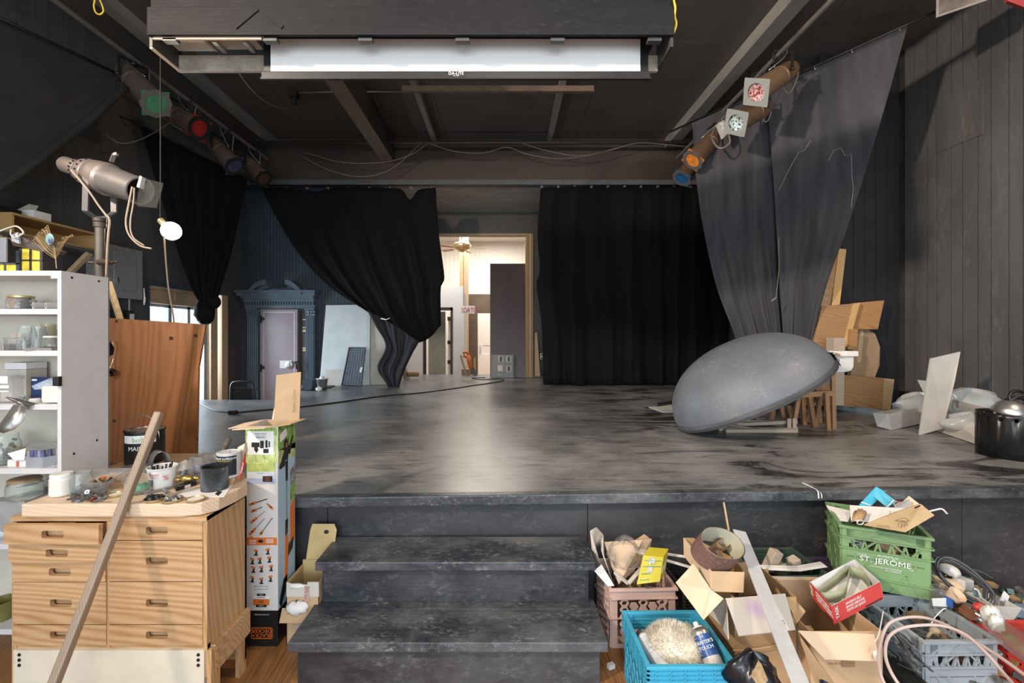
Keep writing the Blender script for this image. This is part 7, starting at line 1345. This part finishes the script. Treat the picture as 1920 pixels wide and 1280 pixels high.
t = thing('envelope', 'white envelope lying across the green crate', 'envelope', P(1640,960,2.25)); obj('sheet', MB().prism([P(1594,947,2.30), P(1700,953,2.18), P(1680,968,2.14), P(1640,980,2.14), P(1596,976,2.2)], (0,.003,0)), PAPER, t); text('2-12', P(1667,963,2.155), (1,-.3,0), (0,.1,1), .018, INK, t)
solo('white_paper', MB().prism([P(1549,947,2.42), P(1598,958,2.30), P(1590,978,2.22), P(1568,976,2.25)], (0,.003,0)), PAPER, 'white paper sheet at the left in the green crate', 'paper')
solo('grey_envelope', MB().prism([P(1676,946,2.23), P(1706,936,2.20), P(1708,952,2.18), P(1680,954,2.2)], (0,.003,0)), plain('grey_paper', (.33,.33,.34), .6), 'grey paper tucked behind the kraft bag', 'paper')
solo('kraft_corner', MB().prism([P(1690,944,2.24), P(1705,930,2.24), P(1726,946,2.2), P(1708,958,2.19)], (0,.004,0)), KRAFTL, 'pale kraft bag corner standing behind the printed kraft bag', 'paper bag')
t = thing('kraft_bag', 'printed kraft paper bag with mushroom drawing lying over the green crate', 'paper bag', P(1690,975,2.05)); f4 = [P(1622,985,2.06), P(1698,998,1.97), P(1753,966,2.04), P(1728,945,2.10), P(1680,962,2.10)]
obj('bag', MB().prism(f4, (0,.012,.0)), plain('kraft_bag_paper', (.48,.35,.20), .7, 0, .1, 8), t, bev=.003); obj('slot_print', MB().bar(P(1715,952,2.055), P(1725,948,2.065), .006, .0015, (0,1,0)), INK, t)
IL = plain('brown_ink', (.14,.09,.06), .7)
obj('mushroom_drawing', MB().tube([P(1692+8*math.cos(q), 984+8*math.sin(q), 2.005) for q in [R(-200+20*i) for i in range(17)]], .0014, 4).tube(spline([P(1678,976,2.02), P(1688,973,2.02), P(1696,971,2.02), P(1704,976,2.02), P(1692,977,2.02), P(1678,976,2.02)], 4), .0012, 4).tube([P(1691,978,2.01), P(1690,990,2.0)], .001, 4).tube([P(1695,978,2.01), P(1696,990,2.0)], .001, 4), IL, t)
text('SHIITAKE', P(1644,987,2.025), (1,-.5,.12), (0,0,1), .011, IL, t)
t = thing('torn_kraft', 'torn brown kraft paper tube in the green crate', 'paper', P(1610,975,2.2)); obj('roll', MB().grid([[P(1597+i*2.5, 979-6*math.sin(math.pi*i/8), 2.12), P(1600+i*3.2, 962-7*math.sin(math.pi*i/8)-(i % 2)*3, 2.18)] for i in range(9)]), KRAFTD, t, smooth=True, solid=.002); obj('ring', MB().tube([P(1613+6*math.cos(R(30*i)), 979+4*math.sin(R(30*i)), 2.11) for i in range(12)], .003, 5, True), GREYC, t)
m_ = WM[gn]; 
for i, (u, z, s, mat_, lab) in enumerate(((-.09,.17,.05,PAPER,'white card with printed emblem behind the struts of the green crate'),(.02,.16,.09,KRAFT,'kraft parcel seen behind the struts of the green crate'),(.11,.14,.05,DGM,'dark green bottle behind the struts of the green crate'))):
    c_ = m_ @ V((u,-.09,z)); t = solo(('emblem_card','kraft_parcel','green_bottle')[i], MB().obox(c_, s, .03, s*.9, (0,.2,R(-26))) if i < 2 else MB().lathe([(0,-.05),(.022,-.05),(.022,.02),(.008,.04),(.008,.06),(0,.06)], c_, (1,.2,.3), 16), mat_, lab, ('card','parcel','bottle')[i])
m_b = WM[gn] @ V((-.09,-.107,.17)); WM[bpy.data.objects['emblem_card']] = M4.Translation(bpy.data.objects['emblem_card'].location); obj('emblem', MB().tube([m_b+V((.015*math.cos(R(30*i)), .0, .015*math.sin(R(30*i)))) for i in range(12)], .003, 4, True), INK, bpy.data.objects['emblem_card'])
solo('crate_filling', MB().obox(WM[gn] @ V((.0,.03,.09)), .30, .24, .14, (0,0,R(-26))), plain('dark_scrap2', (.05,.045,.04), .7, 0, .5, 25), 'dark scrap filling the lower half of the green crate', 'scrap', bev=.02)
solo('white_rod', MB().tube(spline(px([(1736,960,2.08),(1752,956,2.1),(1766,954,2.1),(1776,963,2.1)]), 5), .004, 6), PAPER, 'bent white plastic rod poking out right of the kraft bag', 'rod', smooth=True)
t = thing('string', 'frayed grey string hanging from the stage edge to the green crate', 'string', P(1535,925,2.45)); obj('strands', MB().tube(spline([G(1505,905,ZS+.006), G(1524,914,ZS+.006), P(1533,920,2.44), P(1535,934,2.42)], 5), .003, 5).tube(spline([G(1505,905,ZS+.006), G(1528,916,ZS+.006), P(1539,924,2.44), P(1541,934,2.42)], 5), .002, 5), PAPER, t)
# ---- heap at the far right
t = thing('scrap_box', 'tan carton with its long edge showing behind the black hose coil', 'carton', (2.25, 2.2, .1)); obj('body', MB().prism([P(1790,1105,2.30), P(1835,1096,2.36), P(1880,1128,2.20), P(1905,1150,2.10), P(1850,1165,2.05), P(1790,1150,2.1)], (0,.0,-.12)), plain('tan_card', (.36,.27,.17), .7), t)
t = thing('scrap_heap', 'jumble of small dark metal and wood scraps under the black hose coil', 'scrap', (2.1, 2.2, .05)); random.seed(31); mb = MB()
for i in range(260):
    x_, y_ = random.uniform(1.86, 2.75), random.uniform(1.75, 2.48); z_ = .10+.12*max(0, (y_-1.85))*random.random()+(.07*random.random() if x_ < 2.35 else 0); mb.mi = random.randrange(5); mb.obox((x_, y_, z_), random.uniform(.03,.11), random.uniform(.02,.05), random.uniform(.01,.035), (random.uniform(-.5,.5), random.uniform(-.5,.5), random.uniform(0,3)))
tag(obj('scraps', mb, [NUTS, OAKX, KRAFTD, STEELD, plain('teal_bits', (.06,.14,.13), .5)], t), kind='stuff'); obj('heap_floor', MB().box(1.97, 2.8, 2.0, 2.46, .002, .12), plain('dark_scrap', 0), t)
HOSE = plain('hose_dark', (.05,.05,.054), .3)
cc = P(1795,1084,2.06); t = thing('hose_coil', 'coil of dark grey hose resting on the scrap heap by the stage face', 'hose', cc); e1_, e2_ = (P(1846,1106,2.02)-P(1744,1066,2.12))/2, V((-.02,.035,.080)); random.seed(2); pts = []
for i in range(100):
    q = i*2*math.pi/22; k = .86+.035*(i//22)+.03*math.sin(i*.7); pts.append(cc+e1_*math.cos(q)*k+e2_*math.sin(q)*k+V((.002*(i//22),-.008*(i//22),.006*math.sin(q*2+i//22))))
obj('hose', MB().tube(pts, .0068, 8), HOSE, t, smooth=True); obj('tie', MB().obox(P(1829,1110,2.06), .018, .02, .03, (0,.4,0)), plain('teal_tie', (.14,.22,.27), .4), t)
solo('knit_glove', MB().tube(spline(px([(1763,1062,2.16),(1775,1066,2.14),(1788,1072,2.12),(1797,1080,2.10)]), 4), [.012+.014*math.sin(math.pi*(i+1)/14) for i in range(13)], 12), plain('knit_white', (.60,.59,.57), .9, 0, .15, 60), 'white knitted work glove bundle inside the hose coil', 'glove', smooth=True)
solo('plaster_block', MB().obox(P(1805,1094,2.12), .07, .05, .05, (0,.1,.3)), plain('plaster', (.56,.54,.52), .7), 'off-white plaster block inside the hose coil, right', 'block', bev=.006)
solo('wood_block', MB().obox(P(1776,1094,2.10), .10, .06, .025, (.2,.15,-.2)), KRAFTL, 'small bright wood slice inside the hose coil', 'wood block', bev=.004)
solo('glass_dome', MB().lathe([(0,.05),(.02,.047),(.035,.03),(.04,0)], P(1742,1082,2.20), (.1,-.4,1), 18), GLASS, 'little glass dome left of the hose coil', 'glass', smooth=True)
solo('paper_cup', MB().lathe([(.020,.0),(.032,.055),(.030,.055),(.018,.002)], P(1778,1124,2.0), (.2,-.6,.8), 18), KRAFTL, 'paper cup lying under the hose coil', 'cup', smooth='auto')
jar('screw_tub', 'clear tub of fine screws with paper label left of the hose', P(1762,1128,2.02).x, 2.02, P(1762,1136,2.02).z, .035, .085, NUTS, .8, None, 'tub', CLEARP)
solo('paper_label', MB().prism([P(1748,1122,1.97), P(1776,1121,1.97), P(1776,1137,1.97), P(1750,1136,1.97)], (0,.003,0)), PAPER, 'white printed label before the tub of screws', 'label')
t = thing('small_tin', 'little black and blue tin with orange mark beside the tub of screws', 'tin', P(1785,1136,1.98)); obj('body', MB().obox(P(1785,1128,1.98), .035, .03, .036, (0,0,.2)), BLACKPL, t, bev=.003); obj('blue_side', MB().obox(P(1778.5,1128,1.965), .008, .03, .036, (0,0,.2)), plain('tin_blue', (.02,.10,.35), .4), t); obj('orange_mark', MB().obox(P(1784,1129,1.963), .010, .002, .014), ORANGE, t)
solo('copper_angle', MB().bar(P(1792,1135,2.0), P(1826,1158,1.92), .03, .02).bar(P(1793,1130,2.0), P(1827,1153,1.92), .006, .03), plain('copper_brown', (.26,.12,.065), .5, .2), 'reddish brown angle strip lying beside the grey crate', 'strip')
solo('steel_pipe', MB().lathe([(.016,0),(.020,0),(.020,.07),(.016,.07),(.016,0)], P(1806,1142,1.98), (.5,-.7,-.3), 18), SILVER, 'short steel pipe piece before the hose coil', 'pipe', smooth='auto')
solo('steel_sleeve', MB().lathe([(.018,0),(.022,0),(.022,.05),(.018,.05),(.018,0)], P(1798,1134,2.02), (.3,-.9,.1), 18), plain('grey_sleeve', (.35,.33,.32), .4, .5), 'pale ring sleeve next to the short steel pipe', 'ring', smooth='auto')
solo('rusty_can', MB().lathe([(.0,.002),(.045,.002),(.047,.06),(.042,.06)], P(1830,1130,2.06)-V((0,0,.03)), (.1,-.3,1), 22), plain('tan_can', (.32,.24,.15), .5, .2), 'tan metal can under the right of the hose coil', 'can', smooth='auto')
solo('white_cable', MB().tube(spline(px([(1826,1103,2.05),(1834,1107,2.04),(1840,1120,2.0),(1853,1130,1.95),(1866,1138,1.90),(1870,1142,1.88)]), 6), .004, 6), WHITEP, 'white cord running from the hose coil to the knotted bag', 'cord', smooth=True)
t = thing('translucent_tub', 'translucent white plastic tub with a torn tag at the far right', 'tub', P(1870,1145,2.0)); c_ = P(1868,1143,2.0)
obj('body', MB().add([c_+V(p) for p in ((-.05,-.03,-.04),(.03,-.03,-.04),(.03,.05,-.04),(-.05,.05,-.04),(-.07,-.045,.045),(.06,-.045,.035),(.06,.06,.035),(-.07,.06,.045))], [(0,3,2,1),(0,1,5,4),(1,2,6,5),(2,3,7,6),(3,0,4,7)]), plain('milky_plastic', (.62,.60,.56), .35, 0, .04, alpha=.8), t, solid=.003)
obj('tag', MB().prism([P(1875,1125,2.02), P(1884,1108,2.02), P(1893,1117,2.02), P(1889,1130,2.02)], (0,.004,0)), PAPER, t)
t = thing('knotted_bag', 'white plastic bag knotted beside the red crate', 'bag', P(1855,1155,1.9)); obj('bag', MB().ball(P(1858,1152,1.86), .034, .03, .036, 16, 10, .15).ball(P(1868,1168,1.82), .026, .024, .034, 14, 9, .2), plain('bag_white', (.66,.65,.63), .4, 0, .05), t, smooth=True); obj('red_print', MB().ball(P(1838,1138,1.90), .028, .02, .018, 12, 8, .1), RED, t, smooth=True)
rc = crate('red plastic crate at the right frame edge, wrapped items inside', (2.185, 1.80, .001), R(0), .34, .33, .25, RED, 'strut')
solo('film_roll', MB().tube([P(1862,1170,1.86), P(1900,1200,1.74), P(1960,1240,1.60)], [.035,.045,.05], 14), glass('film_wrap', (.80,.78,.76), .2, .6), 'long roll of clear plastic film lying in the red crate', 'film', smooth='auto')
solo('yellow_strips', MB().box(2.04, 2.33, 1.66, 1.94, .02, .16), plain('olive_strips', (.30,.26,.07), .6, 0, .4, 30), 'olive yellow stuff filling the bottom of the red crate', 'box')
solo('blue_film', MB().ball(P(1905,1146,2.05), .09, .06, .035, 16, 9, .2), plain('blue_film_m', (.14,.19,.26), .3), 'crumpled bluish plastic behind the red crate', 'film', smooth=True)
solo('green_strip', MB().bar(P(1885,1148,2.0), P(1905,1158,1.98), .02, .01), plain('green_enamel', (.03,.22,.12), .4), 'short green strip beside the bluish plastic', 'strip')
solo('wire_length', MB().tube(spline(px([(1732,1041,2.46),(1760,1050,2.46),(1800,1060,2.46),(1840,1072,2.46),(1862,1084,2.44)]), 5), .0025, 5), CABLEG, 'thin stiff wire stretched along the stage face behind the hose', 'wire')
m_ = WM[rc]; obj('white_label', MB().obox(m_ @ V((-.10,-.168,.07)), .07, .002, .06), PAPER, rc)
t = bpy.data.objects['floor']
solo('black_batten', MB().bar((.46, 1.90, .015), (.62, 1.62, .015), .03, .02), BLACKPL, 'flat black strip on the floor between the stairs and blue crate', 'strip')
solo('paper_scrap', MB().obox((.475, 2.02, .012), .03, .02, .02, (0,0,.4)), PAPER, 'small white paper scrap on the floor beside the stairs', 'paper')
